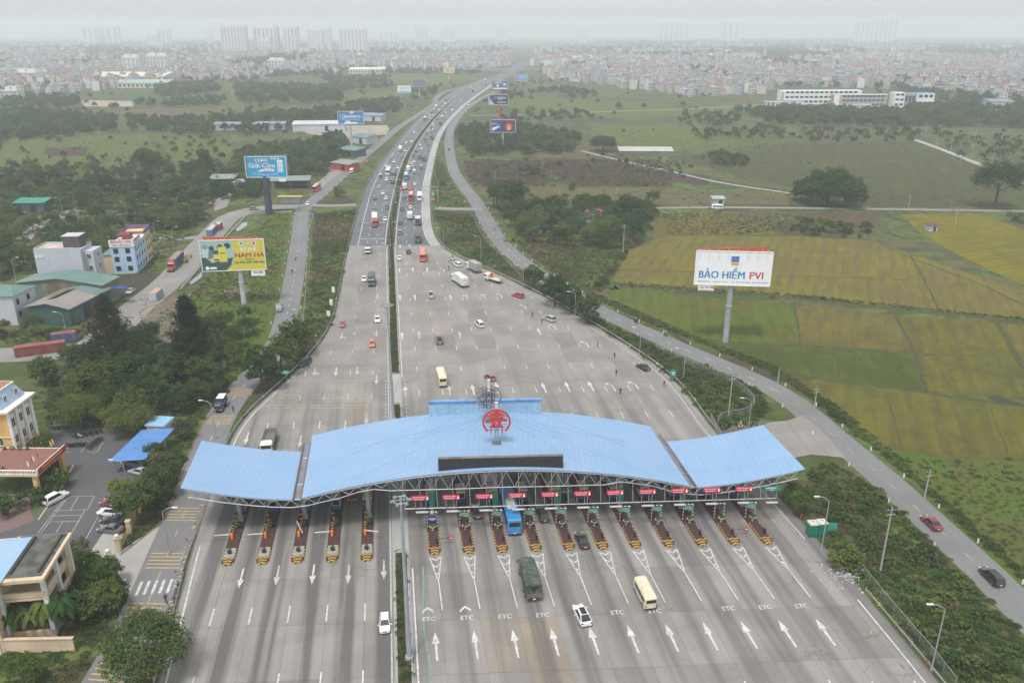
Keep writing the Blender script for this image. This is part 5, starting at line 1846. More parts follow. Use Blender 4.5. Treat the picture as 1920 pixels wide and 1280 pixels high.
car('suv',(.12,.15,.18), B_(477,394), R(-85), 'dark off road car at the service road junction', z=.045)
car('sedan', WHT, B_(383,456), hd(SPATH, B_(383,456)) + math.pi, 'white car behind the yellow billboard on the service road', z=.045)
car('sedan', SIL, B_(245,549), hd(SPATH, B_(245,549)), 'silver car beside the green warehouse yard', z=.045)
trailer_truck(B_(330,500), hd(SPATH, B_(322,508)), 'red lorry with dark blue container on the service road', RED_,(.025,.075,.17),(.30,.16,.14), z=.045)
# container standing alone, and others
def lone_container(px, py, rz, L, col, roof, lab, z0=.05, door=None):
 p = G(px, py)
 root = thing('shipping_container', lab, 'container',(p.x, p.y, z0), rz)
 m_ = MB(); rbox(m_,-1.22,1.22,-L / 2, L / 2,.1,2.7,.04)
 bx = m_.build('container_body', METALB, root, color=col)
 corrugate(L,2.44,2.6,.1, col, bx)
 MB().box((0,0,2.71),(2.3, L - .1,.03)).build('container_roof', METALB, root, color=roof)
 for s in (-1,1):
  MB().box((s * .6,-L / 2 - .02,1.4),(1.14,.05,2.4)).build('container_door', METALB, root, color=door or col)
 return root
ra = hd(SPATH, G(295,562)) + .05
lone_container(294,560, hd(SPATH, G(300,550)) + math.pi,6.1,(.30,.36,.42),(.45,.28,.20), 'pale blue container with orange roof beside the rubble', door=(.38,.44,.48))
lone_container(399,437, hd(SPATH, G(399,437)) + math.pi,12.2,(.03,.10,.22),(.48,.43,.36), 'dark blue container with cream roof behind the yellow billboard', door=(.05,.14,.28))
lone_container(410,430, hd(SPATH, G(399,437)) + math.pi,6.1,(.26,.03,.05),(.45,.40,.34), 'red container end standing beside the dark blue one')
lone_container(78,662, R(-66),12.2,(.20,.035,.035),(.24,.045,.04), 'long red container at the left road bend', door=(.03,.09,.20))
lone_container(122,640, R(-66),6.1,(.05,.08,.20),(.22,.05,.05), 'blue sided container end behind the long red one')
# empty yellow skeleton trailer
p = G(350,488)
root = thing('skeleton_trailer', 'empty yellow skeleton trailer behind the blue container lorry', 'trailer',(p.x, p.y,.05), hd(SPATH, p) + math.pi)
m_ = MB()
for s in (-.45,.45): m_.box((s,0,1.1),(.14,11,.3))
for i in range(6): m_.box((0,-5 + i * 2,1.1),(2.2,.16,.2))
m_.build('frame', mat('trailer_yellow',(.42,.26,.05),(.3,.2,.06),1,.6), root)
wheels(root,(-1,1),(-4,-2.8,3.5),.5,.3)
# office yard cars
for px, py, kind, c_, rz, lab in [(106,938, 'suv', WHT, R(-26), 'white car driving out of the office yard'),(212,948, 'suv',(.22,.03,.035), R(76), 'dark red car parked under the yard tree'),
         (208,965, 'suv', WHT, R(80), 'white car with black sunroof parked in the yard row'),(213,980, 'sedan', BLK, R(80), 'black sedan parked second last in the yard row'),
         (208,996, 'sedan',(.12,.12,.125), R(80), 'dark grey sedan at the end of the yard row'),(262,888, 'sedan', SIL, R(70), 'silver car half hidden under the blue carport'),
         (250,872, 'suv', GRY, R(70), 'grey car under the blue carport roof')]:
 car(kind, c_, G(px, py,.03), rz, lab, z=.035, dark_roof='sunroof' in lab)
p = G(1344,392); bus('van', WHT, p, R(85), 'white van parked by the small shed on the farm road', z=.05)
# ============================================================ BUILDINGS
def wallm(name, c1, c2=None, sc=0.35):
 """render with blotches, rain streaks running down and splash dirt"""
 if name in _mc: return _mc[name]
 t = NT(name)
 p = t.pos()
 c2 = c2 or tuple(v * .82 for v in c1)
 bl = t.ramp(t.noise(p, sc,4,.6),.3,.7)
 sk = t.ramp(t.noise(t.mapping(p,(0,0,0),(1.6,1.6,.14)),1.0,5,.7),.50,.76)
 c = t.mix(bl, c1, c2)
 c = t.mix(t.math('MULTIPLY', sk,.42), c, tuple(v * .42 for v in c1))
 t.bump(t.noise(p,5,3),.1,.02)
 _mc[name] = t.fin(c,.85,.2)
 return _mc[name]
WINF = WHITE
def window(parent, x, y, z, w, h, face, frame=True, name='window', glass=None):
 """window set proud on a wall; face: 'f' front (-y), 'r' right (+x), 'l' left, 'b' back"""
 d = {'f': (w,.06, h), 'b': (w,.06, h), 'r': (.06, w, h), 'l': (.06, w, h)}[face]
 o = MB().box((0,0,0), d).build(name, glass or GLASS, parent,(x, y, z))
 if frame:
  n = {'f': (0,-.04), 'b': (0,.04), 'r': (.04,0), 'l': (-.04,0)}[face]
  m_ = MB()
  t_ = .1
  if face in 'fb':
   m_.box((0, n[1], h / 2),(w + .2, t_,.12)).box((0, n[1],-h / 2),(w + .3, t_ + .1,.12)).box((-w / 2, n[1],0),(.1, t_, h)).box((w / 2, n[1],0),(.1, t_, h)).box((0, n[1],0),(.06, t_, h))
  else:
   m_.box((n[0],0, h / 2),(t_, w + .2,.12)).box((n[0],0,-h / 2),(t_ + .1, w + .3,.12)).box((n[0],-w / 2,0),(t_,.1, h)).box((n[0], w / 2,0),(t_,.1, h)).box((n[0],0,0),(t_,.06, h))
  m_.build('window_frame', WINF, o)
 return o

# ---- lower left cream block with blue hipped roof
CREAMW = wallm('cream_render',(0.60,0.47,0.33))
bl_ = thing('office_building', 'cream three storey block with pale blue hipped roof in the lower left corner', 'building',(-65.6,95.5,0), PH)
m_ = MB().box((-15.5,3.6,5.4),(19.0,11.6,10.8)).box((-3,9.2,5.4),(6,2.0,10.8))
wl_ = m_.build('wall', CREAMW, bl_)
darkin = mat('corridor_shade_tone',(0.07,0.022,0.018), None,1,.8)  # shade inside the open floors, put into the wall colour
for zf in (0.4,3.7,7.0):
 MB().box((-3.0,4.0, zf),(6.0,8.0,.35)).build('floor_slab', CREAMW, bl_)
 MB().box((-3.2,.15, zf + .75),(6.0,.3,.9)).build('balcony_parapet', CREAMW, bl_)
 MB().box((-.15,4.0, zf + .75),(.3,8.0,.9)).build('balcony_parapet', CREAMW, bl_)
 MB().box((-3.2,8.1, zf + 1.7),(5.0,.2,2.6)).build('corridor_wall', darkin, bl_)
MB().box((-5.9,4.0,5.4),(.2,7.8,10.0)).build('corridor_wall', CREAMW, bl_)
for x, y in ((-.25,.3),(-.25,5.0),(-.25,9.8),(-5.9,-.3)):
 MB().box((x, y,5.3),(.55,.55,10.6)).build('column', mat('pale_column',(.62,.66,.70),(.5,.54,.58),.5,.7), bl_)
MB().box((-3.2,4.6,10.75),(7.6,11.4,.5)).box((-15.3,3.2,10.78),(19.8,13.6,.5)).build('eaves', CREAMW, bl_)
MB().box((-3.2,4.9,11.04),(6.6,10.4,.12)).box((-15.3,3.2,11.06),(18.8,12.6,.12)).build('flat_roof', mat('mouldy_roof_slab',(.055,.055,.05),(.13,.125,.115),.6,.95), bl_)
for x in (-.5,-4.2):
 MB().box((x,4.9,11.25),(.3,9.0,.3)).build('roof_upstand', mat('mouldy_upstand',(.05,.05,.048), None,1,.95), bl_)
rf = MB()
x0, x1, y0, y1, ze, zr = -24.2,-4.7,-3.0,9.6,11.2,13.0
rf.add([(x0, y0, ze),(x1, y0, ze),(x1, y1, ze),(x0, y1, ze),(x0 + 6,3.3, zr),(x1 - 5.5,3.3, zr)],[(0,1,5,4),(1,2,5),(2,3,4,5),(3,0,4)])
rf.build('roof', mat('pale_blue_roof',(.27,.42,.58),(.32,.44,.56),.25,.6), bl_)
for zc in (1.8,5.1,8.6):
 for x in (-8.6,-11.8,-15.0,-18.2,-21.4):
  window(bl_, x,-2.23, zc,1.3,1.7, 'f')
 MB().box((-9.9,-2.45, zc - .1),(.8,.4,.7)).build('air_conditioner', WHITE, bl_)
 MB().box((-15.5,-2.28, zc + 1.55),(19.0,.12,.3)).build('string_course', WHITE, bl_)
MB().box((-6.9,-2.25,5.4),(.9,.25,10.8)).build('pilaster', mat('pale_column',(.6,.6,.6)), bl_)
# boundary wall below it
p = G(40,1222)
MB().box((0,0,1.1),(17,.25,2.2)).box((0,0,2.28),(17.2,.5,.16)).build('boundary_wall', CREAMW, None,(p.x - 1, p.y,0), PH * .2)
tag(bpy.data.objects['boundary_wall'], 'low cream boundary wall below the lower left block', 'wall')

# ---- yellow mansard office at the left edge
YELW = wallm('yellow_render',(0.60,0.33,0.10),(0.66,0.42,0.18),.2)
yo = thing('office_building', 'yellow office with white pilasters and blue mansard roof at the left edge', 'building',(-99.6,146,0),-0.02)
MB().box((-14,4.0,5.7),(28,8,11.4)).box((-24,-3,5.7),(14,7,11.4)).build('wall', YELW, yo)
MB().box((-14,4.0,11.5),(29.0,9.0,.4)).box((-14,4.0,11.85),(29.8,9.8,.35)).box((-24,-3,11.6),(15.4,8.4,.7)).build('cornice', WHITE, yo)
MB().box((-14,4.0,6.1),(28.3,8.3,.3)).build('string_course', mat('cream_trim',(.62,.52,.38), None,1,.7), yo)
ms = MB()
b0 = [(-27,-.1,12.0),(-.6,-.1,12.0),(-.6,8.1,12.0),(-27,8.1,12.0)]
t0 = [(-27,1.0,14.9),(-2.0,1.0,14.9),(-2.0,7.0,14.9),(-27,7.0,14.9)]
ms.add(b0 + t0,[(0,1,5,4),(1,2,6,5),(2,3,7,6),(3,0,4,7)])
ms.build('mansard_roof', mat('blue_mansard',(.34,.44,.55),(.27,.37,.48),.5,.6), yo)
MB().box((-14.5,4.0,15.05),(25.2,6.4,.3)).build('roof_rim', WHITE, yo)
MB().box((-14.5,4.0,15.23),(24.6,5.8,.12)).build('roof_tiles', mat('terracotta_roof',(.36,.17,.11),(.28,.14,.10),.3,.8), yo)
for y in (0.25,2.8,5.3,7.75):
 MB().tube((.18, y,.5),(.18, y,11.4),.36, n=10).build('pilaster', WHITE, yo)
for y in (1.5,4.05,6.55):
 for zc in (2.0,5.2,8.8):
  window(yo,.03, y, zc,1.1,1.9, 'r')
 MB().box((.02, y,7.2),(.05,1.6,6.6)).build('window_surround', WHITE, yo)
for y in (2.3,5.9):
 window(yo,-1.1, y,13.4,1.0,1.5, 'r', name='dormer_window')
window(yo,-3.2,.3,13.4,2.2,1.5, 'f', name='dormer_window')
for zc in (2.0,5.2,8.8):
 window(yo,-5.5,-.05, zc,1.4,1.8, 'f'); window(yo,-2.4,-.05, zc,1.2,1.8, 'f')
MB().box((-3.8,-.35,3.6),(.9,.5,.7)).build('air_conditioner', WHITE, yo)
# porch
po = MB().box((6.0,-7.6,5.0),(12.4,10.4,.5))
po.build('porch_roof', mat('cream_trim',(.6,.5,.36)), yo)
MB().box((5.8,-7.6,5.29),(11.4,9.4,.08)).build('porch_tiles', mat('porch_red_tiles',(.24,.10,.075),(.18,.10,.085),.8,.8), yo)
bal = MB()
for i in range(24): bal.box((0.0 + i * .52,-12.6,5.55),(.14,.14,.7))
for i in range(20): bal.box((12.0,-12.5 + i * .52,5.55),(.14,.14,.7))
bal.box((6.0,-12.6,5.95),(12.6,.26,.12)).box((12.0,-7.6,5.95),(.26,10.2,.12))
bal.build('balustrade', WHITE, yo)['kind'] = 'stuff'
for x, y in ((11.2,-12),(1.1,-12),(11.2,-3.2)):
 MB().box((x, y,2.5),(.8,.8,5.0)).build('porch_column', YELW, yo)
bn = MB().box((12.3,-7.6,5.6),(.08,9.6,1.2)).build('banner', mat('banner_red',(.40,.03,.03), None,1,.7), yo)
MB().box((12.35,-7.6,5.7),(.02,7.0,.28)).build('banner_lettering', mat('banner_yellow',(.65,.45,.05), None,1,.7), bn)
for i,(y, c_) in enumerate(((-12.3, WHITE),(-11, REDP),(-10.4, WHITE),(-4.5, mat('flag_yellow',(.6,.45,.08))),(-3.7, mat('flag_yellow',(.6,.45,.08))),(-9.0, REDP))):
 fl = MB().tube((10.4, y,5.3),(10.4, y,8.0),.035, n=5).build('flag_pole', STEEL, yo)
 MB().add([(10.4, y,7.9),(10.85, y - .15,7.6),(10.8, y - .1,6.6),(10.45, y,6.8)],[(0,1,2,3),(3,2,1,0)]).build('flag', c_, fl)
for i in range(8):
 x = -2 + (i % 4) * 1.5
 y = -3.6 if i < 4 else -11.6
 pb = MB(); pot_bush(pb,(0,0,.35),.5, random.Random(i),40)
 o = pb.build('porch_shrub', LEAFY, None); q = Matrix.Rotation(-.02,3, 'Z') @ Vector((x, y,0))
 o.location = (-97 + q.x,146 + q.y,5.35)
 tag(o, 'clipped shrub in the ' + ('rear' if i < 4 else 'front') + ' row on the porch roof, ' + ORD[i % 4] + ' from the left', 'shrub', 'porch roof shrubs')

# ---- blue carport and small gatehouse
cp_ = thing('carport', 'blue sheet carport roof beside the yard trees', 'carport',(-75.2,148.5,0),-.05)
MB().add([(-3.4,-6.8,2.9),(4.0,-6.8,3.6),(4.0,6.8,3.6),(-3.4,6.8,2.9),(-3.4,-6.8,2.98),(4.0,-6.8,3.68),(4.0,6.8,3.68),(-3.4,6.8,2.98)],[(3,2,1,0),(4,5,6,7),(0,1,5,4),(1,2,6,5),(2,3,7,6),(3,0,4,7)]).build('roof_sheet', mat('deep_blue_sheet',(.07,.19,.44),(.10,.22,.46),.4,.5), cp_)
for x, y in ((-2.7,-6),(-2.7,0),(-2.7,6),(2.7,-6),(2.7,6)):
 MB().tube((x, y,0),(x, y,3.2),.09, n=6).build('post', STEEL, cp_)
p = G(303,812)
gh = thing('gatehouse', 'small pale hut with light blue roof behind the carport', 'hut',(p.x, p.y,0),-.1)
MB().box((0,0,1.4),(4,4,2.8)).build('wall', CREAMW, gh)
MB().box((0,0,2.95),(4.6,4.6,.3),0,.93).build('roof', mat('hut_blue',(.25,.45,.62), None,1,.6), gh)
window(gh,.5,-2.03,1.6,1.2,1.0, 'f')
# gate pillars and fence along the office side
fm_ = mat('cream_pillar',(.55,.45,.30),(.42,.36,.26),1,.8)
for i,(px, py) in enumerate(((224,1033),(207,1062),(262,960),(280,915),(296,870),(308,838),(244,1000))):
 p = G(px, py)
 gpil = thing('gate_pillar',['cream gate pillar with white globe nearest the yard cars', 'cream gate pillar with white globe beside the hedge'][i] if i < 2 else 'plain cream wall pillar, ' + ORD[i - 2] + ' from the yard gate up the wall', 'pillar',(p.x, p.y,0), PH)
 MB().box((0,0,1.3),(.7,.7,2.6)).box((0,0,2.65),(.9,.9,.14)).build('shaft', fm_, gpil)
 if i < 2:
  bm2 = bmesh.new(); bmesh.ops.create_uvsphere(bm2, u_segments=10, v_segments=8, radius=.36)
  me = bpy.data.meshes.new('globe'); bm2.to_mesh(me); bm2.free(); me.materials.append(WHITE)
  put('globe_lamp', me, gpil,(0,0,3.05))
fp = gpath([(228,1028),(244,1000),(262,960),(280,915),(296,870),(312,830)],3)
m_ = MB()
for i in range(len(fp) - 1):
 a, b = fp[i], fp[i + 1]
 m_.tube((a.x, a.y,1.5),(b.x, b.y,1.5),.05, n=4); m_.tube((a.x, a.y,.5),(b.x, b.y,.5),.05, n=4)
 for k in range(6):
  q = a.lerp(b, k / 6); m_.tube((q.x, q.y,0),(q.x, q.y,1.8),.03, n=3)
o = m_.build('iron_fence', mat('fence_yellow',(.40,.28,.12), None,1,.7)); tag(o, 'low iron fence between the office yard and the left side road', 'fence')

# ---- grey block, warehouses, houses on the service road
GREYW = wallm('light_grey_render',(0.44,0.47,0.51),(0.39,0.42,0.46),.08)
gb = thing('apartment_block', 'plain light grey block with dark roof box behind the green warehouse', 'building',(-149,268.5,0),.06)
MB().box((-1.5,0,7.0),(15,9,14.0)).box((7.2,1.5,6.4),(3.4,7,12.8)).build('wall', GREYW, gb)
MB().box((-1.5,-4.4,14.3),(15,.2,.6)).box((-1.5,4.4,14.3),(15,.2,.6)).box((-8.9,0,14.3),(.2,9,.6)).build('parapet', GREYW, gb)
MB().box((-3,0,14.06),(11.5,8.4,.1)).build('roof_floor', mat('pink_roof_floor',(.45,.30,.26),(.5,.45,.42),.3,.8), gb)
MB().box((2.4,.5,15.9),(5.4,5.0,3.8)).build('stair_box', mat('dark_cladding',(.085,.08,.085), None,.6,.8), gb)
MB().box((2.4,.5,17.9),(5.8,5.4,.2)).build('stair_roof', mat('pale_slab',(.5,.5,.5), None,1,.8), gb)
for zc in (3,7,11):
 window(gb,8.93,1.5, zc,1.6,1.8, 'r'); window(gb,7.4,-2.03, zc,1.3,1.7, 'f')
for i in range(3):
 MB().box((-8.2 + i * .9,-4.55,11.8),(.7,.25,.8)).build('wall_vent', WHITE, gb)
TEAL = mat('teal_roof_sheet',(.105,.185,.165),(.14,.215,.195),.15,.6)
GREENW = mat('dark_green_sheet',(.035,.085,.075),(.045,.105,.09),.15,.6)
w1 = thing('warehouse', 'wide warehouse with teal roof and weathered panel front', 'warehouse',(-142,252.5,0),-.10)
wm = MB()
def gable_shed(root, w, d, he, hr, wall, roof, ov=.7):
 MB().add([(-w / 2,-d / 2,0),(w / 2,-d / 2,0),(w / 2,-d / 2, he),(0,-d / 2, hr),(-w / 2,-d / 2, he),(-w / 2, d / 2,0),(w / 2, d / 2,0),(w / 2, d / 2, he),(0, d / 2, hr),(-w / 2, d / 2, he)],
    [(0,1,2,3,4),(9,8,7,6,5),(1,6,7,2),(5,0,4,9)]).build('wall', wall, root)
 for s in (-1,1):
  k = (hr - he) / (w / 2)
  x1 = s * (w / 2 + ov)
  z1 = he - k * ov
  a = [(0,-d / 2 - ov, hr + .02),(x1,-d / 2 - ov, z1 + .02),(x1, d / 2 + ov, z1 + .02),(0, d / 2 + ov, hr + .02)]
  b = [(x, y, z + .14) for x, y, z in a]
  f = [(0,1,2,3),(7,6,5,4),(0,4,5,1),(1,5,6,2),(2,6,7,3),(3,7,4,0)]
  MB().add(a + b, f if s < 0 else [t_[::-1] for t_ in f]).build('roof_slope', roof, root)
PANEL = mat('weathered_panels',(.20,.165,.115),(.11,.15,.12),.22,.8)
gable_shed(w1,28,9,7.2,8.9, PANEL, TEAL)
for i in range(14):
 x = -13.4 + i * 2.05
 MB().box((x,-4.54,3.5),(1.9,.06,6.8 + 1.4 * (1 - abs(x) / 14))).build('cladding_panel',[mat('panel_tan',(.24,.195,.13),(.17,.145,.10),.3,.8), mat('panel_green',(.09,.19,.16),(.16,.20,.13),.3,.8), mat('panel_brown',(.17,.14,.10), None,.3,.8), mat('panel_yellowgreen',(.25,.24,.13),(.17,.18,.11),.3,.8)][[1,1,3,1,3,2,2,0,2,1,0,2,0,0][i]], w1)
w2 = thing('warehouse', 'dark green warehouse with grey brown and teal roof nearest the conifers', 'warehouse',(-135.2,239,0),-.13)
gable_shed(w2,13.5,20,5.6,6.9, GREENW, mat('greybrown_roof',(.26,.235,.215),(.21,.19,.175),.12,.8))
k_ = 1.3 / 6.75
for s, c_ in ((1, TEAL),(-1, TEAL)):
 z0, z1 = 7.12,7.12 - k_ * 7.4
 MB().add([(0,3.0, z0),(s * 7.4,3.0, z1),(s * 7.4,10.6, z1),(0,10.6, z0)],[(0,1,2,3) if s > 0 else (3,2,1,0)]).build('teal_roof_sheets', c_, w2)
MB().add([(-3.5,-6,7.2),(-.2,-6,7.75),(-.2,4,7.75),(-3.5,4,7.2)],[(0,1,2,3),(3,2,1,0)]).build('raised_skylight', mat('yellow_skylight',(.34,.31,.15),(.27,.25,.14),.3,.7), w2)
MB().box((6.8,-2.0,2.2),(.06,3.2,4.4)).build('doorway', BLACK, w2)
MB().box((6.82,5,2.4),(.06,4.4,4.8)).build('doorway', mat('shutter_green',(.05,.12,.11), None,.5,.6), w2)
MB().box((6.84,-6.5,2.2),(.06,4.6,4.2)).build('sliding_door', mat('door_green',(.06,.14,.12), None,.5,.6), w2)
MB().box((9.0,12.5,5.3),(5.0,2.6,.12)).build('awning', mat('blue_tarp',(.03,.07,.30), None,.6,.7), w2)
h4 = thing('house', 'pale grey house with green hipped roof at the left edge', 'house',(-151.5,235,0),-.06)
MB().box((0,0,4.5),(11,10.5,9.0)).build('wall', GREYW, h4)
MB().add([(-6,-5.8,9),(6,-5.8,9),(6,5.8,9),(-6,5.8,9),(-2,0,10.9),(2.5,0,10.9)],[(0,1,5,4),(1,2,5),(2,3,4,5),(3,0,4),(3,2,1,0)]).build('roof', TEAL, h4)
for y in (-3.4,1.6):
 for zc in (3.0,6.8):
  window(h4,5.53, y, zc,1.3,1.8, 'r', frame=False)
MB().box((6.0,3.4,2.6),(1.0,2.0,1.2)).build('balcony', DSTEEL, h4)
MB().tube((-2.5,0,10.9),(-.9,0,10.9),.55, n=10).build('water_tank', STEEL, h4)
# blue and yellow shop house with banner
BLW = wallm('light_blue_render',(.42,.55,.70),(.38,.50,.66),.2)
sh = thing('shop_house', 'light blue and yellow house with rooftop banner on the service road', 'house',(-140.5,297,0),.16)
MB().box((0,-5.5,5.2),(8.0,15,10.4)).build('wall', BLW, sh)
MB().box((0,6.2,5.6),(8.0,8.4,11.2)).build('wall', wallm('shop_yellow',(.56,.47,.26),(.52,.44,.27),.3), sh)
MB().box((-1.0,-4.0,11.6),(4.0,5.0,2.4)).build('stair_roof_box', mat('red_roof_box',(.20,.045,.045), None,1,.7), sh)
MB().box((4.0,6.2,11.7),(.25,8.6,1.2)).box((-4.0,6.2,11.7),(.25,8.6,1.2)).box((0,10.4,11.9),(8.0,.25,1.6)).box((0,2.1,11.5),(7.6,.25,.8)).build('painted_parapet', mat('blue_orange_band',(.25,.05,.04),(.06,.16,.40),.12,.7), sh)
MB().tube((-2.6,-6.5,11.3),(-1.2,-6.5,11.3),.6, n=12).build('water_tank', STEEL, sh)
MB().box((0,-5.5,10.5),(8.3,15.3,.25)).build('cornice', WHITE, sh)
for y in (-10.5,-7,-3.5,0,4.0,6.6,9.0):
 for zc in (1.9,5.3,8.6):
  window(sh,4.03, y, zc,1.1,1.6, 'r', frame=False)
for x in (-2.2,1.8):
 for zc in (2,5.4,8.4):
  window(sh, x,-13.03, zc,1.6,1.8, 'f', frame=False)
bnr = MB().box((0,-13.15,11.2),(8.2,.12,2.6)).build('rooftop_banner', WHITE, sh)
MB().box((4.15,-8.5,11.2),(.12,9.4,2.6)).build('rooftop_banner', WHITE, sh)
REDT = mat('banner_red_text',(.48,.03,.04), None,1,.7); BLUT = mat('banner_blue_text',(.03,.08,.30), None,1,.7)
for txt, z, s, m2 in (('BĂNG TẢI',11.7,1.5, REDT),('HÙNG HẬU GROUP',10.5,.7, BLUT)):
 o = put('banner_lettering', text_mesh(txt, s, m2, bold=True), bnr,(0,-13.22, z)); o.rotation_euler = (math.pi / 2,0,0)
for txt, z, s, m2 in (('BĂNG TẢI',11.7,1.5, REDT),('BĂNG TẢI CAO SU',10.5,.8, REDT)):
 o = put('banner_lettering', text_mesh(txt, s, m2, bold=True), bnr,(4.22,-8.5, z)); o.rotation_euler = (math.pi / 2,0, math.pi / 2)
MB().add([(-7.5,-13,7.0),(-3.4,-13,7.0),(-3.4,-6,7.0),(-7.5,-6,7.0),(-5.4,-9.5,8.6)],[(0,1,4),(1,2,4),(2,3,4),(3,0,4),(3,2,1,0)]).build('annex_roof', TEAL, sh)
MB().box((-5.4,-9.5,3.4),(3.6,6.4,6.8)).build('annex_wall', wallm('shop_yellow',(.56,.47,.26)), sh)

# ---- sheds along the left side road and elsewhere
def shed(px, py, w, d, h, rz, roof, wall, lab, open_=False, mono=True):
 p = G(px, py)
 s = thing('shed', lab, 'shed',(p.x, p.y,0), rz)
 if open_:
  for x in (-w / 2 + .3,0, w / 2 - .3):
   for y in (-d / 2 + .3, d / 2 - .3):
    MB().tube((x, y,0),(x, y, h),.12, n=5).build('post', STEEL, s)
  MB().box((0, d / 2 - .2, h / 2),(w - .6,.15, h)).build('wall', wall, s)
 else:
  MB().box((0,0, h / 2),(w, d, h)).build('wall', wall, s)
  MB().box((w * .15,-d / 2 - .02, h * .4),(min(3, w * .3),.05, h * .75)).build('door', BLACK, s)
 MB().add([(-w / 2 - .6,-d / 2 - .6, h),(w / 2 + .6,-d / 2 - .6, h),(w / 2 + .6, d / 2 + .6, h + d * .12),(-w / 2 - .6, d / 2 + .6, h + d * .12),
    (-w / 2 - .6,-d / 2 - .6, h + .12),(w / 2 + .6,-d / 2 - .6, h + .12),(w / 2 + .6, d / 2 + .6, h + .12 + d * .12),(-w / 2 - .6, d / 2 + .6, h + .12 + d * .12)],
    [(3,2,1,0),(4,5,6,7),(0,1,5,4),(1,2,6,5),(2,3,7,6),(3,0,4,7)]).build('roof', roof, s)
 return s
GRYROOF = mat('grey_sheet_roof',(.25,.26,.26),(.32,.31,.29),.2,.7); OLDG = mat('old_green_roof',(.17,.215,.185),(.22,.25,.22),.15,.7)
BLROOF = mat('blue_grey_roof',(.20,.25,.31), None,.2,.7); REDROOF = mat('red_tile_roof',(.30,.085,.06),(.24,.08,.06),.4,.8)
shed(547,352,20,9,4.6,.12, OLDG, GREENW, 'long grey green open shed right of the blue porridge billboard', True)
shed(421,350,13,9,5,.1, OLDG, GREYW, 'grey roofed shed left of the blue porridge billboard pole', True)
shed(450,352,6,6,3.4,.1, GRYROOF, GREYW, 'small white hut left of the billboard pole')
shed(545,382,11,1.6,3.6,.0, mat('yellow_fascia',(.55,.36,.08), None,1,.6), GREYW, 'yellow roadside stall front by the junction', True)
shed(660,292,17,10,4.5,-.62, TEAL, GREENW, 'teal roofed workshop beside the left side road')
shed(648,318,16,9,4.2,-.62, OLDG, REDP, 'green roofed shop with red front by the left side road')
shed(682,268,18,12,5,-.6, TEAL, GREYW, 'far teal roofed workshop near the blue property billboard')
shed(64,395,14,8,4.5,.05, mat('bright_green_roof',(.03,.24,.16), None,.3,.6), mat('dark_wall',(.10,.10,.11)), 'bright green roofed shed among the left trees')
shed(470,243,60,10,5,.12, BLROOF, GREYW, 'long low blue grey shed behind the trees')
shed(600,245,44,14,6,.1, mat('pale_sheet',(.5,.5,.49), None,.2,.7), GREYW, 'pale long hall behind the blue property billboard')
shed(700,226,22,12,5,-.3, BLROOF, GREYW, 'blue grey shed by the far left side road')
shed(1345,384,5.5,4.5,3.4,.05, mat('mint_roof',(.30,.40,.36), None,.5,.7), mat('mint_wall',(.38,.42,.42)), 'small pale green hut on the farm road')
shed(1112,405,7,5,2.8,.1, REDROOF, CREAMW, 'red roofed cottage hidden in the tree grove')
shed(1000,436,7,4,2.6,.05, mat('blue_tin',(.06,.16,.32), None,.5,.6), CREAMW, 'blue tin roofed hut at the grove edge')
shed(1130,428,14,4,2.6,.02, BLROOF, GREYW, 'low grey roofed shack in the smoky grove')
shed(1745,432,4,3.5,2.6,.1, mat('rust_roof',(.16,.06,.05), None,1,.8), GREYW, 'rusty roofed field hut in the ripe field')
shed(1210,283,38,12,.6,-.05, mat('pale_cover',(.42,.42,.37),(.36,.36,.32),.2,.8), CONC, 'low pale covered plot beyond the farm track')
shed(1540,420,4.5,3.5,2.4,.2, mat('dark_red_roof',(.16,.04,.05), None,1,.8), CREAMW, 'dark red field shelter by the vegetable beds')
shed(1870,206,26,16,9,.0, BLROOF, GREYW, 'blue grey roofed house at the far right')
for i,(px, py, w, d, h, rf_, lab) in enumerate([(1125,116,150,30,12, mat('cream_roof',(.62,.60,.5), None,.05,.8), 'long cream hall with arched windows in the far haze'),
  (250,153,120,45,9, mat('cream_roof',(.62,.60,.5)), 'wide cream roofed factory in the far left town'),(150,155,60,30,8, REDROOF, 'wide red roofed hall in the far left town'),
  (270,164,80,30,7, mat('mint_roof',(.3,.4,.36)), 'wide mint roofed hall before the far left town'),(690,112,130,40,12, mat('cream_roof',(.6,.6,.5)), 'cream factory near the tall blocks'),
  (690,138,70,28,8, mat('cream_roof',(.6,.6,.5)), 'cream roofed hall left of the yellow far billboard'),(850,126,70,20,10, mat('cream_roof',(.6,.6,.5)), 'pale school block beyond the far yellow billboard'),
  (1330,108,90,30,8, mat('white_roof',(.7,.7,.68), None,.05,.7), 'white warehouse roof in the far right haze'),(15,145,60,30,12, mat('lime_roof',(.10,.36,.16), None,.05,.6), 'lime green roofed building at the far left edge')]):
 sd_ = shed(px, py, w, d, h,.02, rf_, mat('cream_hall_wall',(.55,.52,.44),(.48,.46,.40),.05,.8), lab)
 nwin = 12
 for k in range(nwin):
  MB().box((lerp(-w * .44, w * .44, k / (nwin - 1)),-d / 2 - .05, h * .5),(w * .035,.1, h * .55)).build('window', GLASS, sd_)

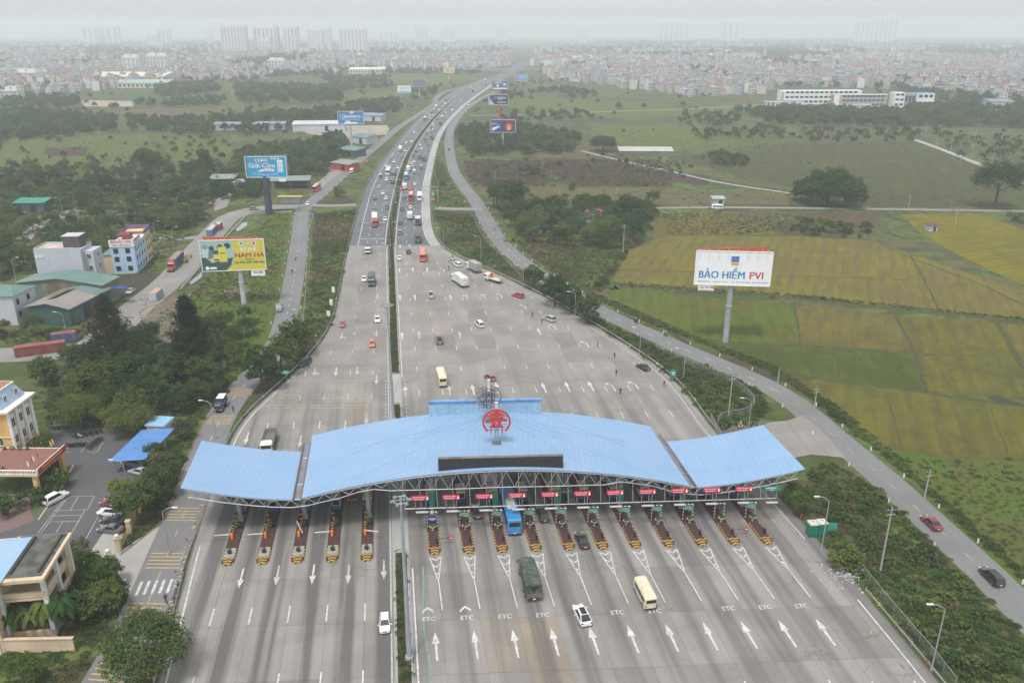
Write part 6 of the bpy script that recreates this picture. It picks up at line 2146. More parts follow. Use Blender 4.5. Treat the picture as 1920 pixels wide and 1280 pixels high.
# ---- white school
sc_ = thing('school_building', 'long white three storey school with grey panelled wings at the right', 'school',(312,985,0),.06)
SW = wallm('school_white',(.72,.72,.72),(.66,.66,.66),.05); SG = wallm('school_grey',(.36,.34,.35), None,.05); SP_ = wallm('school_pink',(.46,.32,.30), None,.05)
def school_block(x0, y0, w, d, h, m_, rows, cols, panel=False, roof=None):
 MB().box((x0 + w / 2, y0 + d / 2, h / 2),(w, d, h)).build('wall', m_, sc_)
 if roof: MB().box((x0 + w / 2, y0 + d / 2, h + .3),(w * .96, d * .9,.6)).build('roof', roof, sc_)
 for r_ in range(rows):
  for c_ in range(cols):
   ww = (w * .9) / cols
   put('window', WIN_FAR, sc_,(x0 + w * .05 + ww * (c_ + .5), y0 - .06, h * (r_ + .62) / rows), scale=(ww * .72,1, h / rows * .42))
WIN_FAR = MB().box((0,0,0),(1,.12,1)).mesh('window', GLASS)
school_block(0,6,96,12,15.5, SW,3,15)
MB().box((2,5.9,7.5),(3,.4,13)).build('pink_panel', SP_, sc_)
school_block(48,-32,60,12,13.5, SG,3,11, True)
MB().box((50,-32.2,7),(7,.6,14.5)).build('end_wall', SW, sc_)
MB().box((78,-32.15,13.6),(60,1,1.2)).build('roof_band', SW, sc_)
MB().box((54,-32.6,7),(2.5,.4,12)).build('pink_panel', SP_, sc_)
school_block(112,-40,12,12,16, SW,3,2)
school_block(124,-38,14,10,15, SG,1,3)
school_block(138,-40,20,14,15, SW,2,3, roof=mat('deep_blue_sheet',(.05,.15,.42)))
for k,(x, y, n) in enumerate(((-22,-10,9),(38,-52,9))):
 cn_ = MB()
 for i in range(n):
  cn_.box((x + i * 5.0, y,2.2),(1.4,1.4,4.4))
 cn_.box((x + n * 2.5 - 2.5, y,4.6),(n * 5.0,3,.8))
 cn_.build('colonnade', SW, sc_)
MB().box((-2,-8,5.3),(46,6,.6)).build('blue_canopy', mat('deep_blue_sheet',(.05,.15,.42)), sc_)

# ---- tall blocks in the haze
def tower(px0, px1, pyb, pyt, lab, dep=28, strips=6, col=(.60,.59,.57), notch=False, Y=None):
 g0 = G((px0 + px1) / 2, pyb)
 Yy = Y or g0.y
 zt = ZT(Yy, pyt)
 w = (px1 - px0) / FPX * (Yy * CP + CAM_H * SP)
 x = ((px0 + px1) / 2 - 960) / FPX * (Yy * CP + CAM_H * SP)
 tw = thing('apartment_tower', lab, 'tower block',(x, Yy,0), RND.uniform(-.08,.08))
 wm_ = mat('tower_render',(.60,.59,.57),(.54,.53,.52),.02,.85)
 MB().box((0,0, zt / 2),(w, dep, zt)).build('wall', wm_, tw)
 for i in range(strips):
  xx = lerp(-w / 2, w / 2,(i + .5) / strips)
  MB().box((xx,-dep / 2 - .3, zt * .48),(w / strips * .38,.8, zt * .9)).build('window_strip', mat('tower_windows',(.20,.22,.25),(.34,.36,.38),.35,.5), tw)
 for i in range(3):
  MB().box((0,-dep / 2 - .7, zt * (.3 + .3 * i)),(w,.6,1.0)).build('floor_band', wm_, tw)
 for s in (-1,1):
  MB().box((s * w * .22,0, zt + 2.0),(w * .34, dep * .7,4.0)).build('roof_box', wm_, tw)
 return tw
TOW = [(421,467,105,47, 'tallest leftmost tower block of the hazy skyline group',8),(481,526,104,50, 'second tower block from the left in the near skyline group',6),(489,512,105,74, 'lower tower in front of the second tower block',4),(536,563,104,50, 'slim third tower block of the near skyline group',4),
  (580,608,95,55, 'hazy fourth tower block right of the slim one',7),(604,623,93,53, 'dim tower block behind the fourth one',4),(640,689,98,53, 'wide blue grey tower block left of the motorway',7),
  (778,803,82,46, 'far tower block above the motorway bend',4),(826,836,82,57, 'slim far tower beside the paired one',2),(836,853,82,50, 'far paired tower block right of the motorway bend',3),(712,748,82,60, 'faint low tower block left of the far pair',4)]
for x0, x1, yb, yt, lab, n in TOW:
 tower(x0, x1, yb, yt, lab,26, n)
for x0, x1, yt, Yy, lab in [(160,190,52,4700, 'faint left half of the distant tower row at the far left'),(192,228,49,4750, 'faint right half of the distant tower row at the far left'),(280,300,64,4300, 'faint stubby tower near the left town'),(300,322,55,4500, 'faint tower right of the stubby one'),(388,402,54,5200, 'very faint slim tower left of the tallest block'),
       (1600,1625,40,5600, 'faint left step of the far right tower group'),(1626,1652,34,5650, 'faint middle step of the far right tower group'),(1652,1678,30,5700, 'faint tallest step of the far right tower group'),(1234,1262,42,5900, 'very faint tower above the far right town'),(1262,1290,44,5950, 'very faint second tower above the far right town'),(1350,1385,41,6000, 'very faint third tower above the far right town'),
       (930,950,48,5900, 'very faint tower above the motorway end'),(1085,1100,55,5600, 'very faint low tower right of the motorway end')]:
 tower(x0, x1,70, yt, lab,26,3, Y=Yy)
for px0, px1, pyb, pyt, lab, n in [(237,268,138,106, 'blue grey office block with red top in the left town',4),(280,320,136,103, 'grey slab block beside the blue grey office in the left town',6),(505,538,133,112, 'cream block of flats below the tall towers',5),(36,80,157,134, 'cream four storey block at the far left',5),(16,42,188,168, 'cream and white house block at the left edge',3)]:
 tower(px0, px1, pyb, pyt, lab,18, n)

# ---- motorway overpass in the distance
yo_ = G(950,137).y
ob = thing('overpass_bridge', 'thin concrete overpass crossing the motorway in the distance', 'bridge',(0, yo_,0))
x0, x1 = XT(868, yo_,6), XT(1032, yo_,6)
MB().box(((x0 + x1) / 2,0,7.0),(x1 - x0,9,1.2)).build('deck', CONC, ob)
MB().box(((x0 + x1) / 2,-4.4,8.1),(x1 - x0,.3,1.0)).build('parapet', CONC, ob)
for i in range(9):
 x = lerp(x0 + 3, x1 - 3, i / 8)
 if abs(x - mM(yo_)) > 22 or abs(x - mM(yo_)) < 4:
  MB().box((x,0,3.2),(1.6,6,6.4)).build('pier', CONC, ob)

# ============================================================ BILLBOARDS
def disc(m_, x, z, r, y, n=18, rz=1.0):
 m_.add([(x + r * math.cos(2 * math.pi * i / n), y, z + rz * r * math.sin(2 * math.pi * i / n)) for i in range(n)],[tuple(range(n))])
def poly2(m_, pts, y):
 a = sum(pts[i][0] * pts[(i + 1) % len(pts)][1] - pts[(i + 1) % len(pts)][0] * pts[i][1] for i in range(len(pts)))
 if a < 0: pts = pts[::-1]
 m_.add([(x, y, z) for x, z in pts],[tuple(range(len(pts)))])
def billboard(base, z0, z1, w, rz, lab, face, pole=(.42,.43,.44), pr=.75, back=None, small=True, dx=0.0, yawback=.35):
 p = G(*base)
 h = z1 - z0
 root = thing('billboard', lab, 'billboard',(p.x, p.y,0), rz)
 m_ = MB().tube((0,0,0),(0,0, z0 + .4), pr, pr * .85,14).tube((0,0, z0 * .62),(0,0, z0 * .62 + .3), pr * 1.12, n=14)
 m_.build('pole', mat('pole_%d' % int(pole[0] * 100), pole, tuple(v * .75 for v in pole),.4,.6), root)
 MB().box((dx,-1.0,(z0 + z1) / 2),(w,.3, h)).build('panel', face, root)
 fr = MB()
 for x in (-w / 2, w / 2): fr.box((dx + x,-1.02,(z0 + z1) / 2),(.22,.42, h + .2))
 for z in (z0, z1): fr.box((dx,-1.02, z),(w + .2,.42,.22))
 fr.build('panel_frame', WHITE, root)
 bk = MB().box((0,0,(z0 + z1) / 2 + .25),(w,.25, h)).build('rear_panel', back or mat('rear_orange',(.50,.10,.035),(.42,.09,.04),.3,.7), root,(dx,2.0,0), yawback)
 st = MB()
 for i in range(5):
  x = lerp(-w * .42, w * .42, i / 4)
  st.tube((dx + x,-.85, z0 + .3),(dx + x * .95,1.6 + x * yawback, z0 + .3),.1, n=4); st.tube((dx + x,-.85, z1 - .4),(dx + x * .95,1.6 + x * yawback, z1 - .4),.1, n=4)
 st.build('steel_frame', STEEL, root)
 for i in range(8):
  x = lerp(-w * .44, w * .44, i / 7)
  MB().tube((dx + x,-1.0, z1 + .1),(dx + x - .5,-2.3, z1 + .75),.05, n=4).box((dx + x - .5,-2.3, z1 + .75),(.4,.25,.2)).build('floodlight', STEEL, root)
 root['zc'] = (z0 + z1) / 2
 return root,(z0 + z1) / 2
YF = -1.16
def lettering(root, txt, x, z, size, m_, y=YF - .02, bold=True, sx=1.0):
 o = put('lettering', text_mesh(txt, size, m_, bold=bold), root,(x, y, z)); o.rotation_euler = (math.pi / 2,0,0); o.scale = (sx,1,1)
 return o
def flatm(n, c_): return mat('print_' + n, c_, tuple(v * .93 for v in c_),.4,.55)
PW, PB, PR_, PY, PT = flatm('white',(.74,.75,.76)), flatm('blue',(.01,.22,.48)), flatm('red',(.52,.07,.06)), flatm('yellow',(.60,.50,.08)), flatm('teal',(.03,.09,.08))
# white insurance billboard
r_, zc = billboard((1360,641),16.9,26.3,20.2,-.10, 'white billboard on a tall grey pole in the green field', PW,(.33,.35,.37),.85, yawback=.22)
lettering(r_, 'BẢO HIỂM',-2.9, zc - 1.9,2.85, flatm('cyanblue',(.005,.22,.46)), sx=.93); lettering(r_, 'PVI',6.3, zc - 1.9,2.85, flatm('brick',(.44,.09,.07)), sx=1.0)
lettering(r_, '1900 54 54 58      www.pvi.com.vn      Số 1 Phạm Văn Bạch, Cầu Giấy, Hà Nội',0, zc - 3.75,.58, PB, bold=False)
m_ = MB().box((.3, YF - .01, zc + 2.6),(2.1,.02,1.7)); m_.build('logo_square', PB, r_)
m_ = MB(); poly2(m_,[(.05, zc + 1.9),(.55, zc + 1.9),(.75, zc + 2.5),(.35, zc + 3.25),(.35, zc + 2.6),(-.05, zc + 2.5)], YF - .035); m_.build('logo_flame', PR_, r_)
MB().box((.3, YF - .01, zc + 1.25),(2.1,.02,.75)).build('logo_band', PY, r_); lettering(r_, 'PVI',.3, zc + 1.25,.8, PR_)
MB().box((-6.8,-1.0,15.9),(4.2,.15,1.7)).build('small_sign', PW, r_); m_ = MB(); poly2(m_,[(-8.6,15.8),(-7.9,16.4),(-7.2,15.8),(-7.6,15.8),(-7.9,16.1),(-8.2,15.8)],-1.1); m_.build('small_logo', PR_, r_)
lettering(r_, 'Tân Việt',-5.9,16.1,.75, flatm('ink',(.05,.06,.09)),-1.1); MB().box((-6.8,-1.09,15.25),(3.8,.02,.22)).build('small_stripe', PR_, r_)
# yellow medicine billboard
r_, zc = billboard((458,570),11.5,21.2,19.3,.12, 'yellow and green medicine billboard on a grey pole', flatm('mustard',(.56,.50,.07)),(.44,.45,.46),.85, yawback=-.16, dx=-1.4)
dx = -1.4
m_ = MB(); poly2(m_,[(dx - 9.6, zc - 4.8),(dx - 2.4, zc - 4.8),(dx - .6, zc - 3.2),(dx + .2, zc - 1.2),(dx + .5, zc + 1.5),(dx + .2, zc + 4.8),(dx - 9.6, zc + 4.8)], YF - .015); m_.build('print_scene', flatm('pale_teal',(.36,.46,.43)), r_)
m_ = MB(); poly2(m_,[(dx - 9.6, zc - 4.8),(dx - 2.6, zc - 4.8),(dx - .9, zc - 3.2),(dx, zc - .6),(dx - 6.5, zc - 2.3),(dx - 9.6, zc + .8)], YF - .03); m_.build('print_table', PT, r_)
for i,(x, z, r__) in enumerate(((-8.1,2.9,.8),(-6.2,2.4,.8),(-3.6,2.7,.9),(-1.4,3.1,.95))):
 m_ = MB(); disc(m_, dx + x, zc + z, r__, YF - .045); m_.build('print_head',[flatm('face_teal',(.20,.32,.27)), PT, PT, PT][i], r_)
 m_ = MB(); poly2(m_,[(dx + x - 1.3, zc + z - 3.4),(dx + x + 1.3, zc + z - 3.4),(dx + x + .9, zc + z - .8),(dx + x - .9, zc + z - .8)], YF - .035); m_.build('print_figure',[flatm('mint',(.42,.56,.55)), flatm('deep_mint',(.12,.22,.2)), flatm('mid_mint',(.22,.34,.3)), flatm('light_mint',(.34,.5,.46))][i], r_)
MB().box((dx - 3.0, YF - .07, zc + .4),(2.4,.03,4.8)).build('print_carton', flatm('carton',(.60,.56,.09)), r_)
MB().box((dx - 3.0, YF - .1, zc - 2.1),(2.4,.02,.45)).build('print_carton_band', PR_, r_); MB().box((dx - 3.0, YF - .1, zc + .8),(1.6,.02,.28)).build('print_carton_text', PT, r_)
MB().box((dx - 5.0, YF - .06, zc + .1),(1.7,.03,3.2)).build('print_bottle', PT, r_); MB().box((dx - 5.0, YF - .09, zc - .3),(1.7,.02,1.6)).build('print_bottle_label', flatm('label_yellow',(.62,.52,.16)), r_)
MB().box((dx - 6.2, YF - .06, zc - 1.3),(1.2,.03,1.2)).build('print_cup', flatm('cup',(.55,.47,.33)), r_)
lettering(r_, 'BỔ PHẾ', dx + 4.9, zc + 1.7,1.5, PW); lettering(r_, 'NAM HÀ', dx + 5.0, zc - .1,2.0, flatm('maroon',(.36,.03,.06)), sx=1.15)
lettering(r_, 'Thuốc ho', dx + 5, zc - 1.35,.75, PT); lettering(r_, 'Lâu đời nhất Việt Nam', dx + 5.0, zc - 2.3,1.0, PT)
for i, c_ in enumerate((flatm('seal_green',(.06,.28,.2)), flatm('seal_pale',(.5,.55,.3)), flatm('seal_maroon',(.30,.05,.12)))):
 m_ = MB(); disc(m_, dx + 2.9 + i * 1.9, zc + 3.7,.72, YF - .02); m_.build('print_seal', PW if i != 1 else c_, r_)
 m_ = MB(); disc(m_, dx + 2.9 + i * 1.9, zc + 3.7,.45, YF - .035); m_.build('print_seal_core', c_, r_)
m_ = MB(); disc(m_, dx - 8.1, zc - 3.9,.6, YF - .05); m_.build('print_phone', PW, r_); MB().box((dx - 6.3, YF - .05, zc - 3.9),(2.0,.02,.7)).build('print_phone_text', PW, r_)
MB().box((dx + 7.0,-1.0,10.5),(4.2,.15,2.0)).build('small_sign', PW, r_); lettering(r_, 'Tân Việt', dx + 7.0,10.6,.85, flatm('ink',(.05,.06,.09)),-1.1)
# blue porridge billboard
r_, zc = billboard((505,402),17.6,27.1,18.8,.03, 'blue porridge advert billboard on a thick dark pole', flatm('sky',(.02,.30,.56)),(.05,.06,.085),1.75, back=mat('rear_grey',(.2,.2,.22)), dx=1.0)
dx = 1.0
lettering(r_, 'CHÁO', dx - 1.8, zc + 3.0,2.0, PW, YF - .05); lettering(r_, 'CHÁO', dx - 1.8, zc + 3.0,2.25, PR_, YF - .02)
lettering(r_, 'Giải Cảm', dx - 1.8, zc + .6,2.9, flatm('cream',(.72,.66,.38)), sx=1.05)
m_ = MB(); poly2(m_,[(dx - 4, zc - 2.2),(dx - 2.4, zc - 1.1),(dx, zc - .7),(dx + 3.6, zc - .9),(dx + 3.6, zc - 2.0),(dx, zc - 1.8)], YF - .02); m_.build('print_swoosh', PW, r_); lettering(r_, 'MINH TRUNG', dx + .8, zc - 1.4,.75, PR_, YF - .05)
for i in range(6):
 MB().box((dx - 5.2 + i * 2, YF - .02, zc - 3.0 - .6 * math.sin(i * .6)),(1.4,.02,.45)).build('print_slogan', flatm('pinkish',(.62,.38,.42)), r_)
MB().box((dx + 6.6, YF - .02, zc + .2),(2.6,.03,5.2)).build('print_cup', flatm('cup_blue',(.42,.60,.68)), r_); m_ = MB(); disc(m_, dx + 6.6, zc + 2.8,1.45, YF - .045, rz=.35); m_.build('print_cup_lid', PW, r_); MB().box((dx + 6.6, YF - .05, zc + .9),(2.0,.02,1.3)).build('print_cup_label', flatm('cup_label',(.62,.62,.5)), r_)
for i in range(3):
 m_ = MB(); disc(m_, dx + 3.1 + i * 1.4, zc + 3.9,.45, YF - .02); m_.build('print_seal', flatm('cream',(.7,.66,.4)), r_)
MB().box((dx + 7.0,-1.0,16.4),(3.2,.15,1.5)).build('small_sign', PW, r_)
# blue property billboard
r_, zc = billboard((660,282),18.8,27.3,18,.04, 'blue billboard with white property name above the sandy yard', flatm('azure',(.035,.20,.43)),(.42,.44,.45),.8, dx=.8, small=False)
lettering(r_, 'GRANDO',1.3, zc + .6,3.0, PW, sx=1.0)
fr = MB()
for a in ((-6.3, zc + .8,.2,3.2),(-6.0, zc + 2.4,3.0,.2),(-6.0, zc - .8,3.0,.2)): fr.box((a[0] + (1.4 if a[2] > 1 else 0), YF - .02, a[1]),(a[2],.02, a[3]))
fr.build('print_bracket', PW, r_)
m_ = MB(); poly2(m_,[(.6, zc + 4.1),(3.4, zc + 4.1),(2.8, zc + 2.9),(.1, zc + 2.9)], YF - .02); poly2(m_,[(-4.5, zc - 4.2),(5.0, zc - 4.2),(5.5, zc - 3.2),(.6, zc - 3.2),(0, zc - 2.2),(-2.6, zc - 2.2)], YF - .02); m_.build('print_flash', PW, r_)
MB().box((.8, YF - .02, zc - 1.5),(13,.02,.35)).build('print_line', flatm('pale',(.4,.5,.6)), r_)
# dark boards right of the motorway
r_, zc = billboard((943,277),11.2,20.0,18.5,-.04, 'dark blue billboard with red flame nearest of the three right of the motorway', flatm('navy',(.022,.055,.20)),(.45,.47,.48),.75)
for rr, c_ in ((4.3,(.10,.02,.06)),(3.4,(.24,.03,.05)),(2.4,(.38,.05,.05))):
 m_ = MB(); disc(m_,4.4, zc, rr, YF - .01 - (4.4 - rr) * .01,24,.98); m_.build('print_glow', flatm('glow%d' % int(rr * 10), c_), r_)
m_ = MB(); poly2(m_,[(3.2, zc - 2.8),(5.6, zc - 2.8),(6.1, zc - .8),(5.6, zc + 2.2),(5.0, zc - .4),(4.3, zc + 1.8),(3.4, zc + .6),(3.0, zc - 1.2)], YF - .05); m_.build('print_flame', flatm('flame',(.66,.34,.22)), r_)
m_ = MB(); poly2(m_,[(-8.3, zc - 2.9),(-6.6, zc - 3.0),(-1.9, zc - .5),(-2.4, zc + .2),(-7.4, zc - .9)], YF - .02); m_.build('print_product', PW, r_)
MB().box((-5.4, YF - .02, zc + 1.2),(6.2,.02,.4)).box((-6.4, YF - .02, zc + 2.2),(4.2,.02,.4)).build('print_text', flatm('pale',(.4,.5,.6)), r_)
r_, zc = billboard((935,225),14.4,23.4,18.4,-.06, 'navy paint billboard on a red pole behind the flame billboard', flatm('inknavy',(.02,.035,.10)),(.50,.12,.08),.9)
m_ = MB(); poly2(m_,[(-9.1, zc - 4.4),(-3.6, zc - 4.4),(-9.1, zc + 1.4)], YF - .02); m_.build('print_corner', flatm('ice',(.36,.50,.66)), r_); m_ = MB(); poly2(m_,[(-9.1, zc + 4.4),(-6.0, zc + 4.4),(-9.1, zc + 1.4)], YF - .02); m_.build('print_corner', PR_, r_)
lettering(r_, 'KANSAI',2.9, zc + 1.6,2.4, PW); lettering(r_, 'PAINT',1.6, zc + .1,1.3, PW); MB().box((2.8, YF - .02, zc - 2.4),(8,.02,.8)).build('print_text', flatm('pale',(.4,.5,.6)), r_)
m_ = MB(); poly2(m_,[(-4.6, zc + .4),(-2.4, zc + 3.0),(-2.0, zc + 3.0),(-4.2, zc + .4)], YF - .02); m_.build('print_slash', flatm('ice',(.36,.5,.66)), r_)
r_, zc = billboard((937,181),9.3,19.4,20.1,-.1, 'blue and white billboard farthest of the stacked three', flatm('midblue',(.03,.09,.22)),(.24,.17,.16),1.4)
lettering(r_, 'EXPERT',-1.6, zc + 2.8,3.0, PW); MB().box((0, YF - .02, zc - 4.2),(19,.02,1.3)).build('print_strip', PW, r_); m_ = MB(); disc(m_,6.4, zc + .6,2.0, YF - .02); disc(m_,-2.4, zc - .8,1.9, YF - .03); m_.build('print_shapes', flatm('ice2',(.5,.58,.66)), r_)
r_, zc = billboard((977,160),6.4,16.8,20,-.1, 'pale blue billboard right of the far motorway bend', flatm('steel_blue',(.10,.27,.46)),(.4,.4,.4),.9)
MB().box((2, YF - .02, zc + 2.2),(12,.02,1.2)).box((2, YF - .02, zc - .6),(10,.02,.8)).build('print_text', flatm('pale',(.4,.5,.6)), r_)
r_, zc = billboard((759,186),7.0,16.2,16.8,.05, 'white billboard with blue lettering left of the far motorway', PW,(.18,.14,.14),.8)
lettering(r_, 'OCEAN EDU',0, zc + 1.4,2.5, PB); MB().box((0, YF - .02, zc - 3.4),(16,.02,2.0)).build('print_strip', flatm('cyan',(.10,.36,.52)), r_); MB().box((0, YF - .02, zc - 1.3),(13,.02,.5)).build('print_text', flatm('greyish',(.35,.37,.4)), r_)
r_, zc = billboard((787,183),13.2,22.4,16.5,.08, 'blank slate grey billboard beside the white one', flatm('slate',(.13,.15,.19)),(.4,.41,.42),.7)
r_, zc = billboard((842,156),15.9,24.2,18.3,.05, 'small far yellow billboard before the overpass', flatm('pale_yellow',(.58,.52,.20)),(.4,.4,.4),.8)
MB().box((-2, YF - .02, zc),(5,.02,4)).box((5, YF - .02, zc - 1),(3,.02,3)).build('print_shapes', flatm('ochre',(.35,.27,.12)), r_)

# low canal wall along the service road
cw_ = gpath([(548,398),(505,400),(468,404),(445,424),(410,462),(372,506),(338,546)],5)
m_ = MB(); A_, B2_ = offset(cw_,.2), offset(cw_,-.2)
vs = []
for i in range(len(cw_)): vs += [(A_[i].x, A_[i].y,-.1),(A_[i].x, A_[i].y,.75),(B2_[i].x, B2_[i].y,.75),(B2_[i].x, B2_[i].y,-.1)]
m_.add(vs,[(4 * i + j,4 * i + j + 1,4 * i + 5 + j,4 * i + 4 + j) for i in range(len(cw_) - 1) for j in range(3)])
tag(m_.build('canal_wall', CONC), 'low concrete wall between the service road and the weedy low ground', 'wall')
# ============================================================ VEGETATION
def leaf_mat(name, dark, light, hue=.045):
 t = NT(name)
 p = t.pos()
 oi = t.n('ShaderNodeObjectInfo')
 n1 = t.ramp(t.noise(p,0.9,4,0.7),0.32,0.70)
 n2 = t.ramp(t.noise(p,6.0,2,0.5),0.3,0.7)
 c = t.mix(t.math('MULTIPLY', n1,.8), dark, light)
 c = t.mix(t.math('MULTIPLY', n2,.45), c, tuple(v * .35 for v in dark))
 hs = t.n('ShaderNodeHueSaturation')
 t.l(t.math('MULTIPLY_ADD', oi.outputs['Random'],-2 * hue,.5 + hue), hs.inputs['Hue'])
 t.l(t.math('MULTIPLY_ADD', oi.outputs['Random'],.7,.70), hs.inputs['Value'])
 t.l(c, hs.inputs['Color'])
 m_ = t.fin(hs.outputs[0],0.65,0.25)
 tr = t.n('ShaderNodeBsdfTranslucent')
 t.l(hs.outputs[0], tr.inputs['Color'])
 mx = t.n('ShaderNodeMixShader')
 mx.inputs[0].default_value = 0.35
 t.l(t.b.outputs[0], mx.inputs[1]); t.l(tr.outputs[0], mx.inputs[2])
 t.l(mx.outputs[0], t.out.inputs[0])
 return m_
LM = {'dark': leaf_mat('leaves_dark',(.038,.076,.016),(.095,.152,.034)),
  'mid': leaf_mat('leaves_mid',(.050,.098,.018),(.122,.180,.038)),
  'light': leaf_mat('leaves_light',(.078,.134,.018),(.165,.215,.042)),
  'olive': leaf_mat('leaves_olive',(.076,.090,.032),(.145,.155,.064)),
  'conifer': leaf_mat('needles',(.028,.038,.016),(.062,.070,.030)),
  'dry': leaf_mat('dry_stems',(.110,.080,.046),(.190,.140,.080)),
  'yellow': leaf_mat('leaves_yellow',(.120,.125,.024),(.200,.185,.042)),
  'wmid': leaf_mat('weeds_mid',(.066,.120,.022),(.135,.190,.044)),
  'wdark': leaf_mat('weeds_dark',(.050,.090,.022),(.105,.155,.038))}
BARK = mat('bark',(.10,.08,.06),(.065,.052,.042),3,.95, bump=.4)
def leafq(m_, p, n, s, rnd):
 n = n.normalized()
 a = n.orthogonal().normalized()
 a = (Matrix.Rotation(rnd.uniform(0,6.28),3, n) @ a)
 b = n.cross(a)
 l, w = s * rnd.uniform(.7,1.2), s * rnd.uniform(.45,.75)
 m_.v += [tuple(p - a * l * .5), tuple(p + b * w * .5 + n * s * .08), tuple(p + a * l * .5), tuple(p - b * w * .5 + n * s * .08)]
 k = len(m_.v) - 4
 m_.f.append((k, k + 1, k + 2, k + 3)); m_.mi.append(0)
def crown(rx, rz_, z0, clumps, leaves, ls, seed, kind='broad'):
 """leaf clumps spread through an uneven crown"""
 rnd = random.Random(seed)
 m_ = MB()
 lob = [(rnd.uniform(0,6.28), rnd.uniform(.75,1.15)) for _ in range(5)]
 for c_ in range(clumps):
  while True:
   d = Vector((rnd.gauss(0,1), rnd.gauss(0,1), rnd.gauss(0,.8)))
   if d.length > .01: break
  d.normalize()
  if d.z < -.45: d.z *= -.6
  an = math.atan2(d.y, d.x)
  k = sum(max(0, math.cos(an - a)) ** 3 * (s - 1) for a, s in lob) + 1
  rr = rnd.uniform(.45,1.0) ** .55 * k
  c = Vector((d.x * rx * rr, d.y * rx * rr, z0 + rz_ + d.z * rz_ * rr))
  cr = rx * rnd.uniform(.20,.34)
  for i in range(leaves):
   q = Vector((rnd.gauss(0,1), rnd.gauss(0,1), rnd.gauss(.25,.9)))
   q.normalize()
   pos = c + Vector((q.x * cr, q.y * cr, q.z * cr * .75)) * rnd.uniform(.55,1.05)
   leafq(m_, pos, q + Vector((rnd.gauss(0,.5), rnd.gauss(0,.5), rnd.gauss(.8,.5))), ls, rnd)
 return m_
def conifer_crown(h, r, seed, n=150, per=34, ls=.34):
 rnd = random.Random(seed)
 m_ = MB()
 for i in range(n):
  t_ = rnd.uniform(.04,1.0) ** 1.1
  z = h * t_
  rad = r * min(1.0,(1 - t_) * 1.5) ** .7 * rnd.uniform(.35,1.08)
  a = rnd.uniform(0,6.28)
  tip = Vector((math.cos(a) * rad, math.sin(a) * rad, z + .6))
  root = Vector((tip.x * .35, tip.y * .35, z - .3))
  for k in range(per):
   p = root.lerp(tip, rnd.uniform(.2,1.0)) + Vector((rnd.gauss(0,.28), rnd.gauss(0,.28), rnd.gauss(0,.25)))
   leafq(m_, p, Vector((rnd.gauss(0,1), rnd.gauss(0,1), rnd.gauss(0,.6))), ls, rnd)
 return m_
def trunk_mesh(h, r, spread, seed, top):
 rnd = random.Random(seed)
 m_ = MB()
 a = Vector((0,0,-.1)); b = Vector((rnd.uniform(-.2,.2), rnd.uniform(-.2,.2), h * .55)); c_ = Vector((rnd.uniform(-.4,.4), rnd.uniform(-.4,.4), h))
 m_.tube(a, b, r, r * .72,7).tube(b, c_, r * .72, r * .4,7)
 for i in range(5):
  an = rnd.uniform(0,6.28)
  e = b.lerp(c_, rnd.uniform(.2,1)) 
  t_ = e + Vector((math.cos(an) * spread, math.sin(an) * spread, rnd.uniform(.5,1.0) * top))
  m_.tube(e, e.lerp(t_,.5) + Vector((0,0,.2)), r * .38, r * .26,5).tube(e.lerp(t_,.5) + Vector((0,0,.2)), t_, r * .26, r * .1,5)
 return m_.mesh('trunk', BARK)
def palm_meshes(h, seed, fl=2.6, nf=16):
 rnd = random.Random(seed)
 tm = MB().tube((0,0,-.1),(.1,0, h),.16,.11,7).mesh('trunk', BARK)
 m_ = MB()
 for i in range(nf):
  a = 2 * math.pi * i / nf + rnd.uniform(-.2,.2)
  up = rnd.uniform(.1,1.0)
  pts = []
  for k in range(8):
   t_ = k / 7
   r_ = fl * t_ * (1 - .12 * t_)
   z = h + up * fl * .75 * t_ - fl * .95 * t_ * t_
   pts.append(Vector((math.cos(a) * r_, math.sin(a) * r_, z)))
  sd_ = Vector((-math.sin(a), math.cos(a),0))
  for k in range(7):
   w0 = .42 * math.sin(math.pi * (k + .4) / 8) + .05; w1 = .42 * math.sin(math.pi * (k + 1.4) / 8)
   dn = Vector((0,0,-.22))
   m_.quad(pts[k], pts[k + 1], pts[k + 1] + sd_ * w1 + dn, pts[k] + sd_ * w0 + dn)
   m_.quad(pts[k + 1], pts[k], pts[k] - sd_ * w0 + dn, pts[k + 1] - sd_ * w1 + dn)
 return tm, m_
PROTO = {}
def reg(key, crown_mb, leaf, trunk):
 PROTO[key] = (crown_mb.mesh('crown', LM[leaf]), trunk)
for i in range(4):
 for lf in ('dark', 'mid'):
  reg(('broad', lf, i), crown(3.4,2.6,2.0,46,46,.50,10 + i), lf, trunk_mesh(3.4,.24,1.8, i,1.6))
for i in range(3):
 reg(('broad', 'light', i), crown(3.0,2.2,1.6,40,44,.46,30 + i), 'light', trunk_mesh(2.8,.2,1.5, i + 5,1.4))
 reg(('broad', 'olive', i), crown(2.6,1.9,1.2,36,36,.40,40 + i), 'olive', trunk_mesh(2.4,.16,1.3, i + 9,1.2))
 reg(('tall', 'dark', i), crown(3.2,4.6,2.2,66,44,.55,50 + i), 'dark', trunk_mesh(6.0,.3,1.8, i + 13,2.2))
 reg(('bush', 'mid', i), crown(1.5,1.1,-.2,22,30,.32,60 + i), 'mid', trunk_mesh(.8,.08,.6, i,.5))
 reg(('bush', 'olive', i), crown(1.5,1.0,-.2,20,26,.30,63 + i), 'olive', trunk_mesh(.8,.08,.6, i,.5))
for i in range(3):
 reg(('full', 'dark', i), crown(3.0,3.9,.1,74,46,.50,150 + i), 'dark', trunk_mesh(4.5,.28,1.6, i + 23,2.0))
gm = MB()
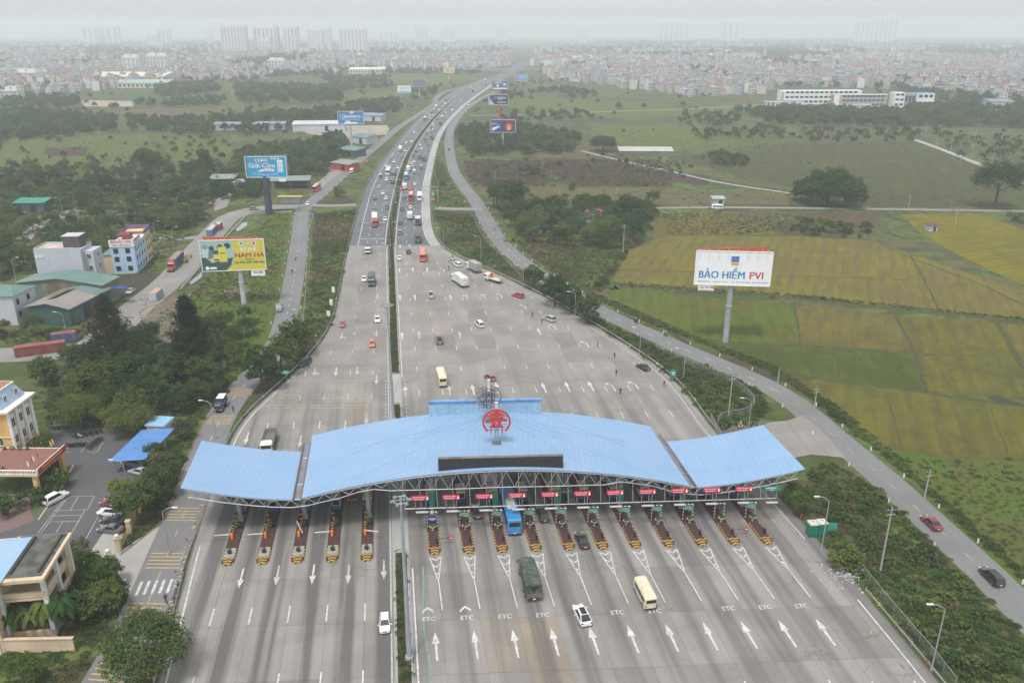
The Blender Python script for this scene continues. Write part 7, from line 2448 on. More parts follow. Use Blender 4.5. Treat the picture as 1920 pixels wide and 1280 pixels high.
for gx, gy, gr, gh, sd in ((-9,1,9.5,8.5,170),(8,-2,9.5,9.0,171),(0,4,10,10.5,172),(-2,-8,8,6.5,173),(14,4,7,6.5,174),(-14,-4,6.5,6,175),(5,9,8,8,176)):
 cmb = crown(gr * .8, gh,.4,105,54,.95, sd)
 gm.add([(x + gx, y + gy, z) for x, y, z in cmb.v], cmb.f)
reg(('giant', 'dark',0), gm, 'dark', trunk_mesh(9,1.2,8,33,6))
reg(('big', 'dark',0), crown(9.5,5.6,1.2,190,60,.72,70), 'dark', trunk_mesh(6,.8,5,3,3))
reg(('big', 'mid',0), crown(5.4,3.6,2.0,110,70,.42,71), 'mid', trunk_mesh(4.4,.4,3,4,2))
reg(('open', 'dark',0), crown(7.2,4.2,4.4,120,46,.55,77), 'dark', trunk_mesh(7.0,.55,4.6,8,3.2))
reg(('tamarind', 'light',0), crown(5.2,3.0,1.4,120,72,.36,72), 'mid', trunk_mesh(3.6,.35,3,6,1.8))
reg(('conifer', 'conifer',0), conifer_crown(14.5,5.6,5,300,46,.34), 'conifer', trunk_mesh(9,.35,1.5,2,3))
reg(('conifer', 'conifer',1), conifer_crown(13.5,4.9,6,280,46,.34), 'conifer', trunk_mesh(8,.35,1.5,3,3))
tm_, pm_ = palm_meshes(5.0,3); PROTO[('palm', 'mid',0)] = (pm_.mesh('crown', LM['mid']), tm_)
tm_, pm_ = palm_meshes(1.2,4,2.4,10); PROTO[('banana', 'light',0)] = (pm_.mesh('crown', LM['light']), tm_)

def tree(key, x, y, s, label, group=None, name='tree', rz=None):
 cm, tm = PROTO[key]
 root = thing(name, label, 'tree' if name != 'shrub' else 'shrub',(x, y,0), RND.uniform(0,6.28) if rz is None else rz, group)
 root.scale = (s, s, s * RND.uniform(.9,1.12))
 put('trunk', tm, root); put('crown', cm, root)
 return root
# --- trees one can name
def T(px, py, key, s, lab, name='tree'):
 p = G(px, py)
 tree(key, p.x, p.y, s, lab, name=name)
T(218,702,('conifer', 'conifer',0),1.5, 'left of two tall dark feathery conifers beside the red container', 'conifer_tree')
T(366,700,('conifer', 'conifer',1),1.55, 'right of two tall dark feathery conifers below the yellow billboard', 'conifer_tree')
T(1550,384,('giant', 'dark',0),1.0, 'huge round dark tree standing alone by the farm road')
T(1866,390,('open', 'dark',0),1.65, 'open crowned tree with bare branches at the right edge')
T(1131,284,('big', 'dark',0),1.0, 'round dark tree beside the pale covered plot')
T(495,730,('full', 'dark',0),1.4, 'nearest of the three trees at the left guardrail')
T(530,702,('full', 'dark',1),1.3, 'middle of the three trees at the left guardrail')
T(558,672,('full', 'dark',2),1.35, 'farthest of the three trees at the left guardrail')
T(1000,541,('full', 'dark',0),1.15, 'first leafy tree in the row at the right guardrail')
T(1040,574,('full', 'dark',1),1.35, 'second leafy tree in the row at the right guardrail')
T(1072,588,('full', 'dark',0),1.2, 'third leafy tree in the row at the right guardrail')
T(1103,606,('full', 'dark',2),1.2, 'last leafy tree in the row at the right guardrail')
T(155,800,('tamarind', 'light',0),1.0, 'broad feathery tree left of the motorbike bays')
T(245,812,('tamarind', 'light',0),.98, 'broad feathery tree above the blue carport')
T(292,870,('broad', 'mid',1),.62, 'bright green tree in front of the blue carport')
T(232,942,('broad', 'light',2),.78, 'bright green tree over the dark red parked car')
T(285,1262,('big', 'mid',0),1.02, 'large round leafy tree at the bottom left beside the side road')
T(150,1062,('broad', 'olive',0),.9, 'thin pale tree beside the cream block')
T(60,948,('bush', 'mid',0),1.7, 'clipped round shrub under the yellow porch', 'shrub')
T(105,915,('bush', 'mid',1),2.0, 'leafy shrub bed right of the yellow porch', 'shrub')
T(95,890,('bush', 'mid',2),1.7, 'leafy shrub at the corner of the yellow office', 'shrub')
T(85,850,('broad', 'dark',2),.6, 'small tree against the yellow office wall')
T(10,965,('bush', 'mid',2),1.9, 'dark shrub at the left edge below the porch', 'shrub')
T(342,825,('broad', 'olive',1),.9, 'pale olive tree beside the small hut')
T(405,742,('broad', 'light',1),.72, 'yellow green bush at the left side road bend')
T(1495,965,('broad', 'light',0),.95, 'bright green tree at the right end of the roof')
T(1580,1058,('bush', 'mid',1),2.0, 'round shrub below the portable toilets', 'shrub')
T(1360,798,('bush', 'mid',0),1.0, 'small green shrub by the scooter parking', 'shrub')
for i, px in enumerate((12,42,72,100,128)):
 p = G(px,1196 - i * 3); tree(('palm', 'mid',0), p.x, p.y,1.1, ORD[i] + ' palm from the left in front of the cream block', 'palms by the cream block', 'palm_tree')
for i,(px, py) in enumerate(((955,452),(980,455),(1150,540),(1110,535),(945,425),(1210,250 + 140),(1190,395))):
 p = G(px, py); tree(('banana', 'light',0), p.x, p.y,1.3, 'banana plant with broad drooping leaves, ' + ORD[i] + ' one around the right grove', 'banana plants', 'banana_plant')

# --- tree belts: polygon, spacing, key choices, size range, label, group
BELTS = [
 ([(80,705),(255,660),(330,690),(405,700),(440,712),(402,762),(335,800),(270,800),(205,790),(95,800)],6.2,[('full', 'dark'),('full', 'dark'),('broad', 'mid'),('broad', 'dark')],(.8,1.2), 'dense leafy tree in the belt between the yellow office and the side road', 'belt behind the yellow office'),
 ([(338,838),(352,842),(345,885),(318,950),(268,985),(245,998),(262,955),(296,892)],4.2,[('broad', 'olive'),('broad', 'mid'),('bush', 'mid')],(.85,1.3), 'dull olive tree in the strip between office wall and side road', 'the strip by the office wall'),
 ([(160,1075),(205,1072),(238,1120),(228,1178),(200,1225),(140,1225),(140,1120)],4.0,[('full', 'dark'),('broad', 'mid')],(.6,.85), 'dark leafy tree in the thicket beside the cream block', 'the thicket by the cream block'),
 ([(40,1245),(210,1240),(225,1300),(30,1300)],4.5,[('broad', 'mid'),('bush', 'olive')],(.5,.8), 'low tree in the bottom left corner thicket', 'the bottom left thicket'),
 ([(150,625),(285,640),(310,680),(250,690),(160,690),(90,690)],5.0,[('broad', 'dark'),('broad', 'olive'),('bush', 'mid')],(.7,1.0), 'dark bushy tree at the foot of the left conifer', 'bushes below left conifer'),
 ([(300,690),(350,640),(400,600),(470,590),(505,640),(470,690),(420,700)],5.2,[('broad', 'dark'),('broad', 'mid'),('bush', 'olive')],(.6,.95), 'green tree in the cluster right of the tall conifers', 'cluster right of the conifers'),
 ([(0,625),(120,622),(130,640),(40,655),(0,650)],5,[('bush', 'mid'),('bush', 'olive'),('broad', 'light')],(.8,1.2), 'low bushy tree below the green warehouse', 'bushes below the warehouse'),
 ([(255,520),(300,505),(280,530),(240,545)],5,[('broad', 'mid')],(.6,.8), 'small tree in front of the light blue shop house', 'the shop house front'),
 ([(-20,345),(180,350),(400,340),(425,365),(395,395),(300,400),(200,392),(60,400),(-20,432)],9.5,[('broad', 'dark'),('broad', 'mid'),('full', 'dark'),('broad', 'olive'),('broad', 'light')],(.75,1.3), 'bushy tree in the wide grove left of the blue porridge billboard', 'the wide left grove'),
 ([(-20,440),(40,425),(75,440),(30,475),(60,500),(-20,545)],8.5,[('broad', 'dark'),('broad', 'olive'),('broad', 'mid'),('broad', 'light')],(.9,1.25), 'bushy tree at the left edge behind the grey block', 'the left edge grove'),
 ([(95,455),(200,455),(215,500),(175,515),(165,540),(60,520)],7.0,[('broad', 'dark'),('broad', 'mid')],(.9,1.2), 'bushy tree around the plain grey block', 'trees around grey block'),
 ([(90,425),(180,400),(380,405),(410,420),(300,440),(120,445)],8.5,[('broad', 'olive'),('broad', 'mid'),('bush', 'olive')],(.75,1.1), 'scattered olive tree on the plot before the shop house', 'plot before shop house'),
 ([(285,405),(380,402),(400,415),(330,432),(290,425)],7,[('broad', 'mid')],(.9,1.1), 'green tree beside the service road bend', 'the service road bend'),
 ([(350,385),(400,335),(470,300),(500,350),(490,380),(440,372)],7.0,[('broad', 'dark'),('tall', 'dark')],(.8,1.1), 'dark tree behind the roadside huts', 'trees behind the huts'),
 ([(440,300),(480,280),(560,275),(640,255),(650,285),(610,320),(560,345),(520,340)],7.5,[('tall', 'dark'),('broad', 'dark')],(.95,1.35), 'tall dark tree in the wood behind the blue porridge billboard', 'wood behind blue billboard'),
 ([(250,305),(300,300),(300,315),(255,318)],7,[('broad', 'dark')],(1.2,1.5), 'dark tree clump standing alone in the left meadow', 'the clump in the left meadow'),
 ([(345,320),(400,318),(400,345),(350,345)],7,[('tall', 'dark')],(1.1,1.3), 'tall dark tree left of the roadside huts', 'the stand left of the huts'),
 ([(925,395),(1010,385),(1100,390),(1225,385),(1232,405),(1195,455),(1150,470),(1040,468),(960,450),(930,425)],6.6,[('broad', 'dark'),('broad', 'mid'),('broad', 'dark')],(.75,1.15), 'leafy tree in the grove right of the side road', 'grove right of side road'),
 ([(918,385),(960,375),(980,390),(930,400)],5.5,[('tall', 'dark')],(1.0,1.25), 'taller tree at the near corner of the right grove', 'the right grove corner'),
 ([(1225,395),(1240,405),(1195,470),(1120,545),(1105,540),(1180,460)],5.0,[('bush', 'mid'),('bush', 'olive')],(.8,1.3), 'bush on the dark bank along the yellow field', 'bank along yellow field'),
 ([(1480,420),(1600,432),(1650,440),(1590,450),(1490,438)],5.0,[('bush', 'mid'),('broad', 'light')],(.6,1.0), 'bush around the vegetable beds', 'the vegetable bed hedge'),
 ([(1310,295),(1400,300),(1412,312),(1340,312)],6,[('bush', 'mid'),('broad', 'dark')],(.8,1.2), 'bushy tree in the flat clump on the fallow field', 'the clump on the fallow field'),
 ([(862,245),(960,235),(1010,245),(1090,262),(1075,290),(950,290),(875,290),(858,262)],8.5,[('broad', 'dark'),('broad', 'dark'),('broad', 'mid'),('broad', 'olive')],(.9,1.4), 'dark tree around the foot of the flame billboard', 'trees around flame billboard'),
 ([(1890,405),(1925,402),(1925,430),(1905,425)],5,[('bush', 'olive')],(.9,1.2), 'scrubby bush at the right edge by the ripe field', 'the scrub at the right edge'),
]
FARB = [   # farther woods that read as one mass
 ([(-60,208),(60,212),(220,225),(215,248),(80,262),(-60,258)],11,(1.0,1.7),.95),([(230,225),(440,222),(450,245),(380,258),(240,245)],12,(.9,1.4),.7),([(440,225),(640,205),(640,235),(450,255)],11,(1.0,1.5),.85),
 ([(-60,175),(60,180),(150,190),(140,204),(-60,205)],13,(1.0,1.6),.8),([(150,200),(420,185),(420,200),(230,205)],14,(.9,1.4),.6),([(290,165),(400,158),(420,172),(300,185)],13,(1.2,1.8),.9),([(440,160),(640,165),(640,195),(450,195)],14,(1.1,1.7),.75),
 ([(640,198),(745,188),(750,212),(650,228)],12,(.9,1.4),.85),([(750,170),(850,160),(830,175),(770,190)],14,(.8,1.2),.5),([(600,150),(720,142),(740,165),(640,175)],15,(.9,1.4),.5),
 ([(1380,212),(1480,206),(1700,210),(1925,212),(1925,240),(1700,240),(1450,232)],10,(.9,1.5),.85),([(1700,200),(1925,195),(1925,212),(1700,210)],11,(1.0,1.6),.8),([(940,176),(1080,168),(1130,185),(960,195)],13,(.9,1.5),.6),
 ([(1130,200),(1380,215),(1400,240),(1280,238)],14,(.7,1.2),.45),([(1290,245),(1480,245),(1500,262),(1300,265)],12,(.6,1.1),.4),([(1500,245),(1720,245),(1740,270),(1520,268)],11,(.6,1.0),.45),([(1740,245),(1925,250),(1925,330),(1800,300)],12,(.5,1.0),.35),
 ([(90,118),(215,105),(220,122),(100,126)],18,(1.6,2.4),.9),([(420,118),(520,112),(520,126),(430,128)],18,(1.5,2.2),.9),([(560,112),(640,108),(640,120),(560,122)],18,(1.4,2),.7),([(990,108),(1120,102),(1280,100),(1500,96),(1925,92),(1925,104),(1400,110),(1100,116)],26,(1.4,2.4),.7),
 ([(1200,92),(1925,80),(1925,90),(1300,98)],40,(1.6,2.6),.6),([(-60,92),(420,90),(420,100),(-60,104)],36,(1.6,2.6),.6),([(640,100),(960,94),(960,104),(640,112)],36,(1.4,2.4),.5),([(1100,80),(1925,72),(1925,79),(1200,88)],70,(2,3.2),.6),([(-60,80),(960,80),(960,90),(-60,90)],70,(2,3),.55),
 ([(1000,135),(1120,128),(1260,130),(1260,150),(1100,150)],20,(1,1.7),.45),([(1380,150),(1560,142),(1900,150),(1900,165),(1400,165)],24,(1,1.7),.5),([(700,128),(900,122),(900,142),(720,140)],20,(1,1.7),.5),([(-60,150),(60,150),(60,172),(-60,172)],20,(1,1.6),.4),
 ([(300,140),(640,130),(640,150),(300,158)],22,(1,1.8),.4),([(870,300),(1100,290),(1260,300),(1260,345),(900,350)],16,(.3,.6),.3),([(930,205),(1100,210),(1120,225),(940,232)],12,(.5,1.0),.5),([(-60,320),(330,315),(330,340),(-60,345)],9,(.5,1.0),.55),([(-60,260),(440,255),(440,320),(-60,320)],16,(.3,.8),.4),
 ([(1140,300),(1300,310),(1300,340),(1180,330)],12,(.3,.5),.3),([(1660,150),(1720,148),(1890,160),(1890,178),(1840,190),(1700,185)],18,(1.1,1.8),.6)]
EVERY = []
r2_ = random.Random(11)
def in_road(x, y, pad=1.5):
 if eL(y) - pad < x < eR(y) + pad: return True
 q = Vector((x, y))
 for path, w in ((RP,4.2),(LP,4.2),(SPATH,7.2)):
  for k in range(0, len(path),1):
   if abs(path[k].y - y) < 12 and (path[k] - q).length < w + pad + (1.5 if y > 200 else 0): return True
 return False
for poly, sp, keys,(s0, s1), lab, grp in BELTS:
 for x, y in poly_area_pts(gp(poly), sp, r2_):
  if in_road(x, y): continue
  k = r2_.choice(keys)
  n = len([q for q in PROTO if q[0] == k[0] and q[1] == k[1]])
  EVERY.append((y, x,(k[0], k[1], r2_.randrange(n)), r2_.uniform(s0, s1), lab, grp))
EVERY.sort(key=lambda e: -e[3] / e[0])
single, rest = EVERY[:300], EVERY[300:]
def place_words(items):
 """(x, y) list -> words for the part of the group each one stands in"""
 xs = sorted(p[0] / p[1] for p in items); ys = sorted(p[1] for p in items)
 n = len(items)
 def w(v, a, names): return names[min(len(names) - 1, int(sum(1 for q in a if q < v) / n * len(names)))]
 return [(w(p[1], ys,['front', 'middle', 'back']), w(p[0] / p[1], xs,['far-left', 'left', 'centre', 'right', 'far-right'])) for p in items]
def own_labels(items):
 """items: dicts with look, place, x, y -> a label for each that tells it from its like"""
 out, seen = {}, {}
 by = {}
 for i, it in enumerate(items): by.setdefault(it['place'],[]).append(i)
 for pl, idx in by.items():
  pw = place_words([(items[i]['x'], items[i]['y']) for i in idx])
  for i,(fb, lr) in zip(idx, pw):
   lab = items[i]['look'] + ', ' + fb + ' ' + lr + ' of ' + pl
   seen.setdefault(lab,[]).append(i)
 for lab, idx in seen.items():
  idx.sort(key=lambda i: items[i]['x'] / items[i]['y'])
  for n, i in enumerate(idx):
   out[i] = lab if len(idx) == 1 else lab + ', ' + ordinal(n) + ' rightwards'
 return out
PLACES = {}
its = []
for y, x, k, s, lab, grp in single:
 sz = 'small ' if s < .78 else ('large ' if s > 1.05 else '')
 tone = {'dark': 'dark green', 'mid': 'green', 'light': 'bright green', 'olive': 'olive'}[k[1]]
 its.append(dict(look=sz + tone + (' bush' if k[0] == 'bush' else (' tall tree' if k[0] == 'tall' else ' tree')), place=grp, x=x, y=y))
labs = own_labels(its)
for i,(y, x, k, s, lab, grp) in enumerate(single):
 tree(k, x, y, s, labs[i], grp, 'shrub' if k[0] == 'bush' else 'tree')
print('belt trees', len(EVERY))

# --- scattering with geometry nodes for what nobody could count
def scatter(name, label, cat, pts, protos, z=0.0):
 """pts: (x, y, scale, index); protos: unlinked objects"""
 col = bpy.data.collections.new(name + '_pieces')
 for o in protos: col.objects.link(o)
 me = bpy.data.meshes.new(name)
 me.from_pydata([(p[0], p[1], z) for p in pts],[],[])
 at = me.attributes.new('sc', 'FLOAT', 'POINT'); at.data.foreach_set('value',[p[2] for p in pts])
 at = me.attributes.new('pk', 'INT', 'POINT'); at.data.foreach_set('value',[p[3] for p in pts])
 o = put(name, me)
 tag(o, label, cat, kind='stuff')
 ng = bpy.data.node_groups.new(name, 'GeometryNodeTree')
 ng.interface.new_socket('Geometry', in_out='INPUT', socket_type='NodeSocketGeometry')
 ng.interface.new_socket('Geometry', in_out='OUTPUT', socket_type='NodeSocketGeometry')
 N = ng.nodes
 gi, go = N.new('NodeGroupInput'), N.new('NodeGroupOutput')
 ci = N.new('GeometryNodeCollectionInfo'); ci.inputs['Collection'].default_value = col
 ci.inputs['Separate Children'].default_value = True; ci.inputs['Reset Children'].default_value = True
 ip = N.new('GeometryNodeInstanceOnPoints'); ip.inputs['Pick Instance'].default_value = True
 a1 = N.new('GeometryNodeInputNamedAttribute'); a1.data_type = 'FLOAT'; a1.inputs['Name'].default_value = 'sc'
 a2 = N.new('GeometryNodeInputNamedAttribute'); a2.data_type = 'INT'; a2.inputs['Name'].default_value = 'pk'
 rv = N.new('FunctionNodeRandomValue'); rv.data_type = 'FLOAT_VECTOR'
 rv.inputs[0].default_value = (0,0,0); rv.inputs[1].default_value = (0,0,6.283)
 L_ = ng.links.new
 L_(gi.outputs[0], ip.inputs['Points']); L_(ci.outputs[0], ip.inputs['Instance']); L_(a2.outputs[0], ip.inputs['Instance Index'])
 L_(a1.outputs[0], ip.inputs['Scale']); L_(rv.outputs[0], ip.inputs['Rotation']); L_(ip.outputs[0], go.inputs[0])
 md = o.modifiers.new('scatter', 'NODES'); md.node_group = ng
 return o
def proto_obj(name, me):
 return bpy.data.objects.new(name, me)
LOW = []
for i,(lf, seed) in enumerate((('dark',80),('mid',81),('mid',82),('olive',83))):
 mb = crown(3.2,3.1,-.5,30,28,.8, seed)
 LOW.append(proto_obj('a%d_low_tree' % i, mb.mesh('crown', LM[lf])))
pts = [(x, y, s * (1 if k[0] != 'bush' else .5), r2_.randrange(3)) for y, x, k, s, lab, grp in rest]
for poly, sp,(s0, s1), dens in FARB:
 for x, y in poly_area_pts(gp(poly), sp, r2_):
  nz = mnoise.noise(Vector((x * .012, y * .008,1.7)))
  if in_road(x, y,3) or nz + r2_.uniform(-.35,.35) < .35 - dens: continue
  pts.append((x, y, r2_.uniform(s0, s1), r2_.choice((0,1,0,1,2,3))))
# loose hedgerow trees over the plain
for i in range(5200):
 y = 400 + 2800 * r2_.random() ** 1.5; x = r2_.uniform(-.72,.72) * y
 if in_road(x, y,4): continue
 q = to_px(Vector((x, y,0)))
 if 1090 < q[0] and q[1] > 262 and not (1300 < q[0] < 1420 and q[1] < 320): continue
 ln = abs(mnoise.noise(Vector((x * .011, y * .007,9))))        # hedge lines follow the zero lines of a slow noise
 if ln > .05 and r2_.random() > .04: continue
 pts.append((x, y, r2_.uniform(.35,1.15), r2_.choice((0,1,2,3,0))))
print('far trees', len(pts))
scatter('distant_trees', 'far woods and hedgerow trees fading into the haze', 'trees', pts, LOW)

# weeds, low scrub and verge plants
WEED = []
for i,(lf, r_, h_, n_, ls) in enumerate((('wmid',.6,.35,46,.26),('light',.5,.22,40,.22),('olive',.7,.45,50,.26),('dry',.6,.30,40,.22),('wdark',.8,.50,60,.30),('yellow',.45,.2,34,.2))):
 rnd = random.Random(90 + i); m_ = MB()
 for k in range(n_):
  a, q = rnd.uniform(0,6.28), rnd.uniform(0,1) ** .6 * r_
  leafq(m_, Vector((math.cos(a) * q, math.sin(a) * q, h_ * (1 - (q / r_) ** 2) * rnd.uniform(.4,1.1) + .05)), Vector((rnd.gauss(0,.7), rnd.gauss(0,.7),1)), ls * 1.2, rnd)
 WEED.append(proto_obj('b%d_weed' % i, m_.mesh('weed', LM[lf])))
VERGE = [  # polygon, spacing, picks, size
 ([(1515,890),(1560,876),(1660,935),(1760,1025),(1925,1195),(1925,1300),(1830,1300),(1650,1130),(1590,1060),(1530,990)],3.0,(3,0,4,2,4),(1.3,2.6)),
 ([(1010,545),(1250,660),(1420,735),(1440,770),(1345,800),(1230,682)],3.0,(0,4,2),(1.2,2.2)),
 ([(820,398),(890,404),(1000,530),(900,492)],3.5,(0,4,3),(1.2,2.2)),([(595,402),(665,395),(640,520),(600,630),(565,660)],3.5,(0,4,2,3),(1.2,2.2)),
 ([(590,400),(668,392),(656,445),(641,525),(622,608),(600,640),(560,682),(556,650),(566,590),(580,480)],1.25,(1,0,5,4,2,3),(.6,1.3)),
 ([(815,396),(895,402),(930,470),(1008,533),(985,535),(900,494),(832,462)],1.25,(3,0,2,4,1,3),(.7,1.4)),
 ([(818,300),(838,300),(850,345),(880,385),(815,388),(812,340)],1.8,(0,2,3),(.8,1.4)),
 ([(1005,540),(1090,572),(1250,650),(1420,728),(1446,772),(1400,795),(1345,805),(1300,740),(1230,676),(1100,598)],1.0,(3,0,4,1,4,2),(.7,1.4)),
 ([(1515,880),(1560,866),(1660,925),(1760,1015),(1925,1185),(1925,1300),(1800,1300),(1650,1130),(1590,1060),(1530,990)],.85,(3,1,0,4,0,5,2,3),(.5,1.15)),
 ([(1100,558),(1235,612),(1340,655),(1430,690),(1510,740),(1600,812),(1700,890),(1925,1095),(1925,1075),(1700,868),(1560,755),(1440,680),(1330,642),(1230,598),(1110,548)],.9,(0,2,4,4),(.7,1.2)),
 ([(1660,852),(1925,875),(1925,1100),(1790,978)],1.5,(1,1,0,5,3),(.6,1.2)),
 ([(330,600),(370,535),(460,442),(520,400),(552,400),(537,520),(508,630),(440,715),(330,750)],1.7,(1,0,1,5,2),(.6,1.3)),
 ([(220,1035),(300,985),(325,945),(350,860),(372,800),(420,740),(455,715),(430,705),(330,800),(250,990)],1.0,(0,2,4),(.7,1.3)),
 ([(400,800),(440,765),(500,715),(520,700),(510,690),(440,745),(395,790)],1.0,(0,2,3),(.6,1.1)),
 ([(0,620),(200,600),(260,640),(150,690),(0,640)],1.6,(0,2,4),(.8,1.5)),([(80,700),(450,690),(330,805),(90,800)],1.8,(0,4,2),(.9,1.6)),
 ([(930,440),(1180,475),(1130,545),(1060,540),(980,480)],1.6,(3,3,2,0,1),(.9,1.8)),([(870,300),(1260,300),(1260,350),(880,350)],3.2,(3,3,2),(1.2,2.4)),
 ([(90,1180),(230,1180),(215,1300),(0,1300),(0,1235)],1.1,(0,2,3),(.7,1.3)),([(1245,400),(1480,400),(1480,440),(1245,440)],2.6,(3,5,2),(.8,1.6)),
 ([(150,1060),(235,1085),(232,1180),(140,1200)],1.1,(0,4),(.8,1.4)),([(1115,533),(1490,560),(1925,605),(1925,596),(1490,552),(1130,527)],1.3,(4,0,2),(.6,1.0)),
 ([(200,440),(400,400),(400,440),(300,520),(200,500)],2.4,(3,2,0),(.8,1.6)),([(0,340),(420,340),(380,440),(0,520)],3.6,(0,2,4),(1.2,2.2)),
 ([(1300,640),(1560,650),(1735,738),(1925,765),(1925,760),(1700,690),(1560,640)],2.8,(5,1),(.5,.9)),
]
wp = []
for poly, sp, pick,(s0, s1) in VERGE:
 for x, y in poly_area_pts(gp(poly), sp, r2_,.6):
  if in_road(x, y,.1): continue
  nz = mnoise.noise(Vector((x * .045, y * .045,4.2))) * 1.3
  i = pick[min(len(pick) - 1, max(0, int((nz * .9 + .5) * len(pick) + r2_.uniform(-.9,.9))))]
  wp.append((x, y, r2_.uniform(s0, s1), i))
for i in range(9000):      # rough tufts all over the nearer plain
 y = 130 + 600 * r2_.random() ** 1.4; x = r2_.uniform(-.78,.78) * y
 if in_road(x, y,.5): continue
 q = to_px(Vector((x, y,0)))
 if q[0] > 1130 and 400 < q[1] < 860 : continue
 if q[0] < 330 and q[1] > 780: continue
 if mnoise.noise(Vector((x * .02, y * .02,2.2))) > -.1:
  wp.append((x, y, r2_.uniform(.5,1.5), r2_.choice((0,2,3,1,0,5))))
def in_solid(x, y):
 return (-98 < x < -64 and 132 < y < 157 and x < -70) or (-160 < x < -124 and 226 < y < 276)
wp = [p for p in wp if not in_solid(p[0], p[1])]
print('weeds', len(wp))
scatter('verge_weeds', 'weeds and low scrub covering the road verges and rough ground', 'weeds', wp, WEED)
# hedges in the median planters
hp = []
for v0, v1 in ((82,115.5),(166.5,173.5),(194, Y_C - 1)):
 v = v0
 while v < v1:
  for k in range(3):
   p = W(r2_.uniform(-.75,.75), v + r2_.uniform(-.2,.2)); hp.append((p.x, p.y, r2_.uniform(.5,.85), r2_.choice((0,2,3,4,2))))
  v += .45
y = Y_C
while y < 900:
 hp.append((mM(y) + r2_.uniform(-.9,.9), y, r2_.uniform(.7,1.1), r2_.choice((0,2,4,2)))); y += .5 if y < 500 else 1.2
scatter('median_hedge', 'low clipped hedge growing along the median', 'hedge', hp,[o.copy() for o in WEED],.22)

# ============================================================ TOWN HOUSES IN THE DISTANCE
def ramp_mat(name, cols, rough=.85):
 t = NT(name)
 oi = t.n('ShaderNodeObjectInfo')
 r_ = t.n('ShaderNodeValToRGB'); r_.color_ramp.interpolation = 'CONSTANT'
 e = r_.color_ramp.elements
 while len(e) < len(cols): e.new(.5)
 for i, c_ in enumerate(cols):
  e[i].position = i / len(cols); e[i].color = (*c_,1)
 t.l(oi.outputs['Random'], r_.inputs[0])
 nz = t.ramp(t.noise(t.n('ShaderNodeTexCoord').outputs['Object'],.35,3),.35,.7)
 c = t.mix(t.math('MULTIPLY', nz,.35), r_.outputs[0],(.25,.24,.22))
 return t.fin(c, rough,.2)
HW = ramp_mat('house_walls',[(.50,.50,.50),(.46,.43,.37),(.58,.58,.58),(.36,.40,.46),(.42,.41,.40),(.36,.37,.38),(.50,.47,.41),(.34,.38,.37)])
HRF = ramp_mat('house_roofs',[(.26,.075,.05),(.24,.25,.26),(.23,.07,.05),(.14,.19,.27),(.27,.09,.065),(.30,.30,.29),(.24,.085,.06),(.20,.20,.20)])
HV = []
for i in range(8):
 rnd = random.Random(200 + i)
 w, d, h = rnd.uniform(5,9), rnd.uniform(9,14), rnd.choice((4.2,7.4,7.6,10.6,10.8,13.6))
 wall = MB().box((0,0, h / 2),(w, d, h))
 if i % 2 == 0: wall.box((w * .1, d * .2, h + 1.3),(w * .5, d * .3,2.6))
 rf = MB()
 if i % 2 == 1:
  rf.add([(-w / 2 - .4,-d / 2 - .4, h),(w / 2 + .4,-d / 2 - .4, h),(w / 2 + .4, d / 2 + .4, h),(-w / 2 - .4, d / 2 + .4, h),(0,-d / 2 - .4 + (d * .25), h + w * .28),(0, d / 2 + .4 - d * .25, h + w * .28)],[(0,1,4),(1,2,5,4),(2,3,5),(3,0,4,5),(3,2,1,0)])
 else:
  rf.box((0,0, h + .15),(w + .3, d + .3,.3)).box((w * .1, d * .2, h + 2.7),(w * .6, d * .36,.25))
 win = []
 fl = max(1, int(h / 3.2))
 for f in range(fl):
  for s in (-1,1):
   win.append(MB().box((s * w * .24,-d / 2 - .04, f * 3.3 + 1.9),(w * .26,.1,1.5)).mesh('window', GLASS))
  win.append(MB().box((w / 2 + .04,0, f * 3.3 + 1.9),(.1,1.6,1.4)).mesh('window', GLASS))
 allm = MB()
 for b_, mi in ((wall,0),(rf,1)):
  o_ = len(allm.v); allm.v += b_.v; allm.f += [tuple(q + o_ for q in f) for f in b_.f]; allm.mi += [mi] * len(b_.f)
 for m_ in win:
  o_ = len(allm.v); allm.v += [tuple(v.co) for v in m_.vertices]; allm.f += [tuple(q + o_ for q in p.vertices) for p in m_.polygons]; allm.mi += [2] * len(m_.polygons)
 HV.append((wall.mesh('wall', HW), rf.mesh('roof', HRF), win, proto_obj('c%d_house' % i, allm.mesh('house',[HW, HRF, GLASS]))))
TOWN = [([(1010,138),(1120,128),(1330,122),(1925,118),(1925,196),(1860,200),(1720,188),(1700,168),(1450,160),(1440,176),(1300,182),(1200,170),(1110,158),(1040,150)],18,.50, 'small pale house in the dense town right of the motorway', 'right town houses'),
  ([(1000,112),(1925,104),(1925,118),(1000,126)],28,.34, None, None),([(-60,128),(240,122),(420,128),(640,124),(640,142),(430,150),(330,152),(200,168),(60,188),(-60,190)],20,.42, 'small pale house in the town at the upper left', 'left town houses'),
  ([(640,112),(960,108),(960,122),(900,130),(640,136)],24,.42, None, None),([(-60,104),(640,104),(640,120),(-60,124)],30,.34, None, None),([(-60,86),(960,84),(960,98),(-60,102)],60,.22, None, None),([(1000,92),(1925,84),(1925,100),(1000,108)],60,.15, None, None)]
hs_all, hs_far, ttrees = [],[],[]
for poly, sp, dens, lab, grp in TOWN:
 for x, y in poly_area_pts(gp(poly), sp, r2_,.35):
  if in_road(x, y,8) or (x > 300 and x < 470 and 915 < y < 1010): continue
  if mnoise.noise(Vector((x * .006, y * .004,5.5))) * 1.3 + r2_.uniform(0,.8) > dens + .12:
   if r2_.random() < .8: ttrees.append((x, y, r2_.uniform(1.0,1.9) * (1 if sp < 30 else 1.6), r2_.choice((0,0,1,2))))
   continue
  (hs_all if lab else hs_far).append((y, x, lab, grp))
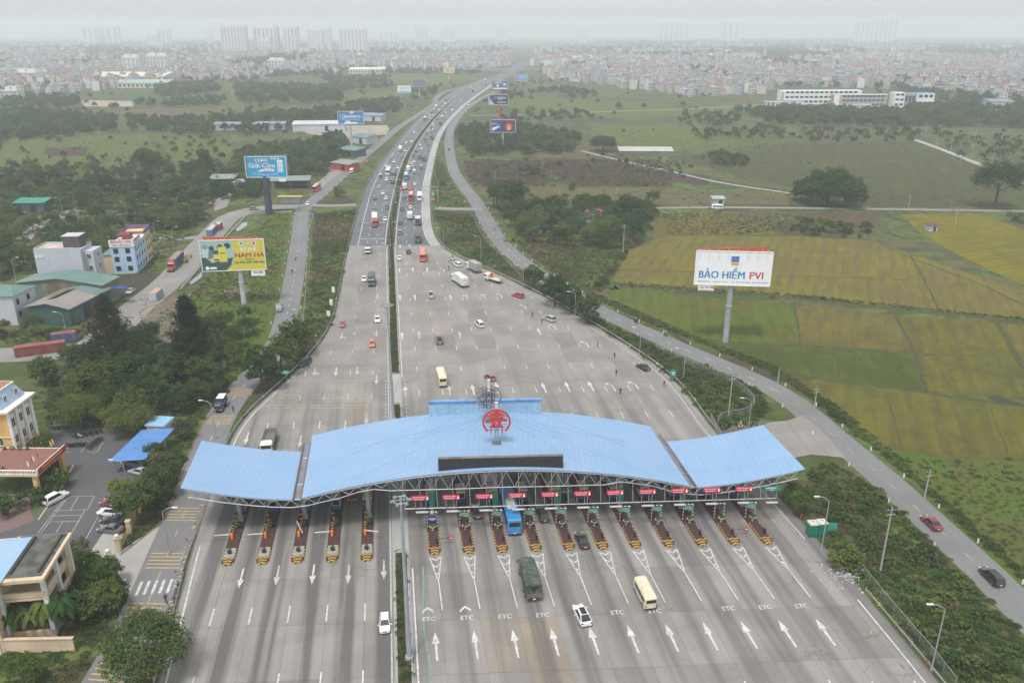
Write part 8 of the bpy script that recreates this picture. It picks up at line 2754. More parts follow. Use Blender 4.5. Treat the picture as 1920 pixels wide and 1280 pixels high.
hs_all.sort()
hits = []
for y, x, lab, grp in hs_all[:300]:
 i = r2_.randrange(8)
 st = {4: 'one',7: 'two',10: 'three',13: 'four'}[int(max(v.co.z for v in HV[i][0].vertices) - (2.6 if i % 2 == 0 else 0) + .01)]
 hits.append(dict(look=st + ' storey ' + ('hip roofed' if i % 2 else 'flat roofed') + ' house', place='the ' + ('right' if 'right' in grp else 'left') + ' town', x=x, y=y, i=i, grp=grp))
hl_ = own_labels(hits)
for n, it in enumerate(hits):
 wm_, rm_, win, _o = HV[it['i']]
 h_ = thing('house', hl_[n], 'house',(it['x'], it['y'],0), r2_.uniform(-.5,.5) + (math.pi / 2 if r2_.random() < .3 else 0), it['grp'])
 put('wall', wm_, h_); put('roof', rm_, h_)
 for m_ in win: put('window', m_, h_)
hp2 = [(x, y,1.0 + r2_.uniform(-.12,.25), r2_.randrange(8)) for y, x, _a, _b in hs_all[300:]] + [(x, y,1.2 + r2_.uniform(-.1,.5), r2_.randrange(8)) for y, x, _a, _b in hs_far]
print('houses', len(hs_all), len(hp2))
scatter('town_trees', 'tree clumps between the houses of the far towns', 'trees', ttrees,[o.copy() for o in LOW])
scatter('distant_houses', 'crowded far town of pale houses dissolving in the haze', 'houses', hp2,[h[3] for h in HV])
# ============================================================ ROADSIDE FURNITURE
def guardrail(fx, y0, y1, lab, side):
 ys = []
 y = y0
 while y < y1: ys.append(y); y += max(4, y * .016)
 root = thing('guardrail', lab, 'guardrail',(fx(y0), y0,0))
 m_ = MB(); ps = MB()
 ox, oy = fx(y0), y0
 prof = [(0,.42),(.05,.50),(-.03,.58),(.05,.66),(0,.74)]
 vs = []
 for y in ys:
  for dx, z in prof: vs.append((fx(y) - ox + dx * side, y - oy, z + .1))
 n = len(prof)
 m_.add(vs,[(i * n + j, i * n + j + 1,(i + 1) * n + j + 1,(i + 1) * n + j) for i in range(len(ys) - 1) for j in range(n - 1)])
 m_.build('rail', mat('rail_zinc',(.40,.41,.42),(.30,.30,.30),.4,.5,.5,.3), root)
 for y in ys:
  ps.box((fx(y) - ox - .12 * side, y - oy,.42),(.14,.14,.84))
 ps.build('posts', STEEL, root)['kind'] = 'stuff'
guardrail(lambda y: eL(y) - .5,74,112, 'low guardrail left of the lanes in front of the roof',1)
guardrail(lambda y: eL(y) - .6,150,900, 'long guardrail along the left edge of plaza and motorway',1)
guardrail(lambda y: eR(y) + .6,74,108, 'guardrail along the lower right edge of the plaza',-1)
guardrail(lambda y: eR(y) + .6,160,900, 'long guardrail along the right edge of plaza and motorway',-1)
# concrete kerb debris strip left of the lanes
m_ = MB()
rs = random.Random(5)
for i in range(120):
 y = rs.uniform(84,150); x = eL(y) - rs.uniform(.7,1.6); s = rs.uniform(.12,.4)
 m_.box((x, y, s * .4),(s * 1.4, s, s * .8), rs.uniform(0,3))
o = m_.build('roadside_rubble', CONC); tag(o, 'rubble and stones along the left guardrail', 'rubble', kind='stuff')

def wire_fence(px, lab, h=1.8, post=3.0, mesh_=True, col=None):
 path = gpath(px, post)
 p0 = path[0]
 root = thing('wire_fence', lab, 'fence',(p0.x, p0.y,0))
 r_, ps, wm = MB(), MB(), MB()
 for i, p in enumerate(path):
  ps.tube((p.x - p0.x, p.y - p0.y,0),(p.x - p0.x, p.y - p0.y, h),.05, n=4)
  if i < len(path) - 1:
   q = path[i + 1]
   r_.tube((p.x - p0.x, p.y - p0.y, h),(q.x - p0.x, q.y - p0.y, h),.05, n=4)
   if mesh_:
    for k in range(1,6):
     wm.tube((p.x - p0.x, p.y - p0.y, h * k / 6),(q.x - p0.x, q.y - p0.y, h * k / 6),.014, n=3, cap=False)
    for k in range(8):
     a = p.lerp(q, k / 8)
     wm.tube((a.x - p0.x, a.y - p0.y,0),(a.x - p0.x, a.y - p0.y, h),.012, n=3, cap=False)
 r_.build('top_rail', STEEL, root); ps.build('posts', STEEL, root)['kind'] = 'stuff'
 if mesh_: wm.build('wire_mesh', STEEL, root)['kind'] = 'stuff'
wire_fence([(1610,1070),(1650,1120),(1700,1180),(1745,1232),(1790,1290)], 'wire mesh fence beside the lower right verge')
wire_fence([(1345,800),(1352,786),(1390,780),(1408,770),(1412,754),(1370,718),(1300,690),(1230,655)], 'wire mesh fence enclosing the verge behind the roof')
wire_fence([(1332,786),(1342,806),(1352,822)], 'grey panel fence at the plaza corner behind the roof',1.6,1.2)
wire_fence([(878,396),(892,420),(905,448),(950,495),(985,533)], 'thin wire fence below the right side road',1.5,5, False)
wire_fence([(588,404),(578,450),(574,540),(568,625)], 'thin wire fence beside the left side road',1.5,5, False)
wire_fence([(812,300),(818,340),(840,372),(862,378)], 'thin wire fence on the far right verge',1.5,6, False)

# white marker posts along the side roads
mk = MB().box((0,0,.45),(.22,.18,.9)).mesh('shaft', WHITE); mk2 = MB().box((0,0,.93),(.24,.2,.06)).mesh('cap', CONC)
def markers(path, d, s0, s1, gap, word, grp):
 pos = []
 s_ = s0
 while s_ < min(s1, plen(path)):
  p, t_ = along(path, s_)
  q = p + Vector((-t_.y, t_.x)) * d
  pos.append((q, math.atan2(-t_.x, t_.y)))
  s_ += gap
 for i,(q, a) in enumerate(pos):
  r_ = thing('marker_post', 'white marker post, ' + ordinal(i) + ' along the ' + word, 'marker post',(q.x, q.y,0), a, grp)
  put('shaft', mk, r_); put('cap', mk2, r_)
markers(RP,-4.0,8,330,11, 'right edge of the right side road', 'marker posts right road outer')
markers(RP,4.0,30,330,14, 'left edge of the right side road', 'marker posts right road inner')
markers(LP,-3.9,150,420,13, 'right edge of the left side road', 'marker posts left road inner')
markers(LP,3.9,150,420,17, 'left edge of the left side road', 'marker posts left road outer')
# leaning flag like delineators along the guardrails
fl_g, fl_r, fl_y = [mat('delineator_' + n, c_, None,2,.6) for n, c_ in (('green',(.35,.62,.12)),('red',(.5,.05,.05)),('amber',(.6,.42,.05)))]
k = 0
for px, py, c_, w in [(1630,1195, fl_g, 'yellow green'),(1645,1142, fl_y, 'amber'),(1735,1250, fl_r, 'red'),(350,1020, fl_r, 'red'),(364,985, fl_y, 'amber'),(293,1180, fl_g, 'yellow green'),(330,1080, fl_r, 'pinkish red'),(470,745, fl_g, 'yellow green'),(495,722, fl_r, 'red'),(592,634, fl_g, 'yellow green'),(630,565, fl_y, 'amber'),(1302,755, fl_g, 'yellow green'),(1180,655, fl_y, 'amber'),(425,800, fl_y, 'amber'),(1075,592, fl_r, 'red'),(1500,975, fl_r, 'red')]:
 p = G(px, py)
 o = thing('delineator', w + ' delineator flag by the guardrail, ' + ordinal(k) + ' of the scattered ones', 'delineator',(p.x, p.y,0)); k += 1
 MB().tube((0,0,0),(.05,0,1.3),.03, n=4).build('stake', STEEL, o)
 MB().box((.1,0,1.0),(.28,.05,.6)).build('flag', c_, o)

# street lamps
LH = mat('lamp_head',(.60,.64,.62), None,2,.4)
def lamp(px, py, h, lab, ang=0.0, arm=1.8, head=LH):
 p = G(px, py)
 r_ = thing('street_lamp', lab, 'street lamp',(p.x, p.y,0), ang)
 m_ = MB().tube((0,0,0),(0,0, h - 1.0),.12,.08,8)
 prev = Vector((0,0, h - 1.0))
 for i in range(1,6):
  t_ = i / 5
  q = Vector((-arm * t_ ** 1.4,0, h - 1.0 + math.sin(t_ * math.pi / 2) * 1.0))
  m_.tube(prev, q,.07,.06,6); prev = q
 m_.build('pole', STEEL, r_)
 MB().box((-arm - .35,0, h + .02),(.9,.3,.14)).build('lamp_head', head, r_)
 MB().tube((0,0,0),(0,0,.5),.2, n=8).build('base', CONC, r_)
for px, py, h, lab, a in [(1540,1032,10.5, 'street lamp beside the green portable toilets',0),(1746,1256,11, 'street lamp in the lower right corner',0),(1404,796,6.5, 'street lamp behind the right roof wing',0),(1281,712,8.5, 'street lamp on the verge above the black parked sedan',0),(1199,668,8.5, 'street lamp between the side road trees and the verge',.2),(1078,600,9, 'street lamp beside the last guardrail tree',0),
       (981,546,9, 'street lamp in front of the first guardrail tree',0),(902,486,9, 'street lamp below the bend of the right side road',0),(832,469,9, 'street lamp where plaza and motorway meet',0),(318,1038,9, 'lamp post beside the striped left side road', math.pi),(405,822,9, 'street lamp behind the left roof wing',0),(240,918,6.5, 'curved lamp post in the office yard',0),(570,630,8, 'pale lamp post beside the left side road',0),
       (31,530,9, 'street lamp left of the green warehouse', math.pi),(122,615,5, 'small lamp in front of the dark green warehouse',0),(326,462,8, 'street lamp at the service road bend', math.pi),(292,450,8, 'street lamp on the plot behind the shop house', math.pi),(240,410,8, 'street lamp in the wide left grove',0),(180,440,8, 'street lamp on the lane behind the grey block',0),(62,432,8, 'street lamp on the curved left lane',0),(118,402,8, 'street lamp among the left grove trees',0),(358,415,8, 'street lamp near the service road junction',0)]:
 lamp(px, py, h, lab, a)
# lamps in the median
for i,(px, py) in enumerate(((731,505),(733,460),(738,420),(745,372),(757,318))):
 p = G(px, py); p.x = mM(p.y)
 r_ = thing('street_lamp', 'double armed median lamp, ' + ORD[i] + ' one beyond the floodlight masts', 'street lamp',(p.x, p.y,0),0)
 MB().tube((0,0,0),(0,0,9),.11,.07,6).tube((0,0,8.8),(-2,0,9.7),.06, n=5).tube((0,0,8.8),(2,0,9.7),.06, n=5).build('pole', STEEL, r_)
 for s in (-1,1): MB().box((s * 2.3,0,9.75),(.9,.3,.13)).build('lamp_head', LH, r_)
# high floodlight masts in the median
for px, py, top, lab in ((768,1238,933, 'tall floodlight mast on the median in front of the roof'),(738,789,569, 'tall floodlight mast on the median behind the roof')):
 p = G(px, py)
 h = ZT(p.y, top)
 r_ = thing('floodlight_mast', lab, 'floodlight mast',(p.x, p.y,0),.3)
 MB().tube((0,0,0),(0,0, h),.38,.16,12).build('pole', mat('mast_paint',(.30,.33,.35),(.24,.26,.28),.5,.5), r_)
 MB().tube((0,0,0),(0,0,.9),.6, n=10).build('base', CONC, r_)
 m_ = MB()
 for i in range(16):
  a0, a1 = 2 * math.pi * i / 16,2 * math.pi * (i + 1) / 16
  m_.tube((math.cos(a0) * .95, math.sin(a0) * .95, h - .3),(math.cos(a1) * .95, math.sin(a1) * .95, h - .3),.06, n=4)
 for i in range(4):
  a = math.pi / 2 * i
  m_.tube((0,0, h - .3),(math.cos(a) * .95, math.sin(a) * .95, h - .3),.05, n=4)
 m_.build('lamp_ring', STEEL, r_)
 for i in range(6):
  a = 2 * math.pi * i / 6
  MB().box((0,0,0),(.5,.4,.22)).build('floodlight', mat('flood_case',(.10,.115,.12),(.30,.33,.34),2,.4), r_,(math.cos(a) * 1.15, math.sin(a) * 1.15, h - .4), a)
# utility poles
for px, py, top, lab in [(1650,1072,950, 'concrete utility pole in the lower right verge'),(1366,778,700, 'concrete utility pole on the verge behind the roof'),(1168,478,420, 'pale utility pole on the bank by the grove'),(1458,720,690, 'short stake at the field edge'),(1526,770,725, 'leaning field pole beside the side road'),(1733,935,880, 'wooden field pole right of the side road'),(1703,390,365, 'thin pole on the farm road'),(1545,385,355, 'thin white pole under the round tree'),(1790,425,395, 'thin pole in the ripe field'),
       (1735,258,223, 'pale pole at the start of the straight track'),(1755,275,232, 'second pale pole along the straight track'),(1782,285,243, 'third pale pole along the straight track'),(1820,300,220, 'tall pale pole beside the straight track'),(1858,315,275, 'last pale pole along the straight track'),(1156,392,350, 'cross armed power pole behind the grove'),(928,358,320, 'thin pole by the ploughed patch'),(555,430,402, 'grey stake beside the left side road'),(500,552,525, 'grey stake under the yellow billboard')]:
 p = G(px, py); h = max(2.0, ZT(p.y, top))
 r_ = thing('utility_pole', lab, 'utility pole',(p.x, p.y,0),.2)
 MB().tube((0,0,0),(0,0, h),.17,.11,7).build('pole', mat('pole_concrete',(.36,.35,.33),(.27,.26,.25),.8,.9), r_)
 if h > 6:
  MB().box((0,0, h - .5),(2.0,.12,.12)).box((0,0, h - 1.4),(1.6,.12,.12)).build('crossarm', STEEL, r_)
  for s in (-.9,-.3,.5,.9): MB().tube((s,0, h - .45),(s,0, h - .1),.08, n=6).build('insulator', BLACK, r_)
# overhead gantry across the right carriageway
ga = G(741,382); gb2 = G(820,386)
zb = ZT((ga.y + gb2.y) / 2,358); zt_ = ZT((ga.y + gb2.y) / 2,352)
r_ = thing('sign_gantry', 'grey overhead gantry with two red signs across the right carriageway', 'gantry',(ga.x, ga.y,0))
wg = gb2.x - ga.x
m_ = MB().tube((0,0,0),(0,0, zt_),.22, n=8)
m_.build('post', STEEL, r_); MB().tube((wg,0,0),(wg,0, zt_),.22, n=8).build('post', STEEL, r_)
m_ = MB().tube((0,0, zt_),(wg,0, zt_),.13, n=5).tube((0,0, zb - .5),(wg,0, zb - .5),.13, n=5)
for i in range(14): m_.tube((wg * i / 14,0, zt_ if i % 2 else zb - .5),(wg * (i + 1) / 14,0, zb - .5 if i % 2 else zt_),.07, n=4)
m_.build('beam', STEEL, r_)
for px in (752,769):
 x = XT(px, ga.y, zb) - ga.x
 b_ = MB().box((x,-.3,(zb + zt_) / 2),(1.7,.15,2.0)).build('red_sign', REDP, r_); lettering(b_, '80', x,(zb + zt_) / 2,1.0, WHITE,-.4)
x = XT(812, ga.y,4) - ga.x
p = Vector((ga.x + x, ga.y - 1,0))
s_ = thing('road_sign', 'green road sign on a post below the gantry', 'sign',(p.x, p.y,0)); MB().tube((0,0,0),(0,0,6),.1, n=6).build('post', STEEL, s_); MB().box((0,-.12,5.2),(1.9,.1,2.4)).build('sign_plate', GREENP, s_); MB().box((0,-.18,5.4),(1.2,.02,.3)).box((0,-.18,4.8),(.8,.02,.3)).build('lettering', WHITE, s_)
MB().box((0,-.12,2.6),(1.5,.1,1.0)).build('orange_plate', ORANGE, s_); MB().box((0,-.12,1.6),(1.5,.1,.8)).build('blue_plate', mat('blue_sign_sheet',(.02,.12,.42)), s_)
def sign(px, py, h, w, hh, m_, lab, extra=None):
 p = G(px, py)
 s_ = thing('road_sign', lab, 'sign',(p.x, p.y,0)); MB().tube((0,0,0),(0,0, h),.07, n=6).build('post', STEEL, s_)
 MB().box((0,-.1, h - hh / 2),(w,.07, hh)).build('sign_plate', m_, s_)
 MB().box((0,-.15, h - hh * .4),(w * .6,.02, hh * .12)).box((0,-.15, h - hh * .65),(w * .4,.02, hh * .12)).build('lettering', WHITE, s_)
sign(1261,716,3.4,1.5,2.0, GREENP, 'small green sign beside the right guardrail')
sign(587,416,4.4,2.0,1.5, mat('blue_sign_sheet',(.02,.12,.42)), 'blue direction sign at the left side road junction')
sign(626,556,3.4,1.0,1.9, WHITE, 'white board at the left guardrail, upper one'); sign(622,580,3.4,1.0,1.9, WHITE, 'white board at the left guardrail, middle one'); sign(617,600,3.0,1.0,1.6, WHITE, 'white board at the left guardrail, lower one')
sign(871,388,3.6,1.0,1.0, REDP, 'red and white sign at the right junction')
# portable toilets
for i,(px, py) in enumerate(((1521,1003),(1538,1001))):
 p = G(px, py)
 r_ = thing('portable_toilet',('left' if i == 0 else 'right') + ' green portable toilet with pale roof beside the plaza', 'portable toilet',(p.x, p.y,0),.1)
 MB().box((0,0,1.25),(1.5,1.5,2.5)).build('cabin', mat('toilet_green',(.01,.20,.13),(.012,.16,.11),1,.45), r_)
 MB().box((0,0,2.6),(1.6,1.6,.22),0,.9).build('roof', mat('toilet_roof',(.55,.54,.47), None,1,.6), r_)
 MB().box((0,-.77,1.15),(1.0,.05,2.0)).build('door', mat('toilet_door',(.012,.17,.115), None,1,.5), r_); MB().box((.35,-.82,1.2),(.06,.06,.3)).build('door_handle', STEEL, r_)
 MB().box((0,.2,2.75),(.5,.4,.12)).build('vent', mat('toilet_vent',(.4,.4,.37), None,1,.6), r_)
p = G(1556,1000)
o = MB().add([(-1,0,0),(1.2,.2,0),(1.3,.4,1.9),(-.7,.3,2.2)],[(0,1,2,3),(3,2,1,0)]).build('tarpaulin_sheet', mat('green_tarp',(.05,.26,.20), None,1,.6), None,(p.x, p.y,0)); tag(o, 'crumpled green tarpaulin sheet behind the portable toilets', 'tarpaulin')
# litter heap
m_ = MB(); rs = random.Random(9)
c0 = G(1590,1080)
for i in range(160):
 s = rs.uniform(.08,.35); m_.box((c0.x + rs.gauss(0,2.2), c0.y + rs.gauss(0,1.6), s * .3),(s, s * .8, s * .5), rs.uniform(0,3))
o = m_.build('litter_heap', mat('litter',(.55,.55,.55),(.2,.22,.25),3,.8, world=True)); tag(o, 'heap of pale litter beside the lower right guardrail', 'litter', kind='stuff')
m_ = MB()
for i in range(220):
 q = G(rs.uniform(262,330), rs.uniform(560,612)); s = rs.uniform(.15,.6)
 m_.box((q.x, q.y, s * .3),(s, s * .8, s * .6), rs.uniform(0,3))
o = m_.build('rubble_heap', mat('rubble',(.30,.24,.20),(.18,.15,.13),2,.9, world=True)); tag(o, 'broken brick rubble beside the pale blue container', 'rubble', kind='stuff')
p = G(310,690)
wp_ = thing('orange_drums', 'pile of orange drums in the bare clearing', 'drums',(p.x, p.y,0))
for i in range(9):
 MB().tube((i % 3 * .9, i // 3 * .8,0),(i % 3 * .9 + .2, i // 3 * .8 + .3,.8),.4, n=9).build('drum', mat('drum_orange',(.55,.25,.05),(.45,.2,.05),2,.6), wp_)
p = G(395,700); shed(393,700,7,5,2.2,.4, mat('thatch',(.12,.11,.09),(.08,.075,.065),.8,.95), CONC, 'old dark roofed hut hidden by the left side road')
# kerbs beside the office side of the road
m_ = MB()
kp = gpath([(246,1128),(262,1085)],2)
def kerb(px, lab, h=.16, w=.22, c_=None):
 path = gpath(px,3); m_ = MB(); A_, B2 = offset(path, w / 2), offset(path,-w / 2)
 n = len(path); vs = []
 for i in range(n): vs += [(A_[i].x, A_[i].y,0),(A_[i].x, A_[i].y, h),(B2[i].x, B2[i].y, h),(B2[i].x, B2[i].y,0)]
 m_.add(vs,[(4 * i + j,4 * i + j + 1,4 * i + 5 + j,4 * i + 4 + j) for i in range(n - 1) for j in range(3)])
 struct(m_.build('kerb', c_ or mat('red_kerb',(.26,.13,.10),(.18,.10,.08),1,.9)), lab)
kerb([(205,1245),(238,1160),(246,1128),(232,1100)], 'reddish kerb beside the thicket'); kerb([(226,1040),(290,990),(312,965),(345,880),(375,805),(402,770)], 'reddish kerb along the office side of the road'); kerb([(110,925),(138,872)], 'cream kerb of the porch bed', c_=CREAMW); kerb([(72,975),(102,932)], 'cream kerb of the entrance drive', c_=CREAMW)

# ============================================================ PEOPLE AND MOTORBIKES
def skin_body(joints, edges, name):
 me = bpy.data.meshes.new(name)
 me.from_pydata([j[:3] for j in joints], edges,[])
 ob = bpy.data.objects.new(name, me)
 COL.objects.link(ob)
 md = ob.modifiers.new('skin', 'SKIN')
 for i, j in enumerate(joints):
  me.skin_vertices[0].data[i].radius = (j[3], j[4] if len(j) > 4 else j[3])
 me.skin_vertices[0].data[0].use_root = True
 sb = ob.modifiers.new('sub', 'SUBSURF'); sb.levels = 1; sb.render_levels = 1
 bpy.context.view_layer.update()
 dg = bpy.context.evaluated_depsgraph_get()
 out = bpy.data.meshes.new_from_object(ob.evaluated_get(dg))
 bpy.data.objects.remove(ob)
 return out
CLOTH = tinted('clothing',.85,.15,0,.08,3)
SKINM = mat('skin',(.36,.22,.15), None,3,.6); HAIR = mat('black_hair',(.012,.011,.010), None,3,.7)
def body(walk):
 s = .26 * walk
 J = [(0,0,.95,.15,.11),(0,0,1.15,.15,.10),(0,0,1.38,.17,.10),(0,.01,1.50,.06),(0,.02,1.62,.085,.10),(0,.02,1.70,.07),
   (-.10,0,.90,.09),(-.11, s,.50,.065),(-.11, s * .6 - .06,.10,.045),(-.11, s * .6 + .08,.04,.045),(.10,0,.90,.09),(.11,-s * .6,.50,.065),(.11,-s * 1.5,.10,.045),(.11,-s * 1.5 + .14,.04,.045),
   (-.22,0,1.40,.06),(-.28,-.04 - s * .3,1.14,.048),(-.27,.10 - s * .2,.92,.038),(.22,0,1.40,.06),(.28,-.02 + s * .3,1.14,.048),(.26,.14,.95,.038)]
 E = [(0,1),(1,2),(2,3),(3,4),(4,5),(0,6),(6,7),(7,8),(8,9),(0,10),(10,11),(11,12),(12,13),(2,14),(14,15),(15,16),(2,17),(17,18),(18,19)]
 return skin_body(J, E, 'body')
def rider_body():
 J = [(0,-.2,.88,.15,.12),(0,-.16,1.10,.15,.10),(0,-.08,1.32,.17,.10),(0,-.04,1.44,.06),(0,-.02,1.56,.09,.10),(0,-.02,1.64,.08),
   (-.12,-.12,.86,.09),(-.20,.26,.80,.07),(-.18,.18,.38,.05),(-.18,.32,.34,.045),(.12,-.12,.86,.09),(.20,.26,.80,.07),(.18,.18,.38,.05),(.18,.32,.34,.045),
   (-.22,-.06,1.32,.06),(-.30,.16,1.14,.048),(-.27,.42,1.08,.038),(.22,-.06,1.32,.06),(.30,.16,1.14,.048),(.27,.42,1.08,.038)]
 E = [(0,1),(1,2),(2,3),(3,4),(4,5),(0,6),(6,7),(7,8),(8,9),(0,10),(10,11),(11,12),(12,13),(2,14),(14,15),(15,16),(2,17),(17,18),(18,19)]
 return skin_body(J, E, 'body')
def paint_body(me, split):
 """clothes, skin and hair by height on the one continuous body"""
 me.materials.clear()
 for m_ in (CLOTH, mat('dark_trousers',(.022,.023,.03), None,3,.9), SKINM, HAIR): me.materials.append(m_)
 for p in me.polygons:
  z = p.center.z; x = abs(p.center.x)
  if z > split + .62: p.material_index = 3 if (p.center.y < .03 or z > split + .73) else 2
  elif z > split + .52 and x < .09: p.material_index = 2
  elif z < split: p.material_index = 1 if x < .23 or z < split - .12 else 2
  else: p.material_index = 0
 return me
BODY = [paint_body(body(0.15),.95), paint_body(body(1.0),.95)]
RIDER = paint_body(rider_body(),.93)
HEL = bmesh.new(); bmesh.ops.create_uvsphere(HEL, u_segments=10, v_segments=7, radius=.15)
HELM = bpy.data.meshes.new('helmet'); HEL.to_mesh(HELM); HEL.free(); HELM.materials.append(PAINT)
def person(px, py, rz, col, lab, walk=0, z=.08):
 p = G(px, py)
 r_ = thing('person', lab, 'person',(p.x, p.y, z), rz)
 put('body', BODY[walk], r_, color=col)
 return r_
person(998,596,.5,(.02,.02,.025), 'person in black standing left of the open door silver car')
person(1121,651,.9,(.03,.03,.035), 'person in dark clothes walking highest on the right plaza',1)
person(1152,672,-.4,(.05,.06,.07), 'person in grey walking below the first walker on the plaza',1)
person(1155,705,2.2,(.015,.015,.018), 'person in black standing in the centre of the right plaza',0)
person(1163,739,2.8,(.02,.022,.03), 'person in dark jacket lowest on the right plaza',1)
person(1245,725,.6,(.025,.025,.03), 'person in dark clothes near the right guardrail',1)
person(532,712,1.2,(.03,.035,.06), 'left of two people in dark clothes at the left guardrail')
person(542,709,-1.0,(.02,.02,.03), 'right of two people in dark clothes at the left guardrail')
person(579,690,.4,(.10,.02,.025), 'person in dark red beside the black car with open doors')
person(842,507,1.0,(.02,.02,.02), 'person in black beside the parked white car')
person(849,485,1.0,(.02,.02,.02), 'person in black behind the guardrail by the silver car')
person(1016,608,.2,(.05,.05,.055), 'person bending at the left door of the silver car')
person(1232,690,0,(.6,.6,.6), 'person in white beside the black parked sedan')
person(1418,803,0,(.03,.08,.20), 'person in blue standing by the scooter parking')
person(438,773,.2,(.06,.05,.16), 'person in purple walking on the left side road edge',1,.05)
person(312,1130,.4,(.02,.02,.025), 'person in black walking beside the left guardrail',1,.03)
# motorbike
mtw = MB()
for i in range(12):
 a0, a1 = 2 * math.pi * i / 12,2 * math.pi * (i + 1) / 12
 mtw.tube((0, math.cos(a0) * .25, math.sin(a0) * .25),(0, math.cos(a1) * .25, math.sin(a1) * .25),.055, n=5)
BWH = mtw.mesh('wheel', TYRE)
bb = MB().loft([[(-.10,-.75,.68),(.10,-.75,.68),(.09,-.75,.82),(-.09,-.75,.82)],[(-.14,-.3,.42),(.14,-.3,.42),(.13,-.3,.78),(-.13,-.3,.78)],[(-.12,.15,.40),(.12,.15,.40),(.09,.15,.58),(-.09,.15,.58)],[(-.16,.45,.45),(.16,.45,.45),(.12,.5,.95),(-.12,.5,.95)],[(-.06,.6,.6),(.06,.6,.6),(.06,.6,.9),(-.06,.6,.9)]])
BBODY = bb.mesh('body', PAINT); BSEAT = MB().box((0,-.38,.84),(.26,.72,.1)).mesh('seat', BLACK); BHAN = MB().tube((-.32,.4,1.06),(.32,.4,1.06),.025, n=5).tube((0,.6,.3),(0,.42,1.05),.035, n=5).box((0,.56,.92),(.14,.1,.12)).mesh('handlebar', STEEL)
def motorbike(p, rz, col, lab, rider=None, hel=(.6,.6,.6), z=.05):
 r_ = thing('motorbike', lab, 'motorbike',(p.x, p.y, z), rz)
 put('body', BBODY, r_, color=col); put('seat', BSEAT, r_); put('handlebar', BHAN, r_)
 for y in (-.6,.62): put('wheel', BWH, r_,(0, y,.31))
 if rider:
  q = thing('person', rider[1], 'person',(p.x, p.y, z), rz)
  put('body', RIDER, q, color=rider[0]); h = put('helmet', HELM, q,(0,-.02,1.64), color=hel)
for px, py, path, flip, col, rc, lab, rl in [(1006,506, RP,1,(.6,.6,.6),(.02,.03,.05), 'white scooter on the bend of the right side road', 'rider in navy on the white scooter at the right bend'),(1192,606, RP,0, DRK,(.03,.03,.03), 'dark motorbike on the right side road past the tree row', 'rider in black past the tree row'),(1248,631, RP,1, DRK,(.35,.25,.06), 'motorbike on the right side road with rider in yellow', 'rider in yellow on the right side road'),
          (535,492, LP,1, DRK,(.04,.04,.05), 'left of the two motorbikes side by side on the left side road', 'rider in grey on the left of two motorbikes'),(555,489, LP,0, DRK,(.02,.02,.02), 'right of the two motorbikes side by side on the left side road', 'rider in black on the right of two motorbikes'),(548,512, LP,0, BLK,(.03,.02,.03), 'nearest of three motorbikes on the left side road', 'rider on the nearest of three left motorbikes'),(926,432, RP,1, SIL,(.3,.3,.3), 'pale scooter below the right junction', 'rider in pale grey below the right junction'),
          (238,1103, LP,0,(.5,.5,.5),(.03,.035,.05), 'white motorbike by the gate thicket', 'rider in dark jacket by the gate thicket')]:
 p = G(px, py); motorbike(p, hd(path, p) + flip * math.pi, col, lab,(rc, rl))
p = G(1388,803); motorbike(p,1.9,(.6,.6,.6), 'white scooter behind the right roof wing',((.6,.36,.03), 'rider in yellow jacket behind the right roof wing'))
rs = random.Random(21)
cols = [(.02,.02,.02),(.05,.08,.12),(.5,.5,.5),(.12,.02,.02),(.03,.05,.05)]
for row,(n, px0, py0, px1, py1, nm) in enumerate(((7,128,838,162,836, 'left bay row in the office yard'),(6,166,842,188,826, 'right bay row in the office yard'),(6,142,822,188,812, 'shaded row under the feathery tree'),(4,98,806,125,804, 'row beside the yellow office corner'))):
 for i in range(n):
  p = G(lerp(px0, px1, i / (n - 1)), lerp(py0, py1, i / (n - 1)))
  motorbike(p,1.2 + rs.uniform(-.2,.2), rs.choice(cols), 'parked motorbike, ' + ORD[i] + ' from the left in the ' + nm, z=.03)
for i,(px, py) in enumerate(((1358,806),(1364,803),(1410,798),(1372,816))):
 motorbike(G(px, py),2.0 + i * .2, rs.choice(cols), 'parked motorbike, ' + ORD[i] + ' from the left behind the right roof wing', z=.05)
for i,(px, py) in enumerate(((146,610),(156,614),(533,716))):
 motorbike(G(px, py),.8, BLK,['dark motorbike parked at the warehouse door', 'second dark motorbike at the warehouse door', 'dark motorbike under the parasol at the left guardrail'][i], z=.03)
# parasol of the roadside vendor
p = G(536,712)
r_ = thing('parasol', 'small green parasol over the motorbike at the left guardrail', 'parasol',(p.x, p.y,.05))
m_ = MB(); n = 10
m_.add([(1.1 * math.cos(2 * math.pi * i / n),1.1 * math.sin(2 * math.pi * i / n),2.0) for i in range(n)] + [(0,0,2.5)],[(i,(i + 1) % n, n) for i in range(n)])
m_.build('canopy', mat('parasol_green',(.12,.34,.28), None,1,.7), r_); MB().tube((0,0,0),(0,0,2.45),.03, n=5).build('pole', STEEL, r_)
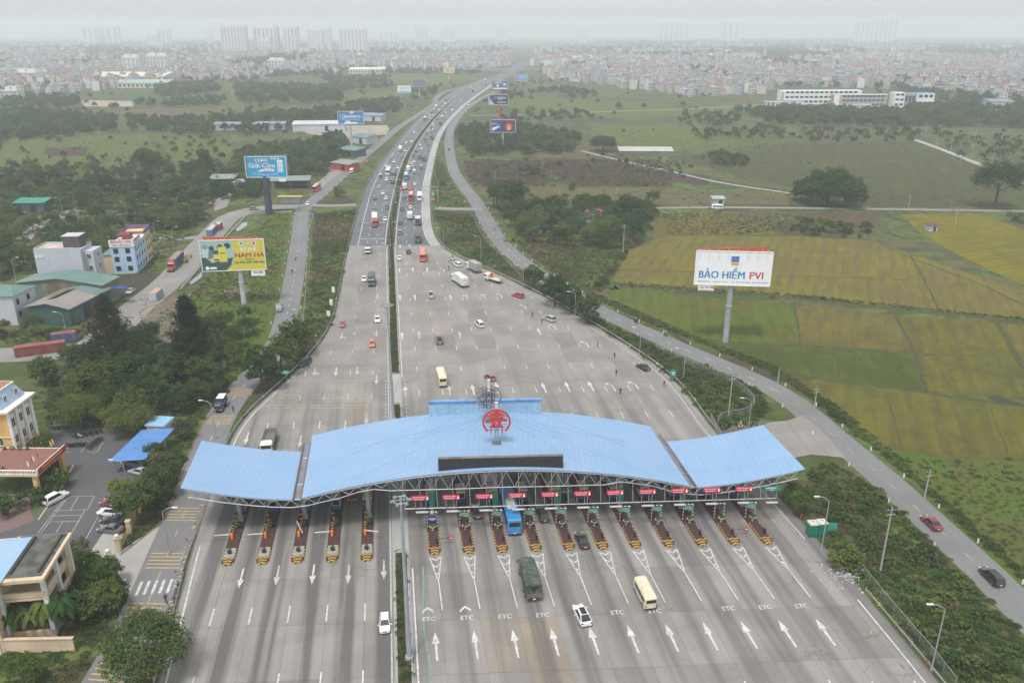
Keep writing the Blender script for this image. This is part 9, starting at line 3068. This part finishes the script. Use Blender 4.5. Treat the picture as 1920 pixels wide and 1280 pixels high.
# thin smoke over the grove
sm = bpy.data.materials.new('smoke_air'); sm.use_nodes = True; sm.node_tree.nodes.clear()
so = sm.node_tree.nodes.new('ShaderNodeOutputMaterial'); sv = sm.node_tree.nodes.new('ShaderNodeVolumePrincipled')
sv.inputs['Color'].default_value = (.85,.92,1,1)
sn = sm.node_tree.nodes; tc = sn.new('ShaderNodeTexCoord'); ln_ = sn.new('ShaderNodeVectorMath'); ln_.operation = 'LENGTH'
sl = sm.node_tree.links.new; sl(tc.outputs['Object'], ln_.inputs[0])
mr = sn.new('ShaderNodeMapRange'); mr.interpolation_type = 'SMOOTHSTEP'; sl(ln_.outputs['Value'], mr.inputs[0]); mr.inputs[1].default_value = .95; mr.inputs[2].default_value = .1; mr.inputs[3].default_value = 0; mr.inputs[4].default_value = 1
tn = sn.new('ShaderNodeTexNoise'); sl(tc.outputs['Object'], tn.inputs['Vector']); tn.inputs['Scale'].default_value = 2.2; tn.inputs['Detail'].default_value = 3
m2_ = sn.new('ShaderNodeMapRange'); sl(tn.outputs['Fac'], m2_.inputs[0]); m2_.inputs[1].default_value = .42; m2_.inputs[2].default_value = .7
mu = sn.new('ShaderNodeMath'); mu.operation = 'MULTIPLY'; sl(mr.outputs[0], mu.inputs[0]); sl(m2_.outputs[0], mu.inputs[1])
mv = sn.new('ShaderNodeMath'); mv.operation = 'MULTIPLY'; sl(mu.outputs[0], mv.inputs[0]); mv.inputs[1].default_value = .045
sl(mv.outputs[0], sv.inputs['Density'])
sl(sv.outputs[0], so.inputs['Volume'])
c0 = G(1105,432)
b2 = bmesh.new(); bmesh.ops.create_icosphere(b2, subdivisions=3, radius=1)
for v in b2.verts:
 n_ = 1 + .35 * mnoise.noise(v.co * 1.6); v.co *= n_
me = bpy.data.meshes.new('smoke'); b2.to_mesh(me); b2.free(); me.materials.append(sm)
o = put('smoke', me, None,(c0.x, c0.y,7)); o.scale = (13,6,3.2); o.rotation_euler = (0,-.25,0)
tag(o, 'thin blue smoke drifting over the right grove', 'smoke', kind='stuff')
# ============================================================ HAZE
HAZE_D = 0.00026
t_ = bpy.data.materials.new('haze_air')
t_.use_nodes = True
t_.node_tree.nodes.clear()
ho = t_.node_tree.nodes.new('ShaderNodeOutputMaterial')
hv = t_.node_tree.nodes.new('ShaderNodeVolumePrincipled')
hv.inputs['Color'].default_value = (0.89,0.95,1.0,1)
hv.inputs['Density'].default_value = HAZE_D
hv.inputs['Anisotropy'].default_value = 0.1
t_.node_tree.links.new(hv.outputs[0], ho.inputs['Volume'])
hz = MB().box((0,3500,82),(18600,11400,167)).build('haze', t_)
tag(hz, 'pale grey blue haze thickening towards the horizon', 'haze', kind='stuff')
